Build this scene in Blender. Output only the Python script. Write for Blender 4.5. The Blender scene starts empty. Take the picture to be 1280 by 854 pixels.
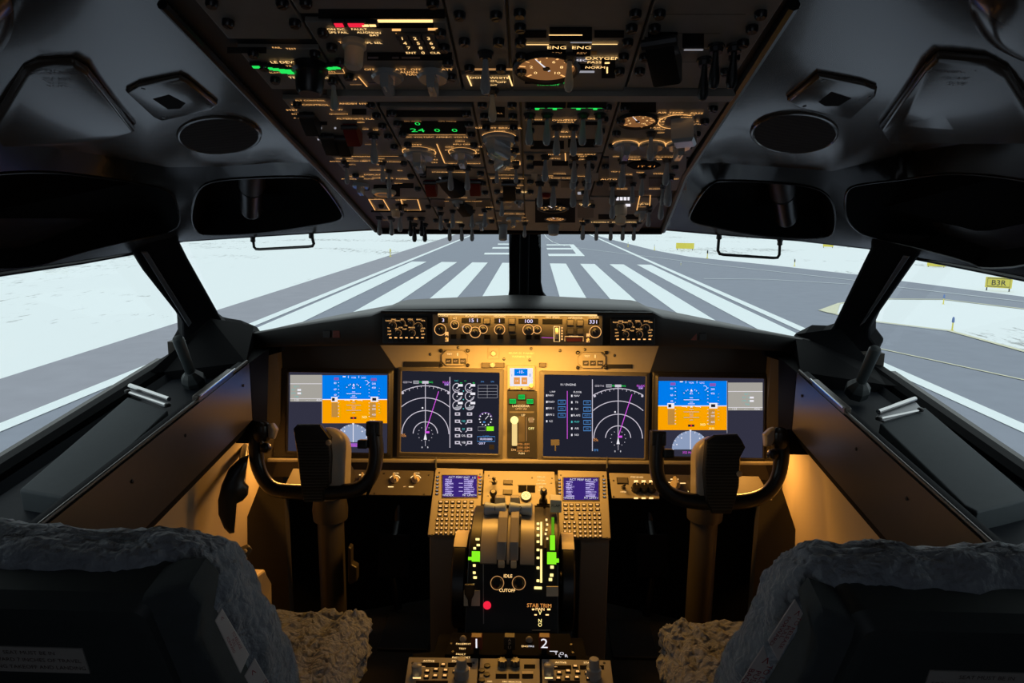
import bpy, math, random
import numpy as np
from mathutils import Matrix, Vector, noise as mnoise
random.seed(7)
SC = bpy.context.scene
COL = SC.collection
V3 = lambda *a: np.array(a, dtype=float)
# ------------------------------------------------------------------ camera model (image taken as 1280 x 854)
F = 900.0; CX, CY = 640, 427
PITCH, YAW, ROLL = math.radians(10.4), math.radians(1.6), math.radians(0.65)
CAM = V3(0.03, 0, 1.45)
FW = V3(-math.sin(YAW)*math.cos(PITCH), math.cos(YAW)*math.cos(PITCH), -math.sin(PITCH))
_r = V3(math.cos(YAW), math.sin(YAW), 0); _u = np.cross(_r, FW)
RT = _r*math.cos(ROLL)+_u*math.sin(ROLL); UP = -_r*math.sin(ROLL)+_u*math.cos(ROLL)
def ray(x, y): return FW+RT*(x-CX)/F-UP*(y-CY)/F
def at_d(x, y, d): return CAM+ray(x, y)*d
def hit(x, y, o, n):
    r = ray(x, y); return CAM+r*(np.dot(V3(*o)-CAM, n)/np.dot(r, n))
def at_Y(x, y, v): return hit(x, y, (0, v, 0), V3(0, 1, 0))
def at_X(x, y, v): return hit(x, y, (v, 0, 0), V3(1, 0, 0))
def at_Z(x, y, v): return hit(x, y, (0, 0, v), V3(0, 0, 1))
def unit(v):
    v = V3(*v); return v/np.linalg.norm(v)
cam = bpy.data.cameras.new('camera'); co = bpy.data.objects.new('camera', cam); COL.objects.link(co)
cam.sensor_width = 36; cam.lens = F/1280*36; cam.clip_start = 0.01; cam.clip_end = 6000
M = Matrix((( RT[0], UP[0], -FW[0], CAM[0]), (RT[1], UP[1], -FW[1], CAM[1]), (RT[2], UP[2], -FW[2], CAM[2]), (0, 0, 0, 1)))
co.matrix_world = M
SC.camera = co
vs = SC.view_settings
SC.display_settings.display_device = 'sRGB'
vs.view_transform = 'Standard'; vs.look = 'None'; vs.exposure = 0; vs.gamma = 1; vs.use_curve_mapping = False
cy = SC.cycles
cy.use_denoising = True
try: cy.denoiser = 'OPENIMAGEDENOISE'
except Exception: pass
cy.max_bounces = 8; cy.diffuse_bounces = 4; cy.glossy_bounces = 4; cy.transparent_max_bounces = 12; cy.sample_clamp_indirect = 4.0
cy.use_adaptive_sampling = False

# ------------------------------------------------------------------ materials
MATS = {}
def pmat(name, col, rough=0.5, metal=0.0, spec=0.5, noise=0.0, nscale=40.0, bump=0.0, bscale=200.0, coat=0.0, sheen=0.0, emit=None, estr=0.0, trans=0.0, alpha=1.0):
    m = bpy.data.materials.new(name); m.use_nodes = True
    nt = m.node_tree; b = nt.nodes['Principled BSDF']
    b.inputs['Base Color'].default_value = (*col, 1); b.inputs['Roughness'].default_value = rough
    b.inputs['Metallic'].default_value = metal; b.inputs['Specular IOR Level'].default_value = spec
    b.inputs['Coat Weight'].default_value = coat; b.inputs['Coat Roughness'].default_value = 0.08
    b.inputs['Sheen Weight'].default_value = sheen; b.inputs['Sheen Roughness'].default_value = 0.4
    b.inputs['Transmission Weight'].default_value = trans
    tc = nt.nodes.new('ShaderNodeTexCoord')
    if noise > 0:
        n = nt.nodes.new('ShaderNodeTexNoise'); n.inputs['Scale'].default_value = nscale; n.inputs['Detail'].default_value = 4
        r = nt.nodes.new('ShaderNodeMapRange'); r.inputs['To Min'].default_value = 1-noise; r.inputs['To Max'].default_value = 1+noise
        x = nt.nodes.new('ShaderNodeVectorMath'); x.operation = 'SCALE'; x.inputs[0].default_value = col
        nt.links.new(tc.outputs['Object'], n.inputs['Vector']); nt.links.new(n.outputs['Fac'], r.inputs['Value'])
        nt.links.new(r.outputs['Result'], x.inputs['Scale']); nt.links.new(x.outputs['Vector'], b.inputs['Base Color'])
    if bump > 0:
        n2 = nt.nodes.new('ShaderNodeTexNoise'); n2.inputs['Scale'].default_value = bscale; n2.inputs['Detail'].default_value = 3
        bp = nt.nodes.new('ShaderNodeBump'); bp.inputs['Strength'].default_value = bump; bp.inputs['Distance'].default_value = 0.002
        nt.links.new(tc.outputs['Object'], n2.inputs['Vector']); nt.links.new(n2.outputs['Fac'], bp.inputs['Height'])
        nt.links.new(bp.outputs['Normal'], b.inputs['Normal'])
    if emit:
        b.inputs['Emission Color'].default_value = (*emit, 1); b.inputs['Emission Strength'].default_value = estr
    MATS[name] = m
    return m
EMIT = set()
def emat(name, col, s=1.0):
    m = bpy.data.materials.new(name); m.use_nodes = True; nt = m.node_tree
    nt.nodes.clear()
    o = nt.nodes.new('ShaderNodeOutputMaterial'); e = nt.nodes.new('ShaderNodeEmission')
    e.inputs['Color'].default_value = (*col, 1); e.inputs['Strength'].default_value = s
    nt.links.new(e.outputs[0], o.inputs[0]); MATS[name] = m; EMIT.add(name)
    return m
pmat('overhead_grey', (0.24, 0.22, 0.195), 0.5, noise=0.12, nscale=60, bump=0.05)
pmat('overhead_dark', (0.03, 0.03, 0.03), 0.5, noise=0.15)
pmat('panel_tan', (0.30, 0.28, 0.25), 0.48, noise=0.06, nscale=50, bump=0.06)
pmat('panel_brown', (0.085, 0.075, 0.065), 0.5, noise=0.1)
pmat('bezel', (0.13, 0.125, 0.12), 0.4, noise=0.06)
pmat('bezel_dark', (0.016, 0.016, 0.018), 0.45, noise=0.06)
pmat('black', (0.010, 0.010, 0.011), 0.45, noise=0.2)
pmat('black_satin', (0.012, 0.012, 0.014), 0.3, noise=0.1, bump=0.03)
pmat('pocket_black', (0.004, 0.004, 0.004), 0.9, spec=0.05, noise=0.2)
pmat('black_matte', (0.006, 0.006, 0.007), 0.85, spec=0.12, noise=0.2, bump=0.1, bscale=500)
pmat('frame_black', (0.0035, 0.004, 0.005), 0.65, spec=0.06, noise=0.1)
pmat('strip_metal', (0.16, 0.165, 0.18), 0.3, metal=0.6, noise=0.05)
pmat('chrome', (0.6, 0.6, 0.6), 0.2, metal=1.0, noise=0.04)
pmat('dark_metal', (0.08, 0.08, 0.085), 0.35, metal=0.7, noise=0.1)
pmat('liner', (0.080, 0.060, 0.046), 0.2, spec=0.45, noise=0.04, nscale=20, bump=0.02, bscale=60, coat=0.2)
pmat('header', (0.013, 0.0105, 0.009), 0.25, spec=0.3, noise=0.1)
pmat('console_blackish', (0.010, 0.013, 0.018), 0.55, spec=0.08, noise=0.12, bump=0.04)
pmat('console_face', (0.085, 0.072, 0.062), 0.32, noise=0.08, bump=0.03)
pmat('pad_blue', (0.055, 0.068, 0.078), 0.75, noise=0.1, bump=0.15, bscale=900)
pmat('aft_grey', (0.30, 0.30, 0.30), 0.7, noise=0.05)
pmat('wall_beige', (0.46, 0.39, 0.30), 0.55, noise=0.05, nscale=15, bump=0.03)
pmat('floor_dark', (0.02, 0.018, 0.016), 0.8, noise=0.3, bump=0.2)
pmat('hub_grey', (0.38, 0.35, 0.31), 0.35, noise=0.05)
pmat('column_grey', (0.05, 0.044, 0.04), 0.38, noise=0.05)
pmat('knob_grey', (0.36, 0.37, 0.38), 0.3, noise=0.06)
pmat('knob_clear', (0.42, 0.44, 0.45), 0.15, noise=0.05, coat=0.6)
pmat('knob_cream', (0.62, 0.52, 0.38), 0.35, noise=0.05)
pmat('lever_blue', (0.36, 0.46, 0.62), 0.4, noise=0.06)
pmat('lever_grey', (0.32, 0.30, 0.28), 0.32, noise=0.06)
pmat('flap_grey', (0.50, 0.52, 0.55), 0.45, noise=0.04)
pmat('cream', (0.75, 0.66, 0.50), 0.5, noise=0.04)
pmat('red_guard', (0.22, 0.008, 0.008), 0.35, noise=0.08)
pmat('amber_cap', (0.45, 0.2, 0.03), 0.4, noise=0.05)
pmat('wool', (0.30, 0.335, 0.39), 0.95, noise=0.35, nscale=60, bump=0.9, bscale=320, sheen=0.5)
pmat('wool_tan', (0.25, 0.28, 0.37), 0.95, noise=0.35, nscale=70, bump=0.9, bscale=320, sheen=0.4)
pmat('seat_fabric', (0.06, 0.072, 0.08), 0.9, noise=0.2, bump=0.3, bscale=700)
pmat('seat_shell', (0.040, 0.050, 0.054), 0.5, noise=0.12, bump=0.05)
pmat('placard', (0.46, 0.44, 0.42), 0.6, noise=0.06)
pmat('tag_white', (0.7, 0.64, 0.62), 0.6, noise=0.05)
pmat('red_ink', (0.35, 0.02, 0.03), 0.6, noise=0.1)
pmat('dark_ink', (0.035, 0.028, 0.028), 0.6, noise=0.1)
pmat('red_brown_ink', (0.075, 0.035, 0.03), 0.6, noise=0.1)
pmat('handle_red', (0.16, 0.03, 0.02), 0.4, noise=0.08)
pmat('white_ink', (0.75, 0.68, 0.6), 0.6, noise=0.05)
pmat('snow', (0.86, 0.90, 0.91), 0.9, noise=0.03, nscale=0.3)
pmat('asphalt', (0.255, 0.275, 0.335), 0.95, noise=0.10, nscale=1.2)
pmat('asphalt_side', (0.315, 0.315, 0.365), 0.95, noise=0.12, nscale=0.9)
pmat('paint_white', (0.84, 0.90, 0.92), 0.9, noise=0.03, nscale=2)
pmat('paint_yellow', (0.72, 0.70, 0.52), 0.9, noise=0.04, nscale=2)
pmat('sign_yellow', (0.80, 0.68, 0.10), 0.7, noise=0.04)
pmat('sign_black', (0.03, 0.03, 0.03), 0.7, noise=0.1)
pmat('marker_blue', (0.12, 0.2, 0.45), 0.6, noise=0.1)
emat('amber', (1.0, 0.50, 0.16), 1.15)
emat('amber_dim', (1.0, 0.50, 0.18), 0.42)
emat('amber_hot', (1.0, 0.62, 0.24), 1.6)
emat('yellow_white', (1.0, 0.80, 0.28), 1.5)
emat('green', (0.02, 0.9, 0.12), 0.9)
emat('green_dim', (0.02, 0.6, 0.10), 0.35)
emat('lime', (0.28, 1.0, 0.02), 0.9)
emat('red', (1.0, 0.02, 0.06), 0.9)
emat('white', (0.95, 0.92, 1.0), 0.9)
emat('white_dim', (0.8, 0.8, 0.9), 0.4)
emat('grey_lcd', (0.44, 0.42, 0.38), 0.85)
emat('sky_blue', (0.0, 0.20, 0.83), 1.0)
emat('earth', (1.0, 0.38, 0.0), 0.95)
emat('earth_dim', (0.65, 0.32, 0.06), 0.8)
emat('compass_blue', (0.26, 0.33, 0.50), 1.0)
emat('screen_black', (0.014, 0.015, 0.026), 1.0)
emat('screen_slate', (0.030, 0.030, 0.052), 1.0)
emat('magenta', (0.75, 0.10, 0.85), 0.9)
emat('violet', (0.30, 0.12, 0.55), 0.8)
emat('line_white', (0.80, 0.74, 0.86), 0.75)
emat('cyan', (0.10, 0.75, 0.75), 0.7)
emat('blue_txt', (0.12, 0.40, 0.95), 0.6)
emat('cdu_blue', (0.07, 0.03, 0.30), 0.6)
emat('cdu_txt', (0.62, 0.52, 1.0), 0.9)
emat('orange_txt', (0.9, 0.35, 0.08), 0.9)
emat('lcd_digit', (0.75, 0.70, 1.0), 1.3)
emat('lamp_strip', (1.0, 0.62, 0.25), 1.2)
g = bpy.data.materials.new('window_glass'); g.use_nodes = True; nt = g.node_tree; nt.nodes.clear()
o_ = nt.nodes.new('ShaderNodeOutputMaterial'); mx = nt.nodes.new('ShaderNodeMixShader'); tr = nt.nodes.new('ShaderNodeBsdfTransparent'); gl = nt.nodes.new('ShaderNodeBsdfGlossy')
lw = nt.nodes.new('ShaderNodeLayerWeight'); lw.inputs['Blend'].default_value = 0.5; pw_ = nt.nodes.new('ShaderNodeMath'); pw_.operation = 'POWER'; pw_.inputs[1].default_value = 5; fr_ = nt.nodes.new('ShaderNodeMath'); fr_.operation = 'MULTIPLY_ADD'; fr_.inputs[1].default_value = 0.3; fr_.inputs[2].default_value = 0.02; nt.links.new(lw.outputs['Facing'], pw_.inputs[0]); nt.links.new(pw_.outputs[0], fr_.inputs[0])
gl.inputs['Roughness'].default_value = 0.0; gl.inputs['Color'].default_value = (0.9, 0.95, 1, 1); tr.inputs['Color'].default_value = (0.985, 0.995, 0.99, 1)
nt.links.new(fr_.outputs[0], mx.inputs[0]); nt.links.new(tr.outputs[0], mx.inputs[1]); nt.links.new(gl.outputs[0], mx.inputs[2]); nt.links.new(mx.outputs[0], o_.inputs[0])
MATS['window_glass'] = g
# speckled snow: dirt and grass tips poking through
nt = MATS['snow'].node_tree; b = nt.nodes['Principled BSDF']
tc = nt.nodes.new('ShaderNodeTexCoord'); mp = nt.nodes.new('ShaderNodeMapping'); mp.inputs['Scale'].default_value = (0.9, 0.22, 1)
n1 = nt.nodes.new('ShaderNodeTexNoise'); n1.inputs['Scale'].default_value = 2.2; n1.inputs['Detail'].default_value = 6; n1.inputs['Roughness'].default_value = 0.7
n2 = nt.nodes.new('ShaderNodeTexNoise'); n2.inputs['Scale'].default_value = 0.06; n2.inputs['Detail'].default_value = 3
ad = nt.nodes.new('ShaderNodeMath'); ad.operation = 'MULTIPLY'
rp = nt.nodes.new('ShaderNodeValToRGB'); rp.color_ramp.elements[0].position = 0.318; rp.color_ramp.elements[0].color = (0.86, 0.90, 0.915, 1)
rp.color_ramp.elements[1].position = 0.362; rp.color_ramp.elements[1].color = (0.36, 0.37, 0.37, 1)
nt.links.new(tc.outputs['Object'], mp.inputs['Vector']); nt.links.new(mp.outputs[0], n1.inputs['Vector']); nt.links.new(tc.outputs['Object'], n2.inputs['Vector'])
nt.links.new(n1.outputs['Fac'], ad.inputs[0]); nt.links.new(n2.outputs['Fac'], ad.inputs[1]); nt.links.new(ad.outputs[0], rp.inputs['Fac']); nt.links.new(rp.outputs[0], b.inputs['Base Color'])
# curly wool: rounded clumps over fine fibre noise
for nm, sc_, st in (('wool', 95, 0.5), ('wool_tan', 62, 0.9)):
    nt = MATS[nm].node_tree; b = nt.nodes['Principled BSDF']; tc = nt.nodes.new('ShaderNodeTexCoord'); nz = nt.nodes.new('ShaderNodeTexNoise'); nz.inputs['Scale'].default_value = 30; mxv = nt.nodes.new('ShaderNodeMix'); mxv.data_type = 'VECTOR'; mxv.inputs['Factor'].default_value = 0.03
    vo = nt.nodes.new('ShaderNodeTexVoronoi'); vo.feature = 'SMOOTH_F1'; vo.inputs['Scale'].default_value = sc_; vo.inputs['Smoothness'].default_value = 0.4
    bp = nt.nodes.new('ShaderNodeBump'); bp.inputs['Strength'].default_value = st; bp.inputs['Distance'].default_value = 0.012; bp.invert = True
    nt.links.new(tc.outputs['Object'], nz.inputs['Vector']); nt.links.new(tc.outputs['Object'], mxv.inputs['A']); nt.links.new(nz.outputs['Color'], mxv.inputs['B']); nt.links.new(mxv.outputs['Result'], vo.inputs['Vector']); nt.links.new(vo.outputs['Distance'], bp.inputs['Height'])
    old = b.inputs['Normal'].links[0].from_node; nt.links.new(bp.outputs['Normal'], old.inputs['Normal'])
# perforated speaker cloth
m = pmat('speaker_mesh', (0.012, 0.011, 0.010), 0.8, spec=0.1)
nt = m.node_tree; b = nt.nodes['Principled BSDF']; tc = nt.nodes.new('ShaderNodeTexCoord'); vo = nt.nodes.new('ShaderNodeTexVoronoi'); vo.inputs['Scale'].default_value = 420
vo.inputs['Randomness'].default_value = 0.0
rp = nt.nodes.new('ShaderNodeValToRGB'); rp.color_ramp.elements[0].color = (0.002, 0.002, 0.002, 1); rp.color_ramp.elements[1].color = (0.03, 0.025, 0.022, 1); rp.color_ramp.elements[0].position = 0.25; rp.color_ramp.elements[1].position = 0.4
nt.links.new(tc.outputs['Object'], vo.inputs['Vector']); nt.links.new(vo.outputs['Distance'], rp.inputs['Fac']); nt.links.new(rp.outputs[0], b.inputs['Base Color'])

# ------------------------------------------------------------------ frames and mesh building
class Frame:
    """A plane in the cockpit: origin o, axes u (right), v (up), n (out of the face)."""
    def __init__(s, o, u, v):
        s.o = V3(*o); s.u = unit(u); s.n = unit(np.cross(s.u, v)); s.v = np.cross(s.n, s.u)
    def loc(s, x, y):
        p = hit(x, y, s.o, s.n)-s.o; return float(p@s.u), float(p@s.v)
    def P(s, a, b, h=0.0): return s.o+s.u*a+s.v*b+s.n*h
    def X(s, x, y, h=0.0): return s.P(*s.loc(x, y), h)
    def mat(s, a=0, b=0, h=0, rot=0, sc=1.0):
        p = s.P(a, b, h); c, q = math.cos(rot), math.sin(rot)
        u = (s.u*c+s.v*q)*sc; v = (-s.u*q+s.v*c)*sc; n = s.n*sc
        return Matrix(((u[0], v[0], n[0], p[0]), (u[1], v[1], n[1], p[1]), (u[2], v[2], n[2], p[2]), (0, 0, 0, 1)))
    def off(s, h):
        f = Frame(s.o+s.n*h, s.u, s.v); return f
ID = Frame((0, 0, 0), (1, 0, 0), (0, 1, 0))
TXT = {}
def text_mesh(t):
    if t not in TXT:
        cu = bpy.data.curves.new('t', 'FONT'); cu.body = t; cu.size = 1; cu.align_x = 'CENTER'; cu.align_y = 'CENTER'; cu.resolution_u = 2
        ob = bpy.data.objects.new('t', cu); COL.objects.link(ob)
        me = bpy.data.meshes.new_from_object(ob.evaluated_get(bpy.context.evaluated_depsgraph_get()))
        TXT[t] = ([tuple(v.co) for v in me.vertices], [tuple(p.vertices) for p in me.polygons])
        bpy.data.objects.remove(ob); bpy.data.curves.remove(cu); bpy.data.meshes.remove(me)
    return TXT[t]
class MB:
    def __init__(s): s.v = []; s.f = []; s.m = []; s.mats = []; s.cur = 0
    def mat(s, name):
        if name not in s.mats: s.mats.append(name)
        s.cur = s.mats.index(name); return s
    def add(s, vs, fs):
        k = len(s.v); s.v += [tuple(float(c) for c in p) for p in vs]; s.f += [tuple(i+k for i in f) for f in fs]; s.m += [s.cur]*len(fs); return s
    def poly(s, pts): return s.add(pts, [tuple(range(len(pts)))])
    def prism(s, pts, vec, bev=0.0):
        n = len(pts); vec = V3(*vec)
        if bev > 0:   # chamfer on the far (vec) side
            c = sum(V3(*p) for p in pts)/n; L = np.linalg.norm(vec); rings = [pts, [V3(*p)+vec*(1-bev/L) for p in pts], [V3(*p)+vec+(c-V3(*p))*min(0.4, bev/max(1e-6, np.linalg.norm(c-V3(*p)))) for p in pts]]
        else: rings = [pts, [V3(*p)+vec for p in pts]]
        return s.loft(rings, True, True)
    def loft(s, rings, c0=True, c1=True, closed=True):
        n = len(rings[0]); vs = [p for r in rings for p in r]; fs = []
        for k in range(len(rings)-1):
            for i in range(n if closed else n-1):
                j = (i+1) % n; fs.append((k*n+i, k*n+j, (k+1)*n+j, (k+1)*n+i))
        if c0: fs.append(tuple(range(n-1, -1, -1)))
        if c1: fs.append(tuple(range((len(rings)-1)*n, len(rings)*n)))
        return s.add(vs, fs)
    def grid(s, rows): return s.loft(rows, False, False, False)
    def boxf(s, fr, a0, a1, b0, b1, h0, h1, bev=0.0):
        return s.prism([fr.P(a0, b0, h0), fr.P(a1, b0, h0), fr.P(a1, b1, h0), fr.P(a0, b1, h0)], fr.n*(h1-h0), bev)
    def box(s, x0, x1, y0, y1, z0, z1, bev=0.0): return s.boxf(ID, x0, x1, y0, y1, z0, z1, bev)
    def lathe(s, p, ax, prof, seg=16, c0=True, c1=True):
        p = V3(*p); ax = unit(ax); t = V3(1, 0, 0) if abs(ax[0]) < 0.9 else V3(0, 1, 0); e = unit(np.cross(ax, t)); f = np.cross(ax, e)
        rings = [[p+ax*h+(e*math.cos(2*math.pi*i/seg)+f*math.sin(2*math.pi*i/seg))*r for i in range(seg)] for r, h in prof]
        return s.loft(rings, c0, c1)
    def cyl(s, p0, p1, r0, r1=None, seg=14):
        p0, p1 = V3(*p0), V3(*p1); L = np.linalg.norm(p1-p0); return s.lathe(p0, p1-p0, [(r0, 0), (r1 or r0, L)], seg)
    def tube(s, path, r, seg=10, closed=False, flat=1.0, up=None):
        P = [V3(*p) for p in path]; n = len(P); rs = r if isinstance(r, (list, tuple)) else [r]*n; rings = []; prev = None
        for i in range(n):
            a = P[(i-1) % n] if closed or i > 0 else P[0]; b = P[(i+1) % n] if closed or i < n-1 else P[-1]
            t = unit(b-a)
            if prev is None:
                q = V3(*up) if up is not None else (V3(0, 0, 1) if abs(t[2]) < 0.9 else V3(0, 1, 0)); prev = q
            e = unit(prev-t*np.dot(prev, t)); f = np.cross(t, e); prev = e
            rings.append([P[i]+(e*math.cos(2*math.pi*k/seg)*flat+f*math.sin(2*math.pi*k/seg))*rs[i] for k in range(seg)])
        if closed: rings.append(rings[0])
        return s.loft(rings, not closed, not closed)
    def seg(s, fr, p, q, w, h=0.0):
        p, q = V3(*p), V3(*q); d = q-p; L = np.linalg.norm(d); d = d/max(L, 1e-9); e = V3(-d[1], d[0])*w/2
        return s.poly([fr.P(*(p-e), h), fr.P(*(q-e), h), fr.P(*(q+e), h), fr.P(*(p+e), h)])
    def pline(s, fr, pts, w, h=0.0, closed=False):
        pts = [V3(*p) for p in pts]; n = len(pts); L = []; R = []
        for i in range(n):
            a = pts[(i-1) % n] if closed or i > 0 else pts[i]; b = pts[(i+1) % n] if closed or i < n-1 else pts[i]
            d = unit(b-a); e = V3(-d[1], d[0])*w/2; L.append(fr.P(*(pts[i]+e), h)); R.append(fr.P(*(pts[i]-e), h))
        if closed: L.append(L[0]); R.append(R[0])
        return s.grid([R, L])
    def text(s, fr, a, b, t, size, h=0.0, rot=0.0, sx=1.0):
        vs, fs = text_mesh(t); c, q = math.cos(rot), math.sin(rot)
        out = [fr.P(a+(x*sx*c-y*q)*size, b+(x*sx*q+y*c)*size, h) for x, y, z in vs]
        return s.add(out, fs)
    def mesh(s, name, mat=None, center=None):
        me = bpy.data.meshes.new(name); c = V3(0, 0, 0) if center is None else center
        me.from_pydata([tuple(V3(*p)-c) for p in s.v], [], s.f)
        names = s.mats or [mat]
        for n in names: me.materials.append(MATS[n])
        if s.mats: me.polygons.foreach_set('material_index', s.m)
        me.update(); return me
    def build(s, name, mat=None, parent=None, smooth=True, ang=35, bevel=0.0, bseg=2, sub=0, recalc=True):
        vv = np.array(s.v); c = (vv.min(0)+vv.max(0))/2
        me = s.mesh(name, mat, c)
        if recalc:
            import bmesh
            bm = bmesh.new(); bm.from_mesh(me); bmesh.ops.remove_doubles(bm, verts=bm.verts, dist=1e-6); bmesh.ops.recalc_face_normals(bm, faces=bm.faces); bm.to_mesh(me); bm.free()
        if smooth:
            me.polygons.foreach_set('use_smooth', [True]*len(me.polygons)); me.set_sharp_from_angle(angle=math.radians(ang))
        o = bpy.data.objects.new(name, me); COL.objects.link(o); o.location = c; attach(o, parent)
        if bevel > 0:
            md = o.modifiers.new('bevel', 'BEVEL'); md.width = bevel; md.segments = bseg; md.limit_method = 'ANGLE'; md.angle_limit = math.radians(40)
        if sub: md = o.modifiers.new('sub', 'SUBSURF'); md.levels = sub; md.render_levels = sub
        return o
WORLD = {}
def attach(o, parent):
    if parent is None: return
    o.parent = parent; inv = Matrix.Identity(4); p = parent
    w = WORLD.get(parent.name)
    if w is None: w = wmat(parent)
    o.matrix_parent_inverse = w.inverted()
def wmat(o):
    m = o.matrix_basis.copy()
    if o.parent is not None: m = wmat(o.parent) @ o.matrix_parent_inverse @ m
    return m
def tag(o, label=None, cat=None, group=None, kind=None):
    if label: o['label'] = label
    if cat: o['category'] = cat
    if group: o['group'] = group
    if kind: o['kind'] = kind
    return o
def thing(name, label, cat, loc=(0, 0, 0), group=None):
    o = bpy.data.objects.new(name, None); COL.objects.link(o); o.location = tuple(float(c) for c in loc); o.empty_display_size = 0.05
    return tag(o, label, cat, group)
def struct(name, mb, mat=None, **k):
    o = mb.build(name, mat, None, **k); o['kind'] = 'structure'; return o
SHARED = {}
def inst(name, key, builder, parent, fr, a, b, rot=0, h=0, sc=1.0):
    """A repeated part: mesh built once in local axes (x right, y up, z out), placed on frame fr."""
    if key not in SHARED:
        mb = builder(); me = mb.mesh(key); me.polygons.foreach_set('use_smooth', [True]*len(me.polygons)); me.set_sharp_from_angle(angle=math.radians(35)); SHARED[key] = me
    o = bpy.data.objects.new(name, SHARED[key]); COL.objects.link(o); o.matrix_basis = fr.mat(a, b, h, rot, sc); attach(o, parent)
    return o
def arc(cx, cy, r, a0, a1, n=24, ry=None):
    return [(cx+r*math.cos(math.radians(a0+(a1-a0)*i/n)), cy+(ry or r)*math.sin(math.radians(a0+(a1-a0)*i/n))) for i in range(n+1)]
def rrect(x0, x1, y0, y1, r, n=4):
    p = []
    for cx, cy, a in ((x1-r, y1-r, 0), (x0+r, y1-r, 90), (x0+r, y0+r, 180), (x1-r, y0+r, 270)): p += arc(cx, cy, r, a, a+90, n)
    return p
# ------------------------------------------------------------------ light of the place: overcast sky over snow
w = bpy.data.worlds.new('overcast_sky'); SC.world = w; w.use_nodes = True
w.node_tree.nodes['Background'].inputs['Color'].default_value = (0.86, 0.98, 1.0, 1); w.node_tree.nodes['Background'].inputs['Strength'].default_value = 0.98
GZ = -4.05
H = CAM[2]-GZ
def gp(x, y, dz=0.0): return at_Z(x, y, GZ+dz)
def gX(k): return k*H*.983+CAM[0]
mb = MB(); mb.poly([(-900, -200, GZ), (900, -200, GZ), (900, 3000, GZ), (-900, 3000, GZ)]); struct('snow_ground', mb, 'snow', recalc=False)
mb = MB(); mb.mat('asphalt')
z1 = GZ+0.02
mb.poly([(gX(-2.43), -20, z1), (gX(2.4), -20, z1), (gX(2.4), 1500, z1), (gX(-2.43), 1500, z1)])
mb.mat('asphalt_side')
mb.poly([(gX(-3.12), -20, z1), (gX(-2.43), -20, z1), (gX(-2.43), 1500, z1), (gX(-3.12), 1500, z1)])
struct('runway_pavement', mb, None, recalc=False)
mb = MB(); mb.mat('asphalt')
pts = [(725, 289), (770, 301), (818, 313), (862, 321), (960, 331), (1068, 343), (1125, 351), (1280, 371)]
P_ = [gp(x, y, .015) for x, y in pts]
P_ += [V3(90, 14, GZ+.015), V3(90, -20, GZ+.015), V3(gX(2.2), -20, GZ+.015)]
mb.poly(P_); struct('taxiway_pavement', mb, None, recalc=False)
mb = MB(); isl = [(1026, 389), (1050, 380), (1085, 376), (1115, 374.5), (1179, 375), (1280, 387), (1330, 395), (1400, 408), (1400, 470), (1330, 453), (1279, 440), (1185, 414), (1095, 403), (1060, 397)]
mb.poly([gp(x, y, .035) for x, y in isl]); struct('snow_island', mb, 'snow', recalc=False)
mb = MB()
FG = Frame((0, 0, GZ+.04), (1, 0, 0), (0, 1, 0))
def gl(pts): return [tuple((gp(x, y)-FG.o)[:2]) for x, y in pts]
mb.mat('paint_yellow')
mb.pline(FG, gl(isl), 0.28, 0.005, True)
mb.poly([FG.P(*p, 0.02) for p in gl([(1024, 389), (1050, 380.5), (1046, 394), (1034, 392)])])
mb.pline(FG, gl([(1100, 437), (1160, 450), (1279, 476), (1400, 503)]), 0.13)
struct('taxiway_edge_markings', mb, None, recalc=False)
mb = MB().mat('paint_white')
def kstripe(k0, k1, y0, y1, h=0.0): mb.poly([FG.P(gX(k0), y0, h), FG.P(gX(k1), y0, h), FG.P(gX(k1), y1, h), FG.P(gX(k0), y1, h)])
kstripe(-2.48, -2.385, -10, 900); kstripe(2.33, 2.43, -10, 900)
yf = gp(667, 329.5)[1]; yn = 31
for a, b in ((-2.33, -2.05), (-1.76, -1.46), (-1.17, -.87), (-.59, -.29), (.32, .63), (.90, 1.18), (1.46, 1.73), (1.98, 2.25)): kstripe(a, b, yn, yf)
# the runway number, two threes lying along the centre line
def bar(x0, x1, y0, y1, sl=0.0): mb.poly([gp(x0, y1, .045), gp(x1, y1, .045), gp(x1-sl, y0, .045), gp(x0-sl*.3, y0, .045)])
bar(686, 731, 317.3, 320.3, 4); bar(684, 724, 310, 312, 3); bar(683.5, 717, 305.5, 307, 2); mb.poly([gp(722, 320, .046), gp(731, 320, .046), gp(717, 305.5, .046), gp(711, 305.5, .046)])
bar(605, 652, 316, 318.3, -3); bar(615, 654, 309, 311, -3); bar(622, 655, 304.5, 306, -2)
for pts, wd in (([(679, 291), (683, 297), (691, 303), (706, 308), (743, 313), (800, 320), (880, 330), (960, 339), (1067, 351), (1125, 360), (1280, 378)], .16), ([(880, 349), (960, 350), (1063, 356)], .16)):
    mb.pline(FG, gl(pts), wd, 0.01)
struct('runway_markings', mb, None, recalc=False)
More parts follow.
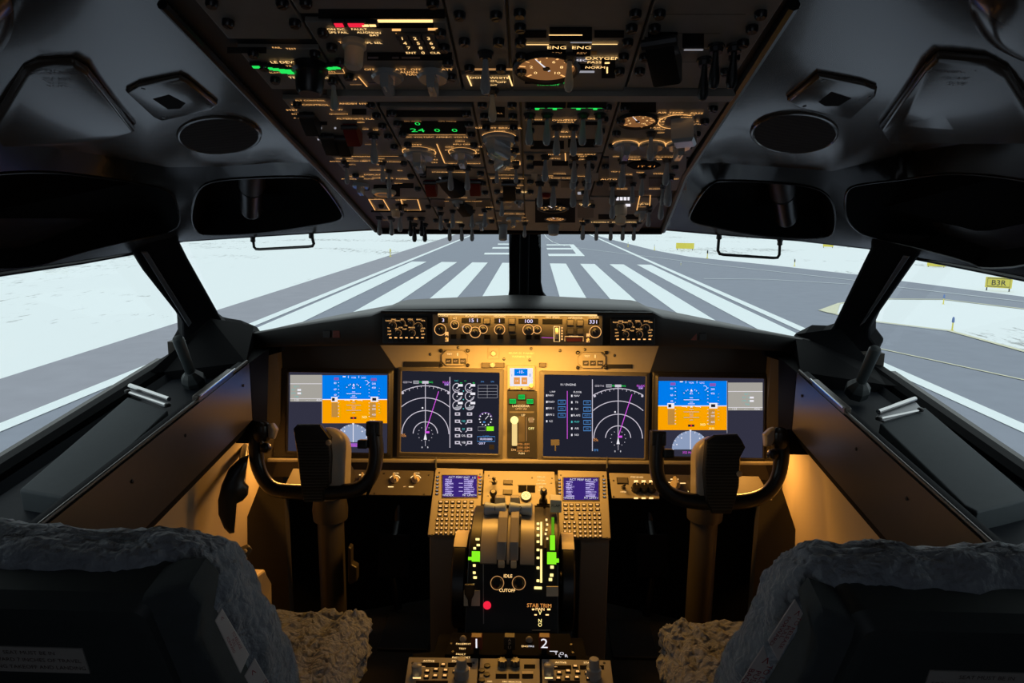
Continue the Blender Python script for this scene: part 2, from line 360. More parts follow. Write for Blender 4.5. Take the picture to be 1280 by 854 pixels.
# signs and marker posts out in the snow
def board(name, label, x0, x1, y0, y1, ybase, text=None, group=None):
    b = gp((x0+x1)/2, ybase); d = (b-CAM)@FW; s = d/F; W = (x1-x0)*s; Hh = (y1-y0)*s; g0 = (ybase-y1)*s
    t = thing(name, label, 'sign', (b[0], b[1], GZ), group)
    dirv = unit((b[0]-CAM[0], b[1]-CAM[1], 0)); u = V3(dirv[1], -dirv[0], 0)
    fr = Frame((b[0], b[1], GZ), u, (0, 0, 1))
    MB().boxf(fr, -W/2, W/2, g0, g0+Hh, -.12, 0).build('board', 'sign_yellow', t)
    for q in (-.42, .42): MB().boxf(fr, W*q-.04, W*q+.04, 0, g0+.05, -.10, -.02).build('post', 'sign_black', t)
    if text:
        m = MB().mat('sign_black'); m.text(fr, 0, g0+Hh*.47, text, Hh*.72, .02); m.build('lettering', None, t, recalc=False)
        m = MB().mat('sign_black'); m.pline(fr, [(-W*.42, g0+Hh*.12), (W*.42, g0+Hh*.12), (W*.42, g0+Hh*.9), (-W*.42, g0+Hh*.9)], Hh*.05, .02, True); m.build('border', None, t, recalc=False)
    return t
board('airfield_sign', 'blank yellow airfield sign on snow right of the runway', 845, 867, 304, 311, 313)
board('airfield_sign', 'small yellow sign half hidden under the right windscreen brow', 1029, 1041, 303, 308.5, 310)
board('airfield_sign', 'yellow sign at top of the right side window behind the post', 1160, 1180, 325.5, 333, 334)
board('airfield_sign', 'yellow airfield sign with black letters on snow in right side window', 1233, 1261, 347, 360, 364, 'B3R')
def marker(label, x, y0, y1, m, group):
    b = gp(x, y1); s = ((b-CAM)@FW)/F; hh = (y1-y0)*s; t = thing('marker_post', label, 'marker', b, group)
    MB().lathe(b, (0, 0, 1), [(hh*.16, 0), (hh*.14, hh*.05), (hh*.05, hh*.1), (hh*.045, hh*.6)], 8).build('stake', 'sign_yellow', t)
    MB().lathe(b+V3(0, 0, hh*.6), (0, 0, 1), [(hh*.06, 0), (hh*.09, hh*.05), (hh*.08, hh*.3), (hh*.03, hh*.4)], 8).build('lamp', m, t)
for x, y0, y1, m, l in ((488, 311, 321, 'sign_yellow', 'thin yellow marker post on runway shoulder in the left windscreen'), (785, 302, 309, 'paint_white', 'tiny white marker by the runway edge line, farthest one'), (818, 305, 313, 'paint_white', 'tiny white marker at tip of the shoulder right of the runway'),
    (884, 313, 323, 'sign_black', 'thin dark marker on snow below the blank yellow sign'), (851, 327, 331.5, 'paint_white', 'low white light on the taxiway pavement by the edge line'), (993, 324, 333, 'sign_black', 'dark marker with a side arm on snow below the right grab handle'),
    (1179, 368, 381, 'marker_blue', 'short taxiway marker at the top edge of the snow island'), (1190, 396, 414, 'marker_blue', 'blue taxiway marker at the lower edge of the snow island')): marker(l, x, y0, y1, m, 'airfield marker posts')

# ------------------------------------------------------------------ cockpit shell
sill = lambda y: 0.947+0.105*(y-1.304)
mb = MB(); mb.prism([(-1.05, -.7, -.06), (1.05, -.7, -.06), (1.05, 2.0, -.06), (.92, 2.3, -.06), (.05, 2.62, -.06), (-.05, 2.62, -.06), (-.92, 2.3, -.06), (-1.05, 2.0, -.06)], (0, 0, .06)); struct('floor', mb, 'floor_dark', smooth=False)
for s, nm in ((-1, 'left'), (1, 'right')):
    # outer skin: below the sill, behind the side window, above the windows
    mb = MB()
    mb.prism([(s*1.03, -.7, -.02), (s*1.03, 2.02, -.02), (s*1.03, 2.02, sill(2.02)-.01), (s*1.03, .72, sill(.72)-.01), (s*1.03, .72, 1.36), (s*1.03, -.7, 1.36)], (s*.03, 0, 0))
    mb.prism([(s*1.03, -.7, 1.34), (s*1.03, 2.03, 1.34), (s*.62, 1.75, 1.98), (s*.62, -.7, 1.98)], (s*.02, 0, .02))
    struct('wall_'+nm, mb, 'header', smooth=False)
    # lower side wall lining, lit by the panel lamps
    X0 = s*.80
    mb = MB(); mb.prism([(X0, 1.13, 0), (X0, 1.90, 0), (X0, 1.97, .55), (X0, 2.10, .62), (X0, 2.12, .95), (X0, 1.13, .90)], (s*.2, 0, 0)); struct('trim_1' if s < 0 else 'trim_2', mb, 'wall_beige', smooth=False)
    mb = MB(); mb.prism([(X0-s*.012, 1.6, 0), (X0-s*.10, 1.84, 0), (X0-s*.10, 1.86, .40), (X0-s*.085, 1.87, .44), (X0-s*.012, 1.62, .43)], (s*.10, .0, 0)); struct('trim_3' if s < 0 else 'trim_4', mb, 'wall_beige', smooth=False, bevel=.006)
    # flight deck front corner bulkhead between side wall and instrument panel
    mb = MB(); mb.prism([(s*.76, 2.17, 0), (s*1.03, 2.03, 0), (s*1.03, 2.03, 1.06), (s*.76, 2.17, 1.02)], (0, .04, 0)); struct('trim_5' if s < 0 else 'trim_6', mb, 'panel_brown', smooth=False)
mb = MB(); mb.box(-1.05, 1.05, -.74, -.70, -.02, 2.0); struct('wall_back', mb, 'aft_grey', smooth=False)
mb = MB()
mb.prism([(-.63, -.7, 1.97), (.63, -.7, 1.97), (.63, 1.78, 1.97), (-.63, 1.78, 1.97)], (0, 0, .03))
mb.prism([(-.63, 1.77, 1.98), (.63, 1.77, 1.98), (.99, 2.02, 1.40), (.05, 2.48, 1.43), (-.05, 2.48, 1.43), (-.99, 2.02, 1.40)], (0, .03, .02))
struct('ceiling', mb, 'header', smooth=False)
# front bulkhead under the windscreen (foot wells)
mb = MB(); mb.prism([(-1.04, 2.03, 0), (-.92, 2.26, 0), (-.05, 2.60, 0), (.05, 2.60, 0), (.92, 2.26, 0), (1.04, 2.03, 0), (.9, 2.30, 0), (.05, 2.63, 0), (-.05, 2.63, 0), (-.9, 2.30, 0)], (0, 0, 1.0)); struct('wall_front', mb, 'black_matte', smooth=False)
# windscreen frame: centre post, bottom rail, slanting side posts, sills
YP = 2.48
def pp(x, y, Y=YP): return at_Y(x, y, Y)
mb = MB(); poly = [(636, 270), (636.5, 362), (635, 371), (629, 379), (618, 383.5), (600, 386), (570, 389), (560, 400), (750, 400), (745, 392), (735, 388), (712, 385), (696, 380.5), (685, 374), (679, 366), (676.5, 354), (676, 270)]
mb.prism([pp(x, y) for x, y in poly], (0, .05, 0)); o = struct('trim_7', mb, 'frame_black', smooth=False, bevel=.004)
mb = MB(); mb.boxf(ID, -.016, .016, 2.44, 2.475, 1.14, 1.42); struct('trim_8', mb, 'frame_black', smooth=False, bevel=.006)
def post(s, px, strip, n1, n2):
    a = V3(s*.90, 1.885, 1.355); b = V3(s*.90, 2.24, 1.07); dr = unit((s*.12, -.16, 0)); n = np.cross(b-a, dr); n = unit(n); n = n if n[1] < 0 else -n
    q = [hit(x, y, a, n) for x, y in px]
    mb = MB(); mb.prism(q, -n*.05); struct(n1, mb, 'frame_black', smooth=False, bevel=.008)
    q = [hit(x, y, a+n*.006, n) for x, y in strip]
    mb = MB(); mb.prism(q, -n*.012); struct(n2, mb, 'strip_metal', smooth=False, bevel=.002)
post(-1, [(150, 290), (166, 316), (180, 340), (225, 397), (229, 405), (230, 425), (222, 440), (250, 480), (320, 470), (330, 420), (310, 412), (296, 410), (287, 408), (279, 402), (236, 325), (225, 303), (224, 288)], [(177, 316), (185, 316), (240, 404), (236, 409)], 'trim_9', 'trim_10')
post(1, [(1165, 295), (1145, 324), (1091, 401), (1086, 412), (1086, 424), (1096, 437), (1070, 490), (990, 470), (985, 428), (1005, 418), (1024, 419), (1034, 416), (1040, 409), (1078, 330), (1087, 312), (1088, 290)], [(1129, 320), (1137, 321), (1080, 404), (1074, 408)], 'trim_11', 'trim_12')
for s, nm in ((-1, 'trim_13'), (1, 'trim_14')):
    mb = MB(); ys = [.72, 1.3, 2.06]
    mb.loft([[(s*1.03, y, sill(y)-.08), (s*1.03, y, sill(y)+.0), (s*1.0, y, sill(y)+.004), (s*.985, y, sill(y)-.006), (s*.975, y, sill(y)-.08)] for y in ys]); struct(nm, mb, 'frame_black', smooth=False)
# panes
def pane(nm, q):
    mb = MB().poly(q); o = mb.build(nm, 'window_glass', None, smooth=False, recalc=False); o['kind'] = 'structure'
for s, a, b in ((-1, 'window_1', 'window_3'), (1, 'window_2', 'window_4')):
    pane(a, [(s*.03, 2.51, 1.05), (s*.93, 2.26, 1.00), (s*.95, 1.97, 1.42), (s*.03, 2.46, 1.44)])
    pane(b, [(s*1.02, .70, .86), (s*1.02, 2.08, 1.01), (s*1.02, 2.0, 1.36), (s*1.02, .70, 1.36)])
    # rear jamb of the side window
    mb = MB(); mb.box(s*1.0-.035, s*1.0+.035, .62, .76, .85, 1.36); struct('trim_15' if s < 0 else 'trim_16', mb, 'frame_black', smooth=False, bevel=.01)

# ------------------------------------------------------------------ overhead plane and the side liners
OA = math.atan2(.224, .89)
OH = Frame((0, 1.58, 1.41), (1, 0, 0), (0, -math.cos(OA), math.sin(OA)))
class Surf:
    """A curved lining sheet given by its outline: photo outline loop plus the 3D point of each outline corner; the inside is the smooth sheet spanned by them."""
    def __init__(s, px, pts):
        s.px = np.array(px, float); s.iv = np.array([1.0/((V3(*p)-CAM)@FW) for p in pts])
    def d(s, x, y):
        v = s.px-np.array([x, y]); r = np.hypot(v[:, 0], v[:, 1])
        k = int(np.argmin(r))
        if r[k] < 1e-6: return 1/s.iv[k]
        v2 = np.roll(v, -1, 0); r2 = np.roll(r, -1); cr = v[:, 0]*v2[:, 1]-v[:, 1]*v2[:, 0]; dt = (v*v2).sum(1)
        on = (np.abs(cr) < 1e-7*r*r2+1e-9) & (dt <= 0)
        if on.any():
            k = int(np.argmax(on)); t = r[k]/(r[k]+r2[k]); n = (k+1) % len(s.iv); return 1/(s.iv[k]*(1-t)+s.iv[n]*t)
        ta = np.tan(np.arctan2(cr, dt)/2); w = (np.roll(ta, 1)+ta)/r; return float(w.sum()/(w*s.iv).sum())
    def P(s, x, y): return at_d(x, y, s.d(x, y))
    def n(s, x, y):
        a, b = s.P(x+3, y)-s.P(x-3, y), s.P(x, y+3)-s.P(x, y-3); n = unit(np.cross(a, b)); p = s.P(x, y); return n if np.dot(n, CAM-p) > 0 else -n
    def X(s, x, y, h=0.0): return s.P(x, y)+(s.n(x, y)*h if h else 0)
    def frame(s, x, y, h=0.0):
        n = s.n(x, y); u = unit(s.P(x+3, y)-s.P(x-3, y)); return Frame(s.P(x, y)+n*h, u, np.cross(n, u))
def inside(x, y, poly):
    c = False; j = len(poly)-1
    for i in range(len(poly)):
        (xi, yi), (xj, yj) = poly[i], poly[j]
        if (yi > y) != (yj > y) and x < (xj-xi)*(y-yi)/(yj-yi)+xi: c = not c
        j = i
    return c
def dense(loop, step=14):
    out = []
    for i in range(len(loop)):
        a, b = loop[i], loop[(i+1) % len(loop)]; n = max(1, int(math.hypot(b[0]-a[0], b[1]-a[1])/step)); out += [(a[0]+(b[0]-a[0])*k/n, a[1]+(b[1]-a[1])*k/n) for k in range(n)]
    return out
def rounded(loop, it=2):
    for _ in range(it): loop = [q for i in range(len(loop)) for q in ((loop[i][0]*.75+loop[(i+1) % len(loop)][0]*.25, loop[i][1]*.75+loop[(i+1) % len(loop)][1]*.25), (loop[i][0]*.25+loop[(i+1) % len(loop)][0]*.75, loop[i][1]*.25+loop[(i+1) % len(loop)][1]*.75))]
    return loop
from mathutils.geometry import delaunay_2d_cdt
def sheet(mb, surf, outer, holes=(), step=22, h=0.0):
    """triangulated sheet inside the outline, leaving the holes open"""
    outer = dense(outer); vs = list(outer); es = [(i, (i+1) % len(outer)) for i in range(len(outer))]
    for hl in holes: k = len(vs); vs += hl; es += [(k+i, k+(i+1) % len(hl)) for i in range(len(hl))]
    xs = [p[0] for p in outer]; ys = [p[1] for p in outer]
    for x in np.arange(min(xs)+step/2, max(xs), step):
        for y in np.arange(min(ys)+step/2, max(ys), step):
            if inside(x, y, outer) and not any(inside(x, y, hl) for hl in holes): vs.append((float(x), float(y)))
    rv, re_, rf, *_ = delaunay_2d_cdt([Vector(p) for p in vs], es, [], 0, 1e-4)
    pts = [surf.X(p[0], p[1], h) for p in rv]; fs = []
    for f in rf:
        cx = sum(rv[i][0] for i in f)/3; cy = sum(rv[i][1] for i in f)/3
        if inside(cx, cy, outer) and not any(inside(cx, cy, hl) for hl in holes): fs.append(tuple(f))
    return mb.add(pts, fs)
LOUT = {-1: [(-160, 178), (0, 180), (35, 181), (70, 185), (140, 196), (210, 209), (290, 208), (345, 203), (405, 204)], 1: [(1440, 182), (1280, 180), (1257, 176), (1232, 175), (1130, 192), (1040, 214), (960, 208), (900, 204), (857, 204)]}
SURF = {}; LIN3 = {}
for s, nm in ((-1, 'trim_17'), (1, 'trim_18')):
    lo = LOUT[s]; p3 = []
    for i, (x, y) in enumerate(lo):
        if i < 4: p3.append(at_X(x, y, s*.82))
        elif i == 4: p3.append(at_X(x, y, s*.80))
        elif i == 5: p3.append(at_d(x, y, 1.45))
        elif i == 6: p3.append(at_d(x, y, 1.40))
        elif i == 7: p3.append(at_d(x, y, 1.30))
        else: p3.append(OH.X(x, y))
    LIN3[s] = p3
    ed = [(405, 204), (319, 100), (203, 0), (140, -60)] if s < 0 else [(857, 204), (925, 105), (992, 0), (1040, -70)]
    tp = [(-160, -60)] if s < 0 else [(1440, -70)]
    loop = lo+ed[1:]+tp; q = p3+[OH.X(*e) for e in ed[1:]]+[at_X(*tp[0], s*.78)]
    SURF[s] = Surf(loop, q)
    mb = MB(); sheet(mb, SURF[s], loop); struct(nm, mb, 'liner', ang=80)
# ------------------------------------------------------------------ dark window brow bands with their pockets
def vplane(a, b): # vertical plane through two points
    d = b-a; n = unit((d[1], -d[0], 0)); return a, (n if n[1] < 0 else -n)
for s in (-1, 1):
    U = LOUT[s]
    if s < 0:
        L = [(-230, 384), (-40, 352), (0, 345), (100, 330), (172, 317), (225, 302), (300, 297), (380, 292), (468, 287)]
        R1 = [(-70, 225), (0, 216), (60, 214), (130, 222), (200, 234), (216, 242), (224, 266), (224, 282), (210, 291), (150, 303), (90, 318), (40, 335), (-20, 336), (-80, 320)]
        R2 = [(240, 260), (246, 238), (264, 225), (330, 221), (390, 220), (402, 227), (431, 268), (425, 275), (405, 279), (330, 291), (260, 294), (246, 290), (239, 277)]
        LAMP = [(302, 234), (312, 274)]; corner = [(468, 287), (225, 302)]
    else:
        L = [(1500, 392), (1320, 360), (1280, 351), (1200, 335), (1143, 324), (1087, 311), (1000, 301), (920, 295), (829, 287)]
        R1 = [(1056, 254), (1059, 236), (1074, 230), (1130, 224), (1180, 216), (1240, 219), (1320, 232), (1350, 300), (1290, 332), (1228, 336), (1215, 328), (1150, 310), (1085, 296), (1068, 286), (1058, 272)]
        R2 = [(860, 270), (875, 243), (890, 227), (905, 225), (960, 227), (1012, 232), (1033, 241), (1043, 258), (1045, 282), (1040, 294), (1020, 298), (950, 295), (880, 281), (864, 277)]
        LAMP = [(986, 240), (986, 284)]; corner = [(829, 287), (1087, 311)]
    c0 = OH.X(*corner[0]); c1 = at_X(*corner[1], s*.93)
    po, pn = vplane(c0, c1)
    L3 = [at_X(x, y, s*1.0) if i <= 4 else hit(x, y, po, pn) for i, (x, y) in enumerate(L)]
    loop = U+L[::-1]; sf = Surf(loop, LIN3[s]+L3[::-1])
    pockets = [dense(rounded(R), 9) for R in (R1, R2)]
    m = MB(); sheet(m, sf, loop, pockets, 20); struct('trim_19' if s < 0 else 'trim_20', m, 'header', ang=70)
    for k, R in enumerate(pockets):
        cx_ = sum(p[0] for p in R)/len(R); cy_ = sum(p[1] for p in R)/len(R); n = sf.n(cx_, cy_); rim = [sf.P(x, y) for x, y in R]; cc = sum(rim)/len(rim)
        m = MB(); m.loft([rim, [p+(cc-p)*.02-n*.012 for p in rim], [p+(cc-p)*.06-n*.05 for p in rim], [p+(cc-p)*.16-n*.065 for p in rim]], False, True)
        struct('trim_%d' % ({(-1, 0): 21, (-1, 1): 22, (1, 0): 23, (1, 1): 24}[(s, k)]), m, 'pocket_black', ang=50)
        m = MB(); m.tube([p+n*.001 for p in rim], .0022, 6, True); struct('trim_%d' % ({(-1, 0): 31, (-1, 1): 32, (1, 0): 33, (1, 1): 34}[(s, k)]), m, 'header')
        if k == 1:
            p0 = sf.X(*LAMP[0], -.05); p1 = sf.X(*LAMP[1], -.02); ax = unit(p1-p0); L_ = np.linalg.norm(p1-p0)
            t = thing('map_light', 'black map light barrel in the %s windscreen brow pocket' % ('left' if s < 0 else 'right'), 'light', p0, 'map lights in the brow pockets')
            MB().lathe(p0-ax*.004, ax, [(.020, 0), (.027, .004), (.027, L_*.42), (.022, L_*.46)], 20).build('lamp_base', 'bezel_dark', t)
            MB().lathe(p0+ax*L_*.44, ax, [(.020, 0), (.024, .004), (.0245, L_*.5), (.022, L_*.56), (.017, L_*.56), (.015, L_*.5)], 20).build('lamp_barrel', 'black_satin', t)
    # rolled lower lip and the soffit running out to the glass
    m = MB(); m.tube([p+V3(0, .004, .006) for p in L3], .008, 10); struct('trim_%d' % (35 if s < 0 else 36), m, 'header')
    m = MB(); m.grid([L3, [p+(V3(s*.06, .0, .0) if i < 4 else V3(s*.02, .22, .01)) for i, p in enumerate(L3)]]); struct('trim_%d' % (37 if s < 0 else 38), m, 'header')
    hs = [(316, 297), (318, 312), (393, 308), (389, 292)] if s < 0 else [(899, 293), (897, 318), (974, 323), (975, 301)]
    q = [hit(x, y, po+V3(0, .03, 0), pn) for x, y in hs]; path = [q[0], q[0]*.2+q[1]*.8, q[0]*.03+q[1]*.94+q[2]*.03, q[1]*.9+q[2]*.1, q[1]*.1+q[2]*.9, q[2]*.94+q[3]*.03+q[1]*.03, q[2]*.8+q[3]*.2, q[3]]
    t = thing('assist_handle', 'thin black wire grab handle hanging over the %s windscreen' % ('left' if s < 0 else 'right'), 'handle', q[1], 'windscreen grab handles')
    MB().tube(path, .0036, 8).build('grip_bar', 'black_satin', t)
    for e in (q[0], q[3]): MB().lathe(e+V3(0, 0, .014), (0, 0, -1), [(.009, 0), (.009, .010), (.006, .016), (.0065, .024), (.004, .026)], 12).build('mount', 'black_satin', t)

# ------------------------------------------------------------------ fittings on the grey side liners
for s in (-1, 1):
    fr = SURF[s]; side = 'left' if s < 0 else 'right'
    if s < 0:
        hp = [(-12, 150), (28, 80), (45, 72), (90, 70), (108, 80), (168, 157), (122, 173), (0, 176)]; dm = [(23, 147), (52, 134), (74, 147), (47, 160)]
        vp = [(157, 110), (172, 102), (225, 92), (235, 97), (272, 127), (268, 133), (203, 147), (192, 142)]; vh = [(192, 118), (212, 112), (233, 123), (226, 130), (211, 131)]
        sp = (274, 168, 50, 22); tx = (72, 92); bl = (-32, 22, 50, 58)
    else:
        hp = [(1100, 155), (1155, 78), (1173, 62), (1235, 67), (1262, 82), (1292, 130), (1295, 172), (1232, 172), (1112, 172)]; dm = [(1198, 144), (1220, 131), (1251, 145), (1229, 158)]
        vp = [(983, 122), (1022, 90), (1080, 100), (1096, 106), (1094, 116), (1062, 145), (995, 130)]; vh = [(1022, 122), (1038, 109), (1063, 117), (1047, 127), (1030, 127)]
        sp = (993, 165, 52, 24); tx = (1189, 90); bl = (1300, 8, 88, 68)
    b0 = fr.X(*hp[0])
    t = thing('escape_rope_hatch', 'raised grey emergency escape rope cover on the %s ceiling liner' % side, 'hatch', fr.X(*dm[0]))
    mb = MB().mat('liner'); nh = fr.n(*dm[0]); mb.prism([fr.X(x, y) for x, y in hp], nh*.012, .006); mb.build('cover', None, t, bevel=.003, ang=60)
    mb = MB().mat('black_matte'); mb.prism([fr.X(x, y, .0115) for x, y in dm], nh*.0012); mb.build('finger_pocket', None, t)
    MB().tube([fr.X(x, y, .0122) for x, y in dm], .0016, 6, True).build('pocket_rim', 'liner', t)
    mb = MB().mat('red_brown_ink')
    f2 = fr.frame(tx[0], tx[1]+7, .0128)
    for k, wd in enumerate(('EMERGENCY', 'ESCAPE', 'ROPE')):
        a, b = f2.loc(tx[0]+(0, 5, 7)[k]*(1 if s > 0 else 0), tx[1]+(0, 8.5, 15.5)[k]); mb.text(f2, a, b, wd, .0115, .0, sx=.95)
    mb.build('lettering', None, t, recalc=False)
    t = thing('air_vent_plate', 'small raised grey outlet plate with black slot beside the %s speaker' % side, 'vent', fr.X(*vh[0]))
    mb = MB().mat('liner'); nh = fr.n(*vh[0]); mb.prism([fr.X(x, y) for x, y in vp], nh*.006, .003); mb.build('plate', None, t, bevel=.002, ang=60)
    MB().prism([fr.X(x, y, .0055) for x, y in vh], nh*.001).build('slot', 'black_matte', t)
    for (x, y) in (vp[1], vp[4], vp[6]):
        cx_ = sum(p[0] for p in vp)/len(vp); cy_ = sum(p[1] for p in vp)/len(vp); q = fr.X(x*.82+cx_*.18, y*.82+cy_*.18, .0055); MB().lathe(q, nh, [(.0028, 0), (.0024, .0012)], 10).build('screw', 'dark_metal', t)
    t = thing('cockpit_speaker', 'oval black mesh loudspeaker grille in the %s grey ceiling liner' % side, 'speaker', fr.X(sp[0], sp[1]))
    el = lambda k: [(sp[0]+sp[2]*k*math.cos(i*math.pi/24), sp[1]+sp[3]*k*math.sin(i*math.pi/24)) for i in range(48)]
    MB().prism([fr.X(x, y, .0) for x, y in el(1.0)], fr.n(sp[0], sp[1])*.003).build('mesh_grille', 'speaker_mesh', t, smooth=False)
    MB().tube([fr.X(x, y, .001) for x, y in el(1.02)], .003, 8, True).build('rim', 'liner', t)
    t = thing('liner_bulge', 'smooth rounded grey bulge at the upper %s edge of the liner' % side, 'panel', fr.X(bl[0], bl[1]))
    e = [(bl[0]+bl[2]*math.cos(i*math.pi/24), bl[1]+bl[3]*math.sin(i*math.pi/24)) for i in range(48)]
    mb = MB(); ctr = fr.X(bl[0], bl[1]); o3 = [fr.X(x, y, 0) for x, y in e]
    nh = fr.n(bl[0], bl[1]); mb.loft([o3, [p+(ctr-p)*.05+nh*.02 for p in o3], [p+(ctr-p)*.16+nh*.032 for p in o3], [p+(ctr-p)*.5+nh*.04 for p in o3]], True, True); mb.build('bulge', 'liner', t, ang=60)

# ------------------------------------------------------------------ overhead panel
def toggle_mesh(cap='knob_grey'):
    def f():
        m = MB().mat('dark_metal'); m.lathe((0, 0, 0), (0, 0, 1), [(.0068, 0), (.0068, .002), (.0056, .0024), (.005, .006)], 10)
        m.mat(cap); d = unit((0, -.35, 1)); m.lathe((0, 0, .004), d, [(.0022, 0), (.0026, .008), (.0042, .018), (.0045, .024), (.0030, .028), (.001, .029)], 10); return m
    return f
def knob_mesh(mt='knob_grey', r=.0105, h=.016):
    def f():
        m = MB().mat(mt); n = 20; rings = []
        for rr, hh in ((1.12, 0), (1.12, .15), (1.0, .2), (.94, .92), (.82, 1.0)):
            rings.append([(r*rr*(1+.05*(i % 2))*math.cos(2*math.pi*i/n), r*rr*(1+.05*(i % 2))*math.sin(2*math.pi*i/n), h*hh) for i in range(n)])
        m.loft(rings); m.mat('white_ink'); m.box(-.0007, .0007, .002, r*.8, h, h+.0003); return m
    return f
def selector_mesh(mt='knob_clear', r=.012, h=.011):
    def f():
        m = MB().mat(mt); m.lathe((0, 0, 0), (0, 0, 1), [(r*1.1, 0), (r*1.1, .003), (r*.95, .005)], 20)
        m.prism([(-r*.32, -r*.95, .004), (r*.32, -r*.95, .004), (r*.42, 0, .004), (r*.28, r*1.05, .004), (-r*.28, r*1.05, .004), (-r*.42, 0, .004)], (0, 0, h), .003)
        m.mat('white_ink'); m.box(-.0007, .0007, .002, r*.95, h+.004, h+.0046); return m
    return f
def lever_mesh(mt='knob_grey'):
    def f():
        m = MB().mat('dark_metal'); m.lathe((0, 0, 0), (0, 0, 1), [(.008, 0), (.007, .004), (.004, .006), (.0035, .022)], 10)
        m.mat(mt); m.lathe((0, 0, .018), (0, 0, 1), [(.0055, 0), (.008, .003), (.0078, .016), (.005, .019)], 12); return m
    return f
def guard_mesh(mt, w=.016, l=.034, h=.018):
    def f():
        m = MB().mat(mt); r = [[(x*w/2, y, z) for x in (-1, 1)] for y, z in ()]
        prof = [(-l/2, 0), (-l/2, h*.75), (-l*.3, h), (l*.25, h*.62), (l/2, h*.3), (l/2, 0)]
        m.loft([[(-w/2, y, z) for y, z in prof], [(-w*.42, y*.96, z*1.04) for y, z in prof], [(w*.42, y*.96, z*1.04) for y, z in prof], [(w/2, y, z) for y, z in prof]])
        m.mat('dark_metal'); m.cyl((-w*.62, l*.46, .004), (w*.62, l*.46, .004), .003, None, 8); return m
    return f
def gauge_mesh(face='overhead_dark', rim='bezel_dark'):
    def f():
        m = MB().mat(rim); m.lathe((0, 0, 0), (0, 0, 1), [(1.0, 0), (1.0, .10), (.94, .16), (.86, .14), (.84, .05)], 32, True, False)
        m.mat(face); m.lathe((0, 0, 0), (0, 0, 1), [(.845, .05), (.01, .052)], 32, False, True)
        m.mat('amber')
        for i in range(11):
            a = math.radians(225-27*i); p = [(math.cos(a)*k, math.sin(a)*k) for k in (.62, .80)]; m.seg(ID, p[0], p[1], .07 if i % 2 == 0 else .04, .06)
        m.mat('amber_hot')
        for i in range(0, 11, 2):
            a = math.radians(225-27*i); m.text(ID, math.cos(a)*.45, math.sin(a)*.45, str(i), .22, .06)
        return m
    return f
def needle_mesh():
    m = MB().mat('white'); m.poly([(-.04, -.2, .07), (.04, -.2, .07), (.015, .68, .07), (-.015, .68, .07)]); m.mat('bezel_dark'); m.lathe((0, 0, .06), (0, 0, 1), [(.11, 0), (.10, .04)], 12); return m
def lit_gauge_mesh(): return gauge_mesh('lit_dial')()
emat('lit_dial', (1.0, 0.42, 0.14), 0.22)
def fastener_mesh():
    m = MB().mat('black_satin'); m.lathe((0, 0, 0), (0, 0, 1), [(.0058, 0), (.0058, .004), (.0045, .0062)], 10); m.mat('bezel_dark'); m.box(-.0036, .0036, -.0006, .0006, .0060, .0066); return m
def screw_mesh():
    m = MB().mat('dark_metal'); m.lathe((0, 0, 0), (0, 0, 1), [(.0032, 0), (.0028, .0012)], 10); m.mat('black'); m.box(-.0022, .0022, -.0004, .0004, .0012, .0014); return m
def light_mesh(mt, w=.022, h=.011):
    def f():
        m = MB().mat('bezel_dark'); m.box(-w/2-.002, w/2+.002, -h/2-.002, h/2+.002, 0, .004, .001); m.mat(mt); m.box(-w/2, w/2, -h/2, h/2, .003, .0048); return m
    return f
def ring_pts(a, b, r, a0=-40, a1=220, n=20): return [(a+r*math.cos(math.radians(t)), b+r*math.sin(math.radians(t))) for t in [a0+(a1-a0)*i/n for i in range(n+1)]]
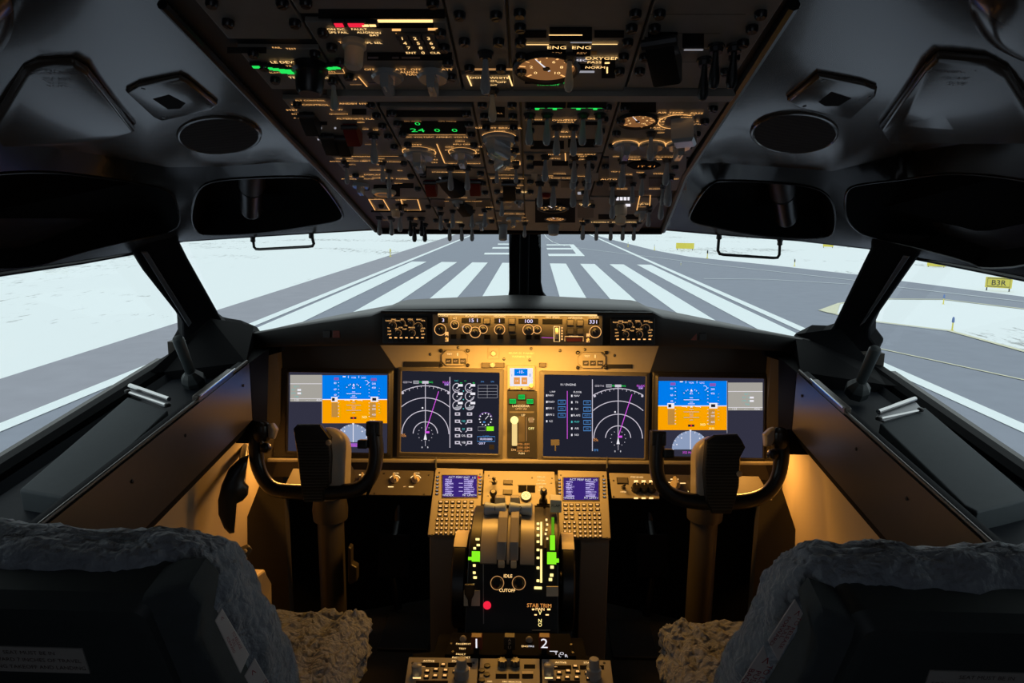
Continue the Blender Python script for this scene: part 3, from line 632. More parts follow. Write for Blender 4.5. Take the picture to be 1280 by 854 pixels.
class Panel:
    """A removable instrument module: face plate plus the parts standing on it, laid out on frame fr."""
    def __init__(s, fr, name, label, cat, poly, mat, h=.006, group=None, bevel=.0012):
        s.fr = fr; s.h = h; c = sum(fr.X(x, y) for x, y in poly)/len(poly)
        s.t = thing(name, label, cat, c, group); s.leg = MB(); s.f2 = fr.off(h)
        MB().mat(mat).prism([fr.X(x, y, 0) for x, y in poly], fr.n*h).build('face_plate', None, s.t, smooth=False, bevel=bevel)
    def loc(s, x, y): return s.f2.loc(x, y)
    def put(s, name, key, bld, x, y, rot=0, sc=1.0, h=0): return inst(name, key, bld, s.t, s.f2, *s.loc(x, y), rot, h, sc)
    def T(s, x, y, sc=1.0, cap='knob_grey'): return s.put('toggle_switch', 'toggle_'+cap, toggle_mesh(cap), x, y, random.uniform(-.05, .05), sc)
    def K(s, x, y, sc=1.0, mt='knob_grey'): return s.put('rotary_knob', 'knob_'+mt, knob_mesh(mt), x, y, random.uniform(-.8, .8), sc)
    def S(s, x, y, sc=1.0, rot=0, mt='knob_clear'): return s.put('selector_knob', 'selector_'+mt, selector_mesh(mt), x, y, rot, sc)
    def L(s, x, y, mt, w, h, name='annunciator_light'): return s.put(name, 'light_%s_%d_%d' % (mt, w*1e4, h*1e4), light_mesh(mt, w, h), x, y)
    def G(s, x, y, r, lit=False, ang=.5):
        g = s.put('round_gauge', 'gauge_lit' if lit else 'gauge', lit_gauge_mesh if lit else gauge_mesh(), x, y, 0, r)
        n = inst('needle', 'needle', needle_mesh, g, s.f2, *s.loc(x, y), ang, 0, r); return g
    def R(s, x, y, mt, sc=1.0, rot=0): return s.put('switch_guard', 'guard_'+mt, guard_mesh(mt), x, y, rot, sc)
    def F(s, pts):
        for x, y in pts: s.put('quarter_turn_fastener', 'fastener', fastener_mesh, x, y, random.uniform(0, 3))
    def screws(s, pts):
        for x, y in pts: s.put('screw', 'screw', screw_mesh, x, y, random.uniform(0, 3))
    def text(s, x, y, t, size=.005, mt='amber', sx=1.0, rot=0):
        if not t: return
        a, b = s.loc(x, y)
        if mt in ('green', 'lcd_digit', 'orange_txt') or mt == 'white' and len(t) < 3: return MB().mat(mt).text(s.f2, a, b, t, size*(1.2 if s.fr is OH else 1.0), .0018, rot, sx).build('lit_digits', None, s.t, smooth=False, recalc=False)
        s.leg.mat(mt).text(s.f2, a, b, t, size*(1.2 if s.fr is OH else 1.0), .0018, rot, sx)
    def line(s, pts, w=.0012, mt='amber'):
        if True: return MB().mat(mt).pline(s.f2, [s.loc(x, y) for x, y in pts], w, .0015).build('trim_line' if mt not in EMIT else 'lit_line', None, s.t, smooth=False, recalc=False)
        s.leg.mat(mt).pline(s.f2, [s.loc(x, y) for x, y in pts], w, .0015)
    def ring(s, x, y, r, mt='amber', a0=-40, a1=220, w=.0012):
        a, b = s.loc(x, y)
        if True: return MB().mat(mt).pline(s.f2, ring_pts(a, b, r, a0, a1), w, .0015).build('dial_ring' if mt not in EMIT else 'lit_ring', None, s.t, smooth=False, recalc=False)
        s.leg.mat(mt).pline(s.f2, ring_pts(a, b, r, a0, a1), w, .0015)
    def rect(s, x0, x1, y0, y1, mt, h=.0005, name=None):
        if mt in ('black_matte', 'overhead_dark', 'panel_brown', 'panel_tan', 'bezel', 'cream', 'amber_cap', 'strip_metal', 'bezel_dark', 'overhead_grey', 'handle_red'):
            nm = {'black_matte': 'dark_window', 'overhead_dark': 'dark_window', 'strip_metal': 'metal_strip', 'amber_cap': 'amber_cap', 'handle_red': 'red_bar'}.get(mt, 'raised_plate')
            return MB().mat(mt).prism([s.f2.X(x, y, 0) for x, y in ((x0, y1), (x1, y1), (x1, y0), (x0, y0))], s.f2.n*max(h, .0004)).build(nm, None, s.t, smooth=False)
        MB().mat(mt).prism([s.f2.X(x, y, 0) for x, y in ((x0, y1), (x1, y1), (x1, y0), (x0, y0))], s.f2.n*max(h, .0005)).build('lit_bar', None, s.t, smooth=False)
    def done(s):
        if s.leg.f: s.leg.build('lettering', None, s.t, smooth=False, recalc=False)
        return s.t
def proj(p):
    d = V3(*p)-CAM; z = d@FW; return CX+F*(d@RT)/z, CY-F*(d@UP)/z
def oa(x, y): return OH.loc(x, y)[0]
def ob_(y): return OH.loc(655, y)[1]
def opoly(a0, a1, y0, y1, g=.0012):
    return [proj(OH.P(a, b)) for a, b in ((a0+g, ob_(y1)+g), (a1-g, ob_(y1)+g), (a1-g, ob_(y0)-g), (a0+g, ob_(y0)-g))]
# backing frame the modules are fastened to, with a step edge between fields, its lamplight put into the tan
eL = OH.X(470, 286); eR = OH.X(829, 286); tL = OH.X(203, 0); tR = OH.X(992, 0)
tL = tL+(tL-OH.X(405, 214))*.35; tR = tR+(tR-OH.X(857, 214))*.35
t = thing('overhead_frame', 'black backing frame holding all the overhead switch panels', 'panel', (eL+eR)/2)
MB().prism([eL, eR, OH.X(857, 214), OH.X(992, 0), tR, tL, OH.X(203, 0), OH.X(405, 214)], -OH.n*.03).build('backing_plate', 'overhead_dark', t, smooth=False)
MB().prism([OH.X(*p) for p in ((418, 116), (915, 116), (920, 108.5), (409, 108.5))], OH.n*.011, .002).build('cross_rib', 'panel_tan', t, smooth=False)
MB().prism([eL+V3(-.0, .0, .002), eR+V3(0, 0, .002), eR+V3(0, .012, -.004), eL+V3(0, .012, -.004)], OH.n*.010).build('front_lip', 'frame_black', t, smooth=False, bevel=.003)
for q0, q1 in (((203, 0), (405, 214)), ((405, 214), (470, 286))): MB().tube([OH.X(*q0, .004), OH.X(*q1, .004)], .005, 8).build('edge_seal', 'black_satin', t)
for q0, q1 in (((992, 0), (857, 214)), ((857, 214), (829, 286))): MB().tube([OH.X(*q0, .004), OH.X(*q1, .004)], .006, 8).build('edge_seal', 'black_satin', t)
B = [oa(408, 190)+.006, oa(480, 140), oa(596, 150), oa(652, 150), oa(762, 160), oa(868, 190)-.004]
A = [oa(330, 100)+.004, oa(367, 0), oa(567, 50), oa(637, 50), oa(800, 45), oa(940, 60)-.002]
OG = 'overhead switch panels'
def OP(name, label, a0, a1, y0, y1, mat='overhead_grey', h=.006): return Panel(OH, name, label, 'panel', opoly(a0, a1, y0, y1), mat, h, OG)
def dz(p, a0, a1, y0, y1, n):
    for i in range(n):
        y = y0+(y1-y0)*(i+.5)/n
        for a in (a0+.011, a1-.011):
            x_, y_ = proj(OH.P(a, ob_(y))); p.F([(x_, y_)])
# ---- aft field
p = OP('blank_panel', 'bare dark cover plate of the overhead, above the two arcs of green lights', A[0], A[1], -38, 44); dz(p, A[0], A[1], -10, 40, 2); p.done()
p = OP('slat_light_panel', 'overhead panel with two arcs of green slat lights and a big black knob', A[0], A[1], 55, 108)
p.rect(284, 333, 59, 66, 'black_matte')
for x, y, s_ in ((346, 57.5, 'FAIL'), (364, 59, 'TEST')): p.text(x, y, s_, .0042)
p.text(361, 76, 'LE DEVICES', .0065, 'amber_hot'); p.text(370, 81, 'TRANSIT', .0045); p.text(371, 84, 'EXT', .004); p.text(370, 86.5, 'FULL', .004)
for i, (x, y) in enumerate(((320.5, 79), (329, 80), (337, 81), (345, 82), (352.5, 83), (360, 83.5), (355, 85.5), (363, 86.3), (398, 81), (403.5, 82), (409, 81.2), (415, 80.6), (421, 80), (398, 86), (394, 87))): p.L(x, y, 'green', .0075, .0045)
p.text(344, 89, 'SLATS', .004); p.text(412, 88, 'SLATS', .004); p.text(382, 91, 'L  EFDS', .004); p.text(386, 95.3, 'TEST  APPLIED', .0058, 'amber_hot'); p.line([(428, 84), (431, 90), (405, 90.5)], .001)
inst('big_knob', 'bigknob', lambda: MB().mat('black_satin').lathe((0, 0, 0), (0, 0, 1), [(.019, 0), (.019, .006), (.016, .009), (.014, .028), (.011, .032)], 28), p.t, p.f2, *p.loc(388, 82))
p.T(417, 100); p.text(441, 97.5, 'OFF', .0045); p.line([(448, 94), (459, 107)], .0014); p.rect(390, 402, 100, 102, 'strip_metal'); p.text(445, 104, 'NORM', .0036, 'amber_dim')
dz(p, A[0], A[1], 58, 108, 3); p.done()
p = OP('blank_panel', 'bare dark cover plate above the lit keypad and red lamps', A[1], A[2], -38, 11); dz(p, A[1], A[2], -30, 12, 2); p.done()
p = OP('keypad_panel', 'overhead panel with lit number keypad, three red lamps and two clear selectors', A[1], A[2], 20, 108)
p.rect(398, 556, 11.5, 22.5, 'black_matte')
for x in (424, 441, 450.5): p.L(x, 26, 'red', .008, .006)
for x in (457, 466): p.L(x, 26.5, 'amber_hot', .006, .003)
p.rect(470, 541, 24.5, 27.6, 'amber_hot'); p.rect(465, 542, 28, 34.5, 'black_matte')
p.rect(490, 501, 36, 38.2, 'amber'); p.rect(535, 547, 35, 37.5, 'amber')
for x, y, s_ in ((420, 34.5, 'ON DC'), (449, 34.5, 'FAULT'), (422, 38.5, 'GPS FAIL'), (456, 38.5, 'ALIGN'), (471, 39, 'ON'), (468, 42, 'BAT')): p.text(x, y, s_, .0044, 'amber_hot')
p.text(428, 51, 'TK', .005); p.text(464, 51.5, 'DSPL SEL', .0046, 'amber_hot')
kx = [(503, 519, 536), (506.5, 523, 539), (511, 526, 541.5), (514, 529, 544)]
for r_, (row, y) in enumerate(zip(('123', '456', '789', ('ENT', '0', 'CLR')), (43.5, 49.5, 55.3, 61.5))):
    for c_, ch in enumerate(row):
        def kb(): 
            m = MB().mat('overhead_dark'); m.box(-.0062, .0062, -.0052, .0052, 0, .0035, .001); return m
        p.put('key', 'irskey', kb, kx[r_][c_], y); p.leg.mat('amber_hot').text(p.f2, *p.loc(kx[r_][c_], y), ch, .0078 if len(ch) == 1 else .0058, .0040)
    p.line([(kx[r_][0]-8, y-4), (kx[r_][0]-4, y+3)], .0007, 'amber')
p.put('selector_knob', 'bigtan', lambda: MB().mat('knob_cream').lathe((0, 0, 0), (0, 0, 1), [(.012, 0), (.012, .006), (.0095, .008), (.009, .024), (.007, .027)], 20), 443, 52)
p.rect(459, 565, 65.5, 74.5, 'black_matte', .001)
for x0, x1 in ((460, 473), (490, 498.5), (502, 525)): p.rect(x0, x1, 69.5, 71.5, 'strip_metal', .0016)
p.line([(458, 80.5), (477, 80.5)], .0016, 'strip_metal'); p.line([(491, 80.5), (560, 80.5)], .0016, 'strip_metal')
for x, y, s_ in ((462, 85, 'OFF'), (501, 85, 'ATT'), (520, 85, 'OFF'), (559, 85, 'ATT'), (515, 91.5, 'NAV'), (511, 88.5, 'ALIGN')): p.text(x, y, s_, .0055)
p.S(484.5, 93, 1.35); p.S(541, 93, 1.35); p.rect(461, 475, 103, 105, 'strip_metal')
dz(p, A[1], A[2], 30, 104, 4); p.done()
p = OP('dome_light_panel', 'plain overhead panel with one grey dome light toggle', A[2], A[3], -38, 83); p.T(607, 66, 1.25); dz(p, A[2], A[3], 0, 100, 3); p.done()
p = OP('ground_switch_panel', 'narrow overhead strip with two slanting lit lines around one toggle', A[2], A[3], 86.5, 108)
p.rect(583, 641, 85.5, 87.5, 'amber_dim'); p.line([(584, 93), (589.5, 106)], .0016, 'amber_hot'); p.line([(636, 93), (640.5, 106)], .0016, 'amber_hot')
for x, y, s_, z in ((612, 95.5, 'DOME WHITE', .0058), (615, 99.5, 'DIM', .005), (627, 101, 'OFF', .005), (612, 104.5, 'BRIGHT', .0042)): p.text(x, y, s_, z, 'amber_hot')
p.T(615.5, 112, 1.1, 'knob_cream'); p.done()
p = OP('oxygen_panel', 'overhead panel with big orange rimmed oxygen gauge and green lit label', A[3], A[4], -38, 108)
for x0, x1, y0, y1 in ((648, 683, 38, 46), (687, 740, 34, 50), (743, 780, 38, 46)): p.rect(x0, x1, y0, y1, 'black_matte', .001)
for x0, x1, y, m_ in ((655, 686, 54, 'amber_hot'), (686, 728, 42, 'amber_hot'), (713, 740, 51.5, 'white_dim'), (740, 772, 53.5, 'amber_hot')): p.line([(x0, y), (x1, y)], .0016, m_)
for x in (696, 727):
    p.rect(x-11, x+11, 55.5, 69, 'black_matte', .001); p.text(x, 57.5, 'ENG', .0075, 'amber_hot', 1.1); p.text(x, 64.5, 'REV', .005, 'amber_dim')
p.rect(685, 706, 71, 78, 'strip_metal'); p.rect(716, 740, 71, 78, 'strip_metal'); p.text(696, 73.5, 'EEC', .0055, 'white'); p.text(727, 73.5, 'EEC', .0055, 'white')
p.T(712, 69, 1.1, 'knob_cream'); p.rect(678, 685, 65, 70, 'amber_cap'); p.rect(739, 746, 64, 68, 'amber_cap')
p.G(683, 83, .036, True); p.text(680, 73, 'OXYGEN', .006, 'amber_hot')
for x, y, s_, z in ((754, 71, 'OXYGEN', .0075), (743, 76, 'PASS', .006), (744, 82.5, 'NORM', .006)): p.text(x, y, s_, z, 'amber_hot')
p.rect(752, 769, 73, 97, 'black_matte', .0008); p.line([(759, 76), (759, 78)], .005, 'amber_hot'); p.line([(759, 82), (759, 90)], .0016, 'amber_hot'); p.rect(719, 743, 88.5, 90.5, 'white_dim'); p.rect(722, 740, 80, 87, 'black_matte')
p.rect(656, 712, 93, 104, 'black_matte', .0008)
for x, y, w_, s_ in ((670, 93.5, 0, 'FLAP'), (699, 93.5, 0, 'SLAT'), (685, 95.5, 0, 'LE'), (670, 99, 0, 'LE FLAPS'), (700, 99, 0, 'EXT'), (685, 104, 0, 'TRANSIT'), (672, 101, 0, 'GEAR'), (700, 101.5, 0, 'DOWN')): p.text(x, y, s_, .0055, 'green')
p.line([(661, 98.5), (679, 98.5)], .0022, 'green'); p.line([(690, 98.3), (711, 98.3)], .0022, 'green'); p.line([(675, 103.5), (697, 103.5)], .0018, 'green')
dz(p, A[3], A[4], 5, 95, 5); p.done()
p = OP('interphone_panel', 'grey overhead panel with black hinged guard and three small black toggles', A[4], A[5], -38, 103)
for y in (16, 40, 60, 76): p.line([(812, y), (932 if y < 30 else 900, y)], .0008, 'black_matte')
p.rect(810, 847, 40, 56, 'black_matte'); p.R(830, 60, 'black', 1.7, .35); p.line([(818, 78), (844, 86)], .003, 'knob_cream'); p.rect(853, 880, 42, 60, 'black_matte'); p.line([(855, 60.5), (879, 60.5)], .003, 'white_dim')
for x, y in ((881, 74), (895, 57), (918, 57)): p.T(x, y, 1.25, 'black')
dz(p, A[4], A[5], 5, 95, 5); p.done()

# ---- forward field, first column
p = OP('flight_control_panel', 'overhead flight control panel with black guards and one red guard', B[0], B[1], 119, 191)
for x, y, s_, z in ((388, 124, 'FLT CONTROL', .0045), (388, 129.5, 'FLT CONTROL', .0058), (440, 128, 'STANDBY HYD', .0056), (365, 136, 'STBY', .0055), (370, 141, 'RUD', .0045), (373, 146, 'A ON', .004), (421, 135.5, 'LOW', .0055), (423.5, 141, 'QUANTITY', .004), (447, 147, 'ALTERNATE FLAPS', .0055), (451, 151.5, 'ARM', .004), (457, 160, 'OFF', .0042), (470, 161, 'UP', .005)): p.text(x, y, s_, z, 'amber')
for x, y in ((388, 150), (413, 176), (430, 178)): p.R(x, y-3, 'black', 1.1)
p.R(441, 161, 'red_guard', 1.1); p.T(467, 168, 1.2); p.line([(456, 179.5), (472, 179.5)], .001, 'amber_dim'); p.rect(394, 409, 152, 156, 'black_matte'); p.rect(440, 458, 136, 143, 'black_matte')
for x, y in ((401, 160), (419, 160), (398, 174), (435, 178)): p.rect(x-1.2, x+1.2, y-.9, y+.9, 'white_dim')
dz(p, B[0], B[1], 124, 190, 5); p.done()
p = OP('source_selector_panel', 'overhead navigation and displays source panel with clear selector and lit disc', B[0], B[1], 192.5, 245.5)
for x, y, s_, z in ((452, 194.3, 'NAVIGATION', .0058), (424, 197, 'VHF', .0048), (437, 197, 'NAV', .0045), (477, 197, 'FMC', .0045), (446, 200, 'BOTH ON', .0055), (465.5, 200, 'BOTH ON', .0055), (419, 200.5, 'BOTH', .005), (493, 201, 'NORMAL', .0045), (440, 204.5, 'ON 2', .004), (476, 204.5, 'ON L', .0045), (472, 211.5, 'SOURCE', .0058), (500, 212, 'ALL', .0045), (467, 217.3, 'DISPLAYS', .0062), (444, 219.5, 'SOURCE', .0065), (436, 222.5, 'ALL ON', .006), (461, 222.5, 'AUTO', .005), (479, 221.5, 'CONTROL', .0062), (503, 222.5, 'PANEL', .006), (498, 228, 'BOTH', .004)): p.text(x, y, s_, z, 'amber')
p.line([(428, 194), (440, 194)], .0008); p.line([(464, 194), (498, 194.2)], .0008)
for x, y in ((433, 206), (478, 203), (486, 213), (486, 226)): p.T(x, y, .9)
p.S(451, 231, 1.1); p.rect(467, 500, 231, 245, 'black_matte', .001)
inst('lit_disc', 'litdisc', lambda: MB().mat('cream').lathe((0, 0, 0), (0, 0, 1), [(.021, 0), (.021, .004), (.017, .008), (.0165, .007), (.0, .007)], 28, True, False).mat('lit_dial').lathe((0, 0, .0072), (0, 0, 1), [(.0165, 0), (.012, .001)], 28, False, False), p.t, p.f2, *p.loc(480, 238.5))
p.rect(497, 517, 229, 235, 'black_matte'); dz(p, B[0], B[1], 196, 244, 3); p.done()
p = OP('fuel_panel', 'overhead fuel panel with two amber outlined squares at the front left corner', B[0], B[1], 246.5, 285)
for x0, x1, y0, y1 in ((461, 479, 248.5, 262), (501, 522, 248.5, 262)):
    d = 8 if x0 < 490 else 4
    p.line([(x0, y0), (x0+d, y1), (x1+d, y1)], .0018); p.line([(x0, y0), (x1, y0), (x1+d, y1)], .0018)
    p.line([(x0+1.5, y0+1), (x0+d+1.5, y1-1.4), (x1+d-2, y1-1.4)], .0008, 'amber_dim')
for x, y, s_ in ((473, 248, 'FUEL'), (501, 249, 'CROSS'), (496, 261, 'L'), (510, 262, 'R')): p.text(x, y, s_, .0055)
p.put('rotary_knob', 'knob_cream_f', knob_mesh('knob_cream', .008, .014), 495, 263); p.S(502, 256, .9, 0, 'black_satin'); p.rect(464, 488, 263, 265, 'black_matte'); p.rect(503, 532, 263, 265, 'black_matte')
for x, y in ((474, 271), (489, 271), (500, 266), (513, 272), (527, 272), (518, 280), (531, 280)): p.T(x, y, 1.15, 'black_satin' if x > 510 else 'knob_grey')
p.text(519, 273, 'AFT', .005); p.text(482, 274, 'FWD', .004, 'amber_dim'); dz(p, B[0], B[1], 250, 284, 2); p.done()
# ---- second column
p = OP('electrical_meter_panel', 'overhead electrical panel with green lit digits and two clear selectors', B[1], B[2], 128, 205)
p.rect(500, 583, 151.5, 166.5, 'black_matte', .0008); p.rect(483, 588, 138, 146, 'black_matte')
for x, y, s_, z in ((522, 153.3, '0', .012), (522, 161.5, '24', .015), (546.5, 161.5, '0', .013), (568.3, 161.5, '0', .013)): p.text(x, y, s_, z, 'green', 1.1)
for x, y, s_ in ((516, 150, 'DC AMPS'), (559, 150, 'CPS FREQ')): p.text(x, y, s_, .0045, 'amber_dim')
for x, y, s_ in ((521, 170, 'DC VOLTS'), (547, 170, 'AC AMPS'), (571, 170, 'AC VOLTS'), (521, 179.5, 'STBY', ), (575, 175, 'GEN'), (578, 179, 'APU GEN')): p.text(x, y, s_, .0055)
p.line([(511, 167.3), (582, 167.3)], .0008); p.line([(546, 179), (556, 203)], .0014)
p.S(524, 191, 1.75); p.S(578, 191, 1.35)
for x, y, s_ in ((507, 185.5, 'BAT'), (512, 190.5, 'BUS'), (540, 186, 'BAT'), (538.5, 190, 'AUX'), (541, 194.3, 'TR1'), (543, 198.3, 'TR2'), (543, 202, 'TR3'), (562, 182.3, 'GRD'), (562, 186.3, 'PWR'), (566, 191, 'GEN'), (596, 182, 'GEN2'), (595, 186.2, 'INV'), (594, 190.4, 'TEST'), (594, 196, 'STBY'), (567, 203, 'CAB/UTIL'), (592, 203.2, 'IFE/SEAT')): p.text(x, y, s_, .005)
p.ring(524, 189, .024); p.ring(578, 189, .020); dz(p, B[1], B[2], 134, 200, 5); p.done()
p = OP('standby_power_panel', 'overhead standby power panel with two red guards and black guard between', B[1], B[2], 206.5, 247)
p.text(561, 214, 'STANDBY POWER', .0055); p.rect(525, 533, 207, 222, 'black_matte'); p.rect(566, 580, 207, 212, 'black_matte')
p.T(563, 209, 1.1); p.T(584, 209, 1.1)
p.R(539, 229, 'red_guard', 1.1); p.R(594, 228, 'red_guard', 1.1); p.R(565, 226, 'black', 1.4, .5); p.line([(549, 221), (576, 237)], .0022, 'white_dim'); p.text(601, 222, 'BAT', .004, 'amber_dim'); p.text(572, 246, 'GRD POWER', .005)
dz(p, B[1], B[2], 210, 246, 3); p.done()
p = OP('bus_transfer_panel', 'overhead generator bus panel with black guard and two dark windows at front', B[1], B[2], 248, 285)
for x in (547, 604): p.rect(x-9, x+9, 248.5, 258, 'overhead_dark', .0012)
p.R(580, 256, 'black', 1.1, .4); p.line([(572, 261), (585, 267)], .0022, 'white_dim'); p.S(572, 252, .8)
for x, y in ((551, 266), (566, 263), (590, 263), (606, 262), (562, 281), (577, 281), (590, 281)): p.T(x, y, 1.05)
p.S(602, 279, 1.0); p.text(569, 277, 'APU GEN', .006, 'amber_hot'); p.text(558, 276.5, 'GEN 1', .005); p.text(602, 268, 'GEN', .005); p.text(613, 272, 'OFF', .005); p.text(558, 250.5, 'ON', .0045); p.text(592, 250.5, 'BUS TRANS', .005); p.text(612, 258, 'DRIVE', .0045)
dz(p, B[1], B[2], 252, 284, 2); p.done()
# ---- third column
p = OP('panel_lighting_panel', 'narrow overhead panel with two big stacked round selectors under a black placard', B[2], B[3], 119, 213)
p.rect(613, 631, 134, 146, 'black_matte', .001); p.text(622, 140, 'PULL', .005, 'amber_dim')
p.rect(601, 648, 151.5, 155.5, 'overhead_dark', .001)
for x, y, s_, z in ((623, 158.5, 'CIRCUIT BREAKER', .0062), (625, 162.3, 'PANEL', .0045), (612, 172, 'OFF', .005), (615, 189, 'OFF', .005), (633, 211, 'EQUIP', .004)): p.text(x, y, s_, z)
p.ring(624, 171, .024, 'amber', 20, 160); p.S(624, 173, 1.75, .5); p.ring(627, 190, .022, 'amber', 20, 160); p.S(628, 191, 1.6, -.4)
p.line([(609, 191.5), (619, 191.5), (619, 199.5)], .001); p.line([(650, 191.5), (637, 191.5), (637, 199.5)], .001); p.line([(613, 204), (613, 200.3), (650, 200.8), (650, 205)], .0016)
p.text(617, 198, 'BAT', .004); p.text(645, 199, 'GEN', .004); p.T(621, 208, .8); p.T(645, 208, .8); p.text(634, 209, 'NORMAL', .0045)
dz(p, B[2], B[3], 122, 208, 6); p.done()
p = OP('emergency_exit_light_panel', 'narrow overhead panel with black guard and orange cap under EMER EXIT LIGHTS', B[2], B[3], 215, 259.5)
p.text(633, 217.5, 'COOLING', .005); p.text(634, 222, 'EMER EXIT LIGHTS', .0055)
for x, y, s_ in ((647, 227, 'OFF'), (648, 230.5, 'ARMED'), (647, 234, 'ON')): p.text(x, y, s_, .0046)
p.text(649, 239, 'ARMED', .0085, 'amber_hot'); p.text(625, 239, 'NOT', .0075, 'amber')
p.R(637, 231, 'black', 1.3); p.rect(632.5, 641, 241, 250, 'amber_cap', .004); p.T(627.5, 248, 1.0); p.S(649, 252, .7); p.rect(626, 640, 257, 260.5, 'strip_metal'); p.text(634, 252, 'ATTEND', .004, 'amber_dim')
dz(p, B[2], B[3], 219, 258, 3); p.done()
p = OP('seat_belt_sign_panel', 'narrow front overhead panel above the centre post with a hanging grey knob', B[2], B[3], 261, 285)
p.text(642, 266.5, 'FASTEN BELTS', .0058); p.S(642, 273, 1.15); p.T(656, 279, .9); p.put('rotary_knob', 'longknob', lambda: MB().mat('knob_grey').lathe((0, 0, 0), (0, 0, 1), [(.010, 0), (.010, .003), (.0085, .006), (.009, .03), (.007, .032)], 16), 629, 281.5)
p.text(655, 271, 'OFF', .0045); p.text(656, 275, 'AUTO', .0045); p.text(623, 275, 'CHIME', .004, 'amber_dim'); p.done()
# ---- fourth column
p = OP('window_heat_panel', 'overhead window heat panel with green lit line over four toggles', B[3], B[4], 119, 185)
for x0, x1 in ((661, 682), (683, 704), (713, 733), (734, 754)):
    p.L((x0+x1)/2, 126, 'black_matte', .026, .02); p.line([(x0+1, 133.6), (x1-1, 133.6)], .0016, 'green'); p.rect((x0+x1)/2-2.6, (x0+x1)/2+2.6, 135, 137, 'green')
for x, y in ((662, 143), (684, 143), (729, 143), (750, 143), (696, 158), (717, 158)): p.T(x, y, 1.15)
p.rect(665, 683, 152, 156, 'black_matte'); p.rect(732, 748, 152, 156, 'black_matte')
for x, y, s_ in ((700, 148.7, 'OVHT'), (713, 148.7, 'TEST'), (702, 151.5, 'PWR'), (712, 151.5, 'PWR'), (673, 148, 'SIDE'), (740, 147, 'FWD'), (706, 163.3, 'HEAT'), (706, 169.5, 'A  TEST  B')): p.text(x, y, s_, .0062 if 'T' in s_ else .0045)
p.rect(663, 705, 176, 186, 'black_matte'); p.rect(710, 748, 174, 184, 'black_matte'); dz(p, B[3], B[4], 124, 184, 4); p.done()
p = OP('probe_heat_panel', 'overhead probe heat panel with long paired toggles below the window heat row', B[3], B[4], 186.5, 214)
for x, y, s_ in ((693, 192, 'PITOT'), (692, 197, 'STATIC'), (728.5, 191.6, 'PROBE HEAT'), (728, 194, 'TEST'), (728, 198, 'OFF')): p.text(x, y, s_, .0055)
p.line([(706.5, 190), (707, 200)], .0014); p.rect(666, 682, 201, 207, 'black_matte'); p.rect(690, 710, 201, 207, 'black_matte')
for x, y in ((682, 195), (718, 196), (736, 196), (717, 206), (736, 206)): p.T(x, y, 1.15)
dz(p, B[3], B[4], 190, 213, 2); p.done()
p = OP('hydraulic_pump_panel', 'overhead hydraulic pump panel with four toggles above the round lit gauges', B[3], B[4], 215.5, 246)
for x, y, s_ in ((684, 218.5, 'WING'), (684, 221, 'ANTI'), (704, 221.6, 'HYD PUMPS'), (726, 219, 'ENG'), (700, 216, 'COWL')): p.text(x, y, s_, .0058)
for x in (668, 744): p.rect(x-4, x+4, 216, 226, 'panel_tan')
for x in (692, 706, 712): p.rect(x-5, x+5, 225, 234, 'panel_brown', .001)
for x, y in ((675, 228), (692, 228), (717, 228), (733, 228)): p.T(x, y, 1.25)
p.put('red_light_cap', 'redcap', lambda: MB().mat('red_guard').lathe((0, 0, 0), (0, 0, 1), [(.010, 0), (.010, .004), (.006, .007)], 14), 682, 243)
p.rect(722, 732, 240, 243, 'white_dim'); p.text(727, 236, 'ON', .004, 'amber_dim'); dz(p, B[3], B[4], 219, 245, 2); p.done()
p = OP('pressurization_gauge_panel', 'front overhead panel with one bluish and one orange lit round gauge', B[3], B[4], 247.5, 285)
p.rect(669, 719, 248, 278, 'black_matte', .0006); p.G(691, 259, .030); p.G(694, 273, .022, True); p.put('rotary_knob', 'cabknob', knob_mesh('knob_grey', .011, .020), 692, 282)
p.rect(722, 742, 250, 272, 'panel_brown', .0008); p.text(731, 254, 'CABIN', .006, 'amber_hot'); p.line([(726, 256), (731, 252.5), (736, 256)], .0016, 'amber_hot'); p.T(729, 278, 1.1)
p.text(729, 275.5, 'HORN', .0045); p.line([(720, 249), (720, 284)], .001, 'strip_metal'); p.done()
# ---- fifth column
p = OP('air_temperature_panel', 'overhead air temperature panel with lit dial and big square knob by right edge', B[4], B[5], 119, 190)
p.G(797, 150, .026, True); p.rect(776, 820, 128, 140, 'black_matte')
for x, y, s_, z in ((838, 139.3, 'AIR TEMP', .0062), (871, 140, 'PASS', .0062), (852, 142, 'SUPPLY DUCT', .0045), (858, 145, 'CABIN', .004), (823, 147, 'CONT', .006), (824, 150.5, 'CAB', .006), (823, 154, 'DUCT', .0045), (872, 150, 'R', .005), (875, 153.5, 'PACK', .004), (813, 158, 'TRIM AIR', .0055), (825, 160, 'OVHT', .0045), (826, 164.5, 'OFF', .0045), (784, 175.5, 'CONT CAB', .0045), (819, 175.3, 'FWD', .0045), (847, 175.3, 'AFT', .0045)): p.text(x, y, s_, z)
p.ring(847, 151, .024, 'amber', 60, 260, .0016); p.put('selector_knob', 'squareknob', lambda: MB().mat('knob_clear').prism([(-.014, -.014, 0), (.014, -.014, 0), (.014, .014, 0), (-.014, .014, 0)], (0, 0, .03), .004), 855, 152, .35)
for x in (782, 815, 848.5): p.ring(x, 179.5, .018, 'amber', -60, 240, .0016); p.S(x, 180, 1.35)
p.T(814, 166, 1.1); dz(p, B[4], B[5], 124, 188, 4); p.done()
p = OP('bleed_air_panel', 'pale overhead bleed air panel with red lit lens gauge and two dark windows', B[4], B[5], 191.5, 240, 'panel_brown')
p.rect(761, 858, 193, 238, 'overhead_grey', .0004)
q = [(783.5, 205), (792, 201), (804, 199.6), (817, 200.6), (826, 205), (817, 209), (804, 210.5), (792, 209)]
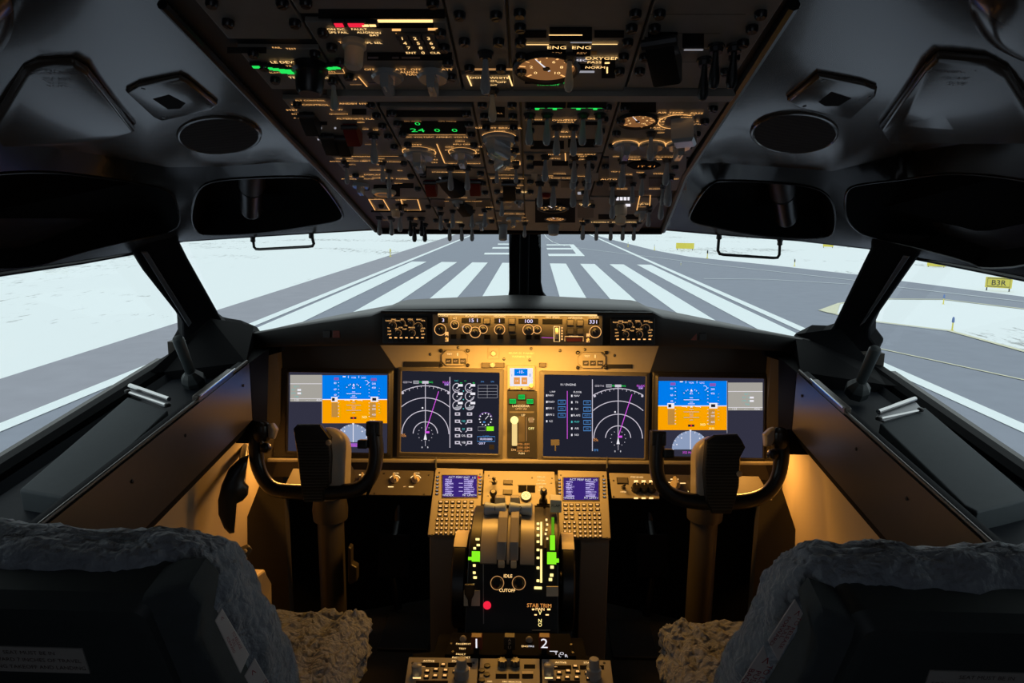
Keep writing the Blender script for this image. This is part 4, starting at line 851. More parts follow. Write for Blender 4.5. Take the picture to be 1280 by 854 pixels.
inst_m = MB().mat('black_matte'); inst_m.prism([p.f2.X(x, y, 0) for x, y in q], p.f2.n*.003); g_ = inst_m.build('lens_gauge', None, p.t, smooth=False)
m2 = MB().mat('orange_txt'); 
for x, s_ in ((798, 'I'), (803, 'T'), (812, '4'), (818, '1')): m2.text(p.f2, *p.f2.loc(x, 205.3), s_, .011, .0036)
m2.build('gauge_lettering', None, g_, smooth=False, recalc=False)
for x, y, s_, z in ((793, 195, 'DUCT', .005), (793, 198, 'PRESS', .006), (829, 195, 'ISOLATION', .0055), (829, 198, 'VALVE', .006), (770, 194.5, 'OFF', .0045), (800, 214.5, 'TRIP', .0055), (783, 217, 'PACK', .0065), (825, 216, 'WING', .0065), (761, 223, 'AUTO', .008), (842, 222.5, 'HIGH', .0055), (777.5, 235, 'BLEED', .0055), (818, 235, 'BLEED', .0055), (772, 213.5, 'TRIP OFF', .0045)): p.text(x, y, s_, z, 'amber')
for x0, x1 in ((774, 791), (811, 831)): p.rect(x0, x1, 221.5, 232, 'overhead_dark', .002); p.line([(x0-1, 220.7), (x1+1, 220.7)], .0014, 'strip_metal')
for x, y, c_ in ((779, 200, 1.25), (834, 198, 1.2), (803, 219, 1.0), (766, 229, 1.1), (791, 229, 1.0), (836, 219, 1.5), (829, 232, 1.0)): p.T(x, y, c_)
dz(p, B[4], B[5], 195, 238, 2); p.done()
p = OP('cabin_altitude_panel', 'front right overhead panel with white lit drum counter and cream hanging knob', B[4], B[5], 241, 285)
p.rect(769, 789, 245, 250, 'black_matte', .001)
for i in range(4): p.rect(770+i*4.8, 773.6+i*4.8, 245.6, 249.4, 'white', .0016)
p.rect(782, 788, 255, 257.5, 'white', .0012); p.put('rotary_knob', 'landknob', lambda: MB().mat('knob_cream').lathe((0, 0, 0), (0, 0, 1), [(.010, 0), (.0115, .004), (.0115, .017), (.008, .02), (.010, .024), (.009, .034), (.006, .036)], 18), 776, 257)
p.line([(796, 262), (800, 243), (813, 243), (812, 257.5), (796, 258)], .0014, 'amber'); p.text(804, 254, 'VALVE', .006, 'amber_hot'); p.line([(800, 256), (804, 252), (809, 255)], .001); p.S(802, 266, 1.1)
p.rect(748, 800, 268, 274, 'black_matte')
for x, s_ in ((746, 'LAND'), (757, 'ALT'), (769, 'FLT'), (780, 'LOGO'), (793, 'WING')): p.text(x, 277, s_, .0072, 'amber_hot')
for x in (746, 764, 779, 793): p.T(x, 281, 1.0)
p.T(766, 246, 1.2); p.T(827, 247, 1.2); p.T(811, 262, 1.0); dz(p, B[4], B[5], 246, 284, 2); p.done()
# ------------------------------------------------------------------ main instrument panel
T10 = math.radians(10)
MP = Frame((0, 2.2, .85), (1, 0, 0), (0, math.sin(T10), math.cos(T10)))
PXM = .00249   # metres per photo pixel on the panel
t = thing('instrument_panel', 'main instrument panel board, gold lit at its top centre, carrying the four displays', 'panel', MP.X(650, 580))
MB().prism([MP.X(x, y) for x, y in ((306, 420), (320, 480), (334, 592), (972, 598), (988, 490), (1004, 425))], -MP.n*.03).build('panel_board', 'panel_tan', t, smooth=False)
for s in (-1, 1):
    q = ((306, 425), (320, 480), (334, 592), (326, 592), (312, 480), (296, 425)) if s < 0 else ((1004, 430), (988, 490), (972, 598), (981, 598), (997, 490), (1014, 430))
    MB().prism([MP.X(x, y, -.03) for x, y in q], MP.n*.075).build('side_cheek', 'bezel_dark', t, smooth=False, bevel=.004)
# board's upper plates, diagonal shadow put into their dark colour, and its foot ledge
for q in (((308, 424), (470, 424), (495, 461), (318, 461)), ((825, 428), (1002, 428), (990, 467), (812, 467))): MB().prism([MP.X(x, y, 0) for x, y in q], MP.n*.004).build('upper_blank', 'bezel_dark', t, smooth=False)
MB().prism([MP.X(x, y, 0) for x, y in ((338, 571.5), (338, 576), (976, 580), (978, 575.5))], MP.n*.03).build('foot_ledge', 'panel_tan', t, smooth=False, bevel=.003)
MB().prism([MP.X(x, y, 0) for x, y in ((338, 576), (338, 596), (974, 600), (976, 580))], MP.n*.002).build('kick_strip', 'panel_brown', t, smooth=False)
for q in (((320, 480), (334, 571), (497, 571), (497, 461), (316, 461)), ((811, 467), (811, 577), (974, 578), (988, 490), (990, 467))): MB().prism([MP.X(x, y, 0) for x, y in q], MP.n*.003).build('outboard_plate', 'bezel_dark', t, smooth=False)  # dark plates added so the outer board reads as unlit; shade put into colour
class Screen:
    def __init__(s, t, fr, h): s.m = MB(); s.fr = fr; s.h = h; s.n = 0; s.t = t
    def _h(s): s.n += 1; return s.h+.00001*s.n
    def rect(s, x0, x1, y0, y1, mt): s.m.mat(mt).poly([s.fr.X(x, y, s._h()) for x, y in ((x0, y1), (x1, y1), (x1, y0), (x0, y0))][:1]+[s.fr.X(x, y, s.h+.00001*s.n) for x, y in ((x1, y1), (x1, y0), (x0, y0))]); return s
    def poly(s, pts, mt): h = s._h(); s.m.mat(mt).poly([s.fr.X(x, y, h) for x, y in pts]); return s
    def line(s, pts, w, mt, closed=False): s.m.mat(mt).pline(s.fr, [s.fr.loc(x, y) for x, y in pts], w*PXM, s._h(), closed); return s
    def arc(s, x, y, r, a0, a1, w, mt, n=28): return s.line([(x+r*math.cos(math.radians(a0+(a1-a0)*i/n)), y-r*math.sin(math.radians(a0+(a1-a0)*i/n))) for i in range(n+1)], w, mt)
    def disc(s, x, y, r, mt, a0=0, a1=360, n=20): return s.poly([(x+r*math.cos(math.radians(a0+(a1-a0)*i/n)), y-r*math.sin(math.radians(a0+(a1-a0)*i/n))) for i in range(n+(1 if a1-a0 < 360 else 0))], mt)
    def text(s, x, y, tx, px, mt, sx=1.0): a, b = s.fr.loc(x, y); s.m.mat(mt).text(s.fr, a, b, tx, px*PXM*1.35, s._h(), 0, sx); return s
    def done(s, parent): return s.m.build('screen_graphics', None, parent, smooth=False, recalc=False)
def display(label, x0, x1, y0, y1, i0, i1, j0, j1, mt, back):
    """Display unit: bezel with a bevelled rim round a recessed flat screen."""
    o0, p1 = MP.loc((x0), (y1)); o1, p0 = MP.loc((x1), (y0)); c0, d1 = MP.loc(i0, j1); c1, d0 = MP.loc(i1, j0)
    t = thing('display_unit', label, 'screen', MP.X((x0+x1)/2, y1), 'flat display units')
    mb = MB(); R = lambda a0, a1, b0, b1, r, h: [MP.P(a, b, h) for a, b in rrect(a0, a1, b0, b1, r)]
    mb.loft([R(o0, o1, p1, p0, .004, 0), R(o0, o1, p1, p0, .004, .014), R(o0+.003, o1-.003, p1+.003, p0-.003, .006, .017), R(c0-.010, c1+.010, d1-.010, d0+.010, .012, .018), R(c0-.002, c1+.002, d1-.002, d0+.002, .005, .024), R(c0, c1, d1, d0, .003, .023), R(c0, c1, d1, d0, .003, .012)], True, False)
    mb.build('bezel', mt, t, ang=25)
    mb = MB().mat(back); mb.poly([MP.P(a, b, .0135) for a, b in ((c0, d1), (c1, d1), (c1, d0), (c0, d0))]); s = mb.build('screen', None, t, smooth=False, recalc=False)
    for a, b in ((o0+.006, p1+.02), (o1-.006, p1+.02), (o0+.006, p0-.02), (o1-.006, p0-.02)): inst('screw', 'screw', screw_mesh, t, MP, a, b, 0, .0165)
    return t, s, Screen(t, MP, .0138)
def pfd(label, x0, x1, y0, y1, flip):
    if not flip: t, s, g = display(label, 343, 493, 462, 571, 362, 487, 467, 563, 'bezel_dark', 'screen_slate')
    else: t, s, g = display(label, 813, 973, 467, 577, 820, 953, 473, 569, 'bezel_dark', 'screen_slate')
    bx0, bx1, bt, hz, eb = (404.5, 485, 469, 499, 528.5) if not flip else (821.5, 907, 476, 507, 537)
    gx0, gx1, gt, gb = (364.5, 404, 468.5, 501.6) if not flip else (908.5, 951.5, 478, 512.5)
    k = (bx1-bx0)/80.5; X = lambda v: bx0+(v-404.5)*k; Y = lambda v: hz+(v-499)*k
    g.rect(bx0, bx1, bt, hz, 'sky_blue').rect(bx0, bx1, hz, eb, 'earth').line([(bx0, hz), (bx1, hz)], 1.0, 'white')
    g.rect(gx0, gx1, gt, gb, 'grey_lcd'); g.line([(gx0, gt+(11 if not flip else 11)), (gx1, gt+11)], .6, 'white'); g.line([(gx0, gb-3.6), (gx1, gb-3.6)], .5, 'white')
    for i, (tx, m_) in enumerate((('ELT 1', 'cyan'), ('FLT  1234', 'cyan'), ('UTC  0942', 'cyan'), ('TAIL', 'cyan'))):
        g.text((gx0+8 if not flip else gx0+24), gt+14.5+i*4.2, tx, 2.2, m_); 
        if i in (1, 2): g.rect((gx0+9 if not flip else gx0+27), (gx0+13.5 if not flip else gx0+32), gt+13.3+i*4.2, gt+15.6+i*4.2, 'white')
    for i, tx in enumerate(('1:23', '-- -', '4556')): g.text(gx0+8+i*14, gb-1.6, tx, 2.6, 'white')
    g.line([(bx1+.3, bt), (bx1+.3, eb+ (4 if flip else 0))], .7, 'white_dim') if flip else g.line([(bx0-.3, bt), (bx0-.3, eb)], .6, 'white_dim')
    # tapes
    g.rect(X(416), X(424), Y(503), Y(521), 'earth_dim'); g.rect(X(463.5), X(471), Y(503), Y(521.5), 'earth_dim')
    g.rect(X(415.5), X(423.5), Y(495.7), Y(502), 'white'); g.rect(X(416.5), X(420), Y(497), Y(500.8), 'screen_black'); g.rect(X(464.5), X(474), Y(495.5), Y(502), 'white'); g.rect(X(466.5), X(471.5), Y(497), Y(500.5), 'screen_black')
    g.text(X(422), Y(473.3), '142', 2.6, 'magenta'); g.text(X(468.5), Y(474), '5000', 2.6, 'magenta'); g.rect(X(419), X(425), Y(471.7), Y(475), 'violet'); g.rect(X(465), X(472), Y(472.5), Y(476), 'violet')
    for yy, tx in ((478.7, '80'), (486.5, '60'), (493.5, '40')): g.text(X(420.5), Y(yy), tx, 2.6, 'white')
    for yy, tx in ((479.5, '200'), (484.5, '400'), (507, '-00'), (511, '200'), (518, '400')): g.text(X(468.5), Y(yy), tx, 2.5, 'white')
    for i in range(11): yy = 478+i*4.2; g.line([(X(424), Y(yy)), (X(425.5), Y(yy))], .5, 'white'); g.line([(X(462), Y(yy)), (X(463.5), Y(yy))], .5, 'white')
    for i in range(9): yy = 485+i*3.8; g.line([(X(474+ (1 if i in (0, 8) else 0)), Y(yy)), (X(476), Y(yy))], .6, 'white_dim')
    # attitude marks
    for yy, wd in ((491.8, 18), (489.5, 4), (494.5, 4), (496.5, 8), (506, 18), (503, 5), (508.5, 5), (512.5, 18), (515.5, 4), (510.5, 4)): g.line([(X(443.5-wd/2), Y(yy)), (X(443.5+wd/2), Y(yy))], .6, 'white_dim' if yy > 499 else 'white')
    g.poly([(X(443.5), Y(479)), (X(445), Y(482)), (X(442), Y(482))], 'white'); g.line([(X(441.5), Y(485)), (X(443.5), Y(482.5)), (X(445.5), Y(485)), (X(441.5), Y(485))], .5, 'white')
    for a in (-45, -30, -20, 20, 30, 45): g.line([(X(443.5+21*math.sin(math.radians(a))*.55), Y(495-15*math.cos(math.radians(a)))), (X(443.5+23*math.sin(math.radians(a))*.55), Y(495-16.5*math.cos(math.radians(a))))], .6, 'white')
    for x_ in (435, 451): g.line([(X(x_-3), Y(499.6)), (X(x_+3), Y(499.6)), (X(x_+3), Y(501))], 1.0, 'white')
    g.rect(X(442.3), X(444.7), Y(498.4), Y(500.8), 'white')
    g.arc(X(459), Y(478), 2.6*k, -90, 120, .5, 'white'); g.rect(X(430), X(433.5), Y(470), Y(471.3), 'white'); g.text(X(443.5), Y(472), 'VOR', 2.2, 'white'); g.text(X(456), Y(472), 'LOC', 2.2, 'white'); g.line([(X(437), Y(469.5)), (X(437), Y(472.5))], .5, 'white'); g.line([(X(450), Y(469.5)), (X(450), Y(472.5))], .5, 'white')
    g.rect(X(439.5), X(447), Y(520.7), Y(523.3), 'screen_black'); g.rect(X(442.5), X(444), Y(521), Y(523), 'red'); g.text(X(457), Y(521), 'NO', 3, 'yellow_white'); g.text(X(467), Y(525.5), '29.92', 2.4, 'yellow_white')
    cx_, cy_, r = (443, 552, 22.4) if not flip else (861.7, 561, 23)
    g.disc(cx_, cy_, r, 'compass_blue', 0, 180); g.line([(cx_, cy_), (cx_, cy_-r)], .9, 'white')
    for i in range(13): a = 15*i; g.line([(cx_+r*.9*math.cos(math.radians(a)), cy_-r*.9*math.sin(math.radians(a))), (cx_+r*math.cos(math.radians(a)), cy_-r*math.sin(math.radians(a)))], .6, 'white')
    for a in (20, 50, 80+48, 160): g.disc(cx_+r*.78*math.cos(math.radians(a)), cy_-r*.78*math.sin(math.radians(a)), .9, 'white', n=6)
    g.poly([(cx_-1.5, cy_-r-1.2), (cx_+1.5, cy_-r-1.2), (cx_, cy_-r+2)], 'white')
    g.rect(cx_-11, cx_+8, cy_+1, cy_+6, 'violet') if not flip else None
    g.text(cx_-2, cy_+4, '352 MAG', 3.0, 'magenta')
    g.done(s)
pfd('outboard display nearest the left side wall, blue sky over orange ground', 0, 0, 0, 0, False)
pfd('outboard display nearest the right side wall, blue sky over orange ground', 0, 0, 0, 0, True)
def nav(g, cx, cy, k, x0, x1, top, bot):
    for r, a in ((60, 60), (45, 48), (29.2, 0), (15.2, 3)):
        g.arc(cx, cy, r*k, a, 180-a, 1.0, 'line_white')
    for i in range(-6, 7): a = math.radians(90+i*5); L = 3 if i % 2 == 0 else 1.8; g.line([(cx+60*k*math.cos(a), cy-60*k*math.sin(a)), (cx+(60*k-L)*math.cos(a), cy-(60*k-L)*math.sin(a))], .6, 'line_white')
    g.line([(cx, cy+2), (cx, top)], .9, 'line_white'); g.line([(cx, cy-2), (cx+16.5*k, cy-53*k)], .9, 'magenta')
    for x_ in (x0+2, x1-2): g.disc(x_, cy-51*k, 1.5, 'line_white', n=8)
    g.poly([(cx-2, cy+7), (cx+2, cy+7), (cx, cy-2)], 'white'); g.rect(cx, cx+5, cy-3.5, cy-1, 'magenta')
    for i in range(12): a = i*math.pi/6; g.disc(cx+9*k*math.cos(a), cy-9*k*math.sin(a), .55, 'line_white', n=6)
    for x_, tx, m_, z in ((x0+5, 'GS0', 'line_white', 2.6), (x0+11, 'TAS', 'line_white', 2.2), (cx-11, '360', 'white', 3.2), (cx-5, 'TRK', 'green', 2.4), (cx+6, 'MAG', 'green', 2.4), (x1-4, 'KLAX', 'magenta', 3)): g.text(x_, top-.8, tx, z, m_)
    g.rect(cx-4, cx+4, top-2.5, top+.8, 'line_white'); g.rect(x1-7, x1-1, top-1, top+3, 'violet'); g.text(x1-4, top+2.4, '1.4', 2.2, 'white'); g.rect(cx-15, cx-8, top-3, top+1, 'white_dim'); g.text(cx-11.5, top-1, '360', 2.4, 'screen_black')
    g.text(x0+3, cy+2.5, 'VOR', 2.4, 'orange_txt'); g.text(x0+2.5, cy+.5, 'WX', 2.0, 'orange_txt'); g.text(cx-4, bot-1.5, '8', 2.2, 'white'); g.text(cx+3, bot-1.5, '8', 2.2, 'white'); g.line([(cx, cy+8), (cx, bot-3)], .5, 'line_white')
t, s, g = display('inboard display left of centre, white range arcs beside engine dials', 497, 630, 461, 571.5, 502, 625, 465.5, 564, 'bezel', 'screen_black')
nav(g, 532.5, 542, 1.0, 502.5, 563, 478.5, 560); g.line([(563, 471), (563, 559)], .9, 'line_white')
g.disc(529, 509.5, 1.1, 'white', n=8)
g.text(571, 476, 'TAT', 2, 'cyan'); g.text(582, 476, '+1', 2, 'green')
for y, st in ((484.5, 0), (495, 1), (506.5, 2)):
    for x in (572, 587.5):
        g.arc(x, y, 5.4, -60 if st == 0 else 0, -290, .9, 'line_white', 20)
        if st: g.disc(x, y, 5, 'white_dim', -90 if st == 1 else -150, 0, 10)
        g.rect(x+1, x+7, y-4.6, y-1.6, 'white'); g.disc(x, y, .8, 'white', n=6)
        if st == 0: g.line([(x, y), (x+3, y-3)], .7, 'white'); g.text(x+5, y-5.8, '90', 2, 'green'); g.arc(x, y, 3.4, -20, -150, .8, 'line_white', 10)
    g.disc(579.8, y+4, .8, 'cyan', n=6)
for y, tx, m_ in ((517, '', 'cyan'), (526, 'N2', 'cyan'), (536, 'FF', 'cyan'), (544, 'OIL', 'white'), (552.5, 'VIB', 'white')):
    for x in (572.5, 587.5): g.rect(x-3.2, x+3.2, y-1.9, y+1.9, 'line_white'); g.rect(x-1.6, x+1.4, y-.9, y+.9, 'screen_black')
    if tx: g.text(580, y, tx, 2.8, m_)
    if y in (526, 536, 552.5): g.line([(575, y+1), (577.5, y+3.6)], 1.0, 'line_white'); g.line([(585, y+1), (582.5, y+3.6)], 1.0, 'line_white')
for y in (481, 485, 489, 493, 497): g.line([(598, y), (622, y)], .4, 'white_dim')
for x in (598, 609.5, 622): g.line([(x, 481), (x, 497)], .4, 'white_dim')
g.text(603.5, 477, 'EPR', 2, 'blue_txt'); g.text(616, 477, 'EPR', 2, 'blue_txt')
for i in range(12): a = i*math.pi/6; g.disc(607.3+7.4*math.cos(a), 523.5-7.4*math.sin(a), .9, 'white', n=6)
g.arc(607.3, 523.5, 8.6, 20, 160, .5, 'violet'); g.rect(604.3, 607, 526, 528, 'blue_txt'); g.line([(607, 523.5), (611, 519)], .7, 'white'); g.rect(608.5, 617.5, 532.5, 538, 'lime'); g.line([(598, 533), (607, 533), (607, 537.7), (598, 537.7)], .4, 'white_dim', True)
g.line([(597, 545), (619, 545), (619, 551), (597, 551)], .7, 'blue_txt', True); g.text(608, 548.2, '00:00:0000', 2.6, 'lcd_digit'); g.text(608, 544.5, 'ELAPSED', 1.6, 'blue_txt'); g.text(602.5, 553.6, '-2017', 2.8, 'lcd_digit'); g.rect(612, 618, 555, 561, 'bezel_dark')
g.done(s)
t, s, g = display('inboard display right of centre, text checklist beside white range arcs', 672.5, 811, 465.5, 577, 678.5, 806, 470, 569.5, 'bezel', 'screen_black')
nav(g, 772, 547.5, 1.035, 741, 804, 483, 565); g.line([(740, 474), (740, 563)], .9, 'line_white'); g.disc(768.2, 514.5, 1.1, 'white', n=8)
g.text(710, 480.7, 'N / ENGINE', 2.8, 'white'); g.line([(708.8, 488.5), (708.8, 548)], .8, 'magenta'); g.text(690.5, 489.5, 'L INP', 2.2, 'white'); g.text(721.5, 490, 'FLOOR', 2.4, 'white')
for i, (y, tx) in enumerate(((494, 'NAV'), (502, 'VNAV'), (510, 'RMI 1'), (518, 'RMI 2'), (526, 'ILS'))): g.rect(682.5, 684.2, y-1.3, y+1.3, 'white'); g.text(688.5, y, tx, 2.6, 'white')
for i, (y, tx) in enumerate(((494.5, 'NAV'), (502.5, 'TR'), (510.7, 'N1'), (518.8, 'FLAPS'), (526.8, 'MAP'), (535, 'AIR'), (543, 'NO'))): g.rect(713.6, 715.3, y-1.3, y+1.3, 'white' if i != 4 else 'cyan'); g.text(720.5, y, tx, 2.6, 'white' if i != 4 else 'cyan')
for x, ys in ((702, (502.3, 510.4, 518.5)), (733.6, (503, 511, 519, 527.3, 535.4))):
    for y in ys: wd = 5.6 if y == 519 else 4.6; g.line([(x-wd, y-2.4), (x+wd, y-2.4), (x+wd, y+2.4), (x-wd, y+2.4)], 1.0, 'blue_txt', True); g.text(x, y, 'AUTO' if wd > 5 else 'ON', 2, 'blue_txt')
g.rect(688.5, 699, 548.7, 556, 'bezel'); g.line([(694, 556), (694, 563)], 1.6, 'bezel'); g.text(744.5, 562, 'EFB', 2.8, 'blue_txt')
g.done(s)
# centre column of the board
t = thing('standby_instrument', 'small bright standby display with blue top and two orange blocks', 'instrument', MP.X(652, 484))
mb = MB(); mb.prism([MP.X(x, y) for x, y in ((634, 487), (669, 487.5), (669, 457), (634, 456.5))], MP.n*.014, .002); mb.build('case', 'panel_tan', t, smooth=False)
sc_ = Screen(t, MP, .0143); sc_.rect(637.5, 666, 460, 482.5, 'white'); sc_.rect(643, 659.5, 461, 469.5, 'sky_blue'); sc_.text(651, 465, '-10-', 4, 'white'); sc_.rect(642.5, 650, 471.5, 480, 'orange_txt'); sc_.rect(652, 659, 471.5, 480, 'orange_txt'); sc_.text(662.5, 469, '0', 4, 'blue_txt'); sc_.text(646, 476, '14', 3, 'white'); sc_.text(655.5, 476, '10', 3, 'white'); sc_.text(640, 469, '1', 3, 'blue_txt')
sc_.done(t)
inst('rotary_knob', 'stbyknob', lambda: MB().mat('knob_cream').lathe((0, 0, 0), (0, 0, 1), [(.008, 0), (.008, .004), (.0065, .006), (.006, .016), (.004, .018)], 18), t, MP, *MP.loc(664, 482), 0, .012)
for x, y in ((637, 486), (652, 485.5)): inst('screw', 'screw', screw_mesh, t, MP, *MP.loc(x, y), 0, .014)
MB().mat('amber_hot').text(MP, *MP.loc(645.5, 485), 'HP/IN', .006, .0146).text(MP, *MP.loc(654, 485.3), 'BARO', .006, .0146).build('lettering', None, t, smooth=False, recalc=False)
t = thing('landing_gear_panel', 'narrow black panel with glowing gear lever below three green lights', 'panel', MP.X(652, 572))
MB().prism([MP.X(x, y) for x, y in ((634, 571), (671, 572), (671, 489), (634, 488.5))], MP.n*.008, .001).build('face_plate', 'overhead_dark', t, smooth=False)
m = MB()
for x, y in ((652, 496), (641, 501.3), (662.5, 501.5)):
    f = MP.off(.008); MB().mat('bezel_dark').prism([f.X(x+a, y+b) for a, b in ((-5, 3.6), (5, 3.6), (5, -3.6), (-5, -3.6))], MP.n*.005).mat('green_dim').prism([f.X(x+a, y+b, .0045) for a, b in ((-4.2, 2.9), (4.2, 2.9), (4.2, -2.9), (-4.2, -2.9))], MP.n*.001).build('gear_light', None, t, smooth=False)
    sc_ = Screen(t, MP, .0141); sc_.m = m; sc_.line([(x-3.6, y-2.4), (x+3.6, y-2.4), (x+3.6, y+2.4), (x-3.6, y+2.4)], .7, 'green', True); sc_.text(x, y-.8, 'GEAR', 1.8, 'green'); sc_.text(x, y+1.2, 'DOWN', 1.8, 'green')
sc_ = Screen(t, MP, .0086); sc_.m = m
sc_.text(646, 507.5, 'LAND', 3.2, 'amber_hot'); sc_.text(656.5, 507.5, 'GEAR', 3.2, 'amber_hot'); sc_.text(651.5, 511, 'LIMIT IAS', 2.6, 'amber')
sc_.rect(637, 667.5, 514, 516, 'bezel'); sc_.text(654, 519, 'UP', 3, 'amber_hot'); sc_.text(664, 525, 'UP', 4.5, 'yellow_white'); sc_.rect(661, 667, 521.5, 528, 'amber_dim'); sc_.text(664, 535.5, 'OFF', 3.2, 'yellow_white'); sc_.rect(648, 656, 520, 552, 'panel_brown')
for i, tx in enumerate(('270K-.82M', '235K-.82M', '320K-.82M')): sc_.text(654, 555+i*4.2, tx, 2.6, 'orange_txt')
sc_.text(652, 566.5, 'PUSH', 2.4, 'amber_hot'); sc_.text(642, 562, 'DN', 3, 'amber'); sc_.line([(658, 521), (658, 551)], .7, 'amber_dim')
m.build('lettering', None, t, smooth=False, recalc=False)
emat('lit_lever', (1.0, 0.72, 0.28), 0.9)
f = MP.off(.008)
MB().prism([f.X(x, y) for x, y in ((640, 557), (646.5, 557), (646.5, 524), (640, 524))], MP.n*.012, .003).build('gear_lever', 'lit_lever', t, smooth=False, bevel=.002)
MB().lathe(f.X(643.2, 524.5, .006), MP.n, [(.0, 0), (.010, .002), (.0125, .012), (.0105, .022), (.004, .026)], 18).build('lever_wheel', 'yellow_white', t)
# small fittings above the displays
def octa(x0, x1, y0, y1, c=4): return [(x0+c, y1), (x1-c, y1), (x1, y1-c), (x1, y0+c), (x1-c, y0), (x0+c, y0), (x0, y0+c), (x0, y1-c)]
for x0, x1, y0, y1, l in ((552, 585, 437.5, 457.5, 'eight sided gold caution light unit above the inboard display with engine dials'), (722, 757, 440, 460.5, 'eight sided gold caution light unit above the inboard display with checklist')):
    t = thing('caution_light_unit', l, 'panel', MP.X((x0+x1)/2, y1), 'caution light units'); cx_ = (x0+x1)/2
    MB().prism([MP.X(x, y) for x, y in octa(x0, x1, y0, y1, 6)], MP.n*.012, .003).build('housing', 'panel_tan', t, smooth=False)
    for x in (x0, x1):
        for y in (y0+1, y1-1): inst('corner_clip', 'clip', lambda: MB().mat('black_satin').lathe((0, 0, 0), (0, 0, 1), [(.006, 0), (.006, .009), (.003, .011)], 8), t, MP, *MP.loc(x, y))
    m = MB(); sc_ = Screen(t, MP, .0135); sc_.m = m
    for i, tx in enumerate(('A/P', 'A/T', 'FMC')):
        x = cx_-7.5+i*9; f = MP.off(.012); MB().prism([f.X(x+a, y0+14+b) for a, b in ((-3.6, 3.2), (3.6, 3.2), (3.6, -3.2), (-3.6, -3.2))], MP.n*.003, .0008).build('light_cap', 'bezel_dark', t, smooth=False); sc_.h = .0152; sc_.text(x, y0+14, tx, 2.2, 'amber')
    sc_.h = .0123; sc_.text(cx_-6, y0+5.2, 'TEST', 2.4, 'amber_hot'); sc_.line([(cx_+4, y0+3.5), (cx_+4, y0+7.5)], 1.0, 'amber_hot'); m.build('lettering', None, t, smooth=False, recalc=False)
t = thing('lamp_test_switch', 'small gold square plate with a round knob left of the standby display', 'switch', MP.X(617, 449))
MB().prism([MP.X(x, y) for x, y in ((610, 449), (624, 449), (624, 434), (610, 434))], MP.n*.003, .001).build('plate', 'panel_tan', t, smooth=False); inst('rotary_knob', 'knob_s', knob_mesh('knob_grey', .008, .012), t, MP, *MP.loc(617, 442), 0, .003)
for x0, x1, y0, y1, l in ((602, 630.5, 453.5, 459.5, 'dark ribbed switch strip left of the standby display'), (674, 682.5, 453.5, 459, 'small dark push button right of the standby display')):
    t = thing('switch_strip', l, 'switch', MP.X((x0+x1)/2, y1)); MB().prism([MP.X(x, y) for x, y in ((x0, y1), (x1, y1), (x1, y0), (x0, y0))], MP.n*.010, .002).build('housing', 'panel_brown', t, smooth=False)
    if x1-x0 > 12: inst('rotary_knob', 'knob_s', knob_mesh('knob_grey', .008, .012), t, MP, *MP.loc(616, 456), 0, .008)
t = thing('warning_placard', 'lit two line placard above the standby display', 'sign', MP.X(653, 449)); MB().prism([MP.X(x, y) for x, y in ((637, 450), (668, 450), (668, 437), (637, 437))], MP.n*.002).build('plate', 'panel_tan', t, smooth=False)
m = MB(); sc_ = Screen(t, MP, .0023); sc_.m = m; sc_.text(652, 441.8, 'BELOW GS  P-INHIBIT', 2.5, 'white_ink'); sc_.text(652, 446, 'WARNING TEST', 2.5, 'white_ink'); m.build('lettering', None, t, smooth=False, recalc=False)
for x0, x1, y0, y1, l in ((505, 551, 452, 458.5, 'long dark slot left of the left caution light unit'), (758, 790, 455.5, 460.5, 'long dark slot right of the right caution light unit')):
    t = thing('card_slot', l, 'slot', MP.X((x0+x1)/2, y1)); MB().prism([MP.X(x, y) for x, y in ((x0, y1), (x1, y1), (x1, y0), (x0, y0))], MP.n*.006, .0015).build('slot_frame', 'black', t, smooth=False)
for i, (x, y) in enumerate(((538, 443), (573, 434.5), (630, 449), (662, 450), (664, 436), (700, 438.5), (731, 437), (768, 444.5))):
    tag(MB().lathe(MP.X(x, y), MP.n, [(.005, 0), (.005, .002), (.002, .003)], 10).build('panel_screw', 'dark_metal', None), 'small round screw head on the gold lit strip above the displays', 'screw', 'screws on the gold strip')

# ------------------------------------------------------------------ glareshield with its control panels
ST = [(283, 423, 437, 2.09), (300, 418.5, 436, 2.075), (350, 409.5, 434, 2.05), (400, 402, 433, 2.03), (440, 396.5, 432.5, 2.015), (464, 393.5, 432, 2.005), (470, 391, 432, 2.0), (477, 388.5, 432, 2.0), (487, 387, 432, 2.0), (645, 386, 432.5, 2.0), (808, 388.5, 433, 2.0), (817, 390, 433, 2.0), (823, 393, 433, 2.0), (829, 396, 433.5, 2.005), (870, 402.5, 434.5, 2.02), (920, 410, 436.5, 2.04), (970, 417.5, 439, 2.06), (1010, 424, 441.5, 2.08), (1029, 429.5, 445, 2.10)]
rings = []
for x, yt, yb, Yd in ST:
    a = at_Y(x, yt, Yd); b = at_Y(x, yb, Yd+.004)
    k = 2.5-abs(a[0])*.33
    rings.append([a+V3(0, .004, .0), a+V3(0, -.003, -.004), a+V3(0, -.003, -.010), b+V3(0, 0, .008), b+V3(0, .004, 0), (b[0], min(k, b[1]+.17), b[2]+.0), (a[0], k, a[2]-.055), (a[0], k-.05, a[2]-.012)])
t = thing('glareshield', 'long black padded glareshield hood under the windscreen', 'glareshield', at_Y(650, 432, 2.1))
o = MB().loft(rings).build('hood', 'black', t, ang=50)
GS = Frame(at_Y(650, 432, 1.992), (1, 0, 0), (0, 0, 1))
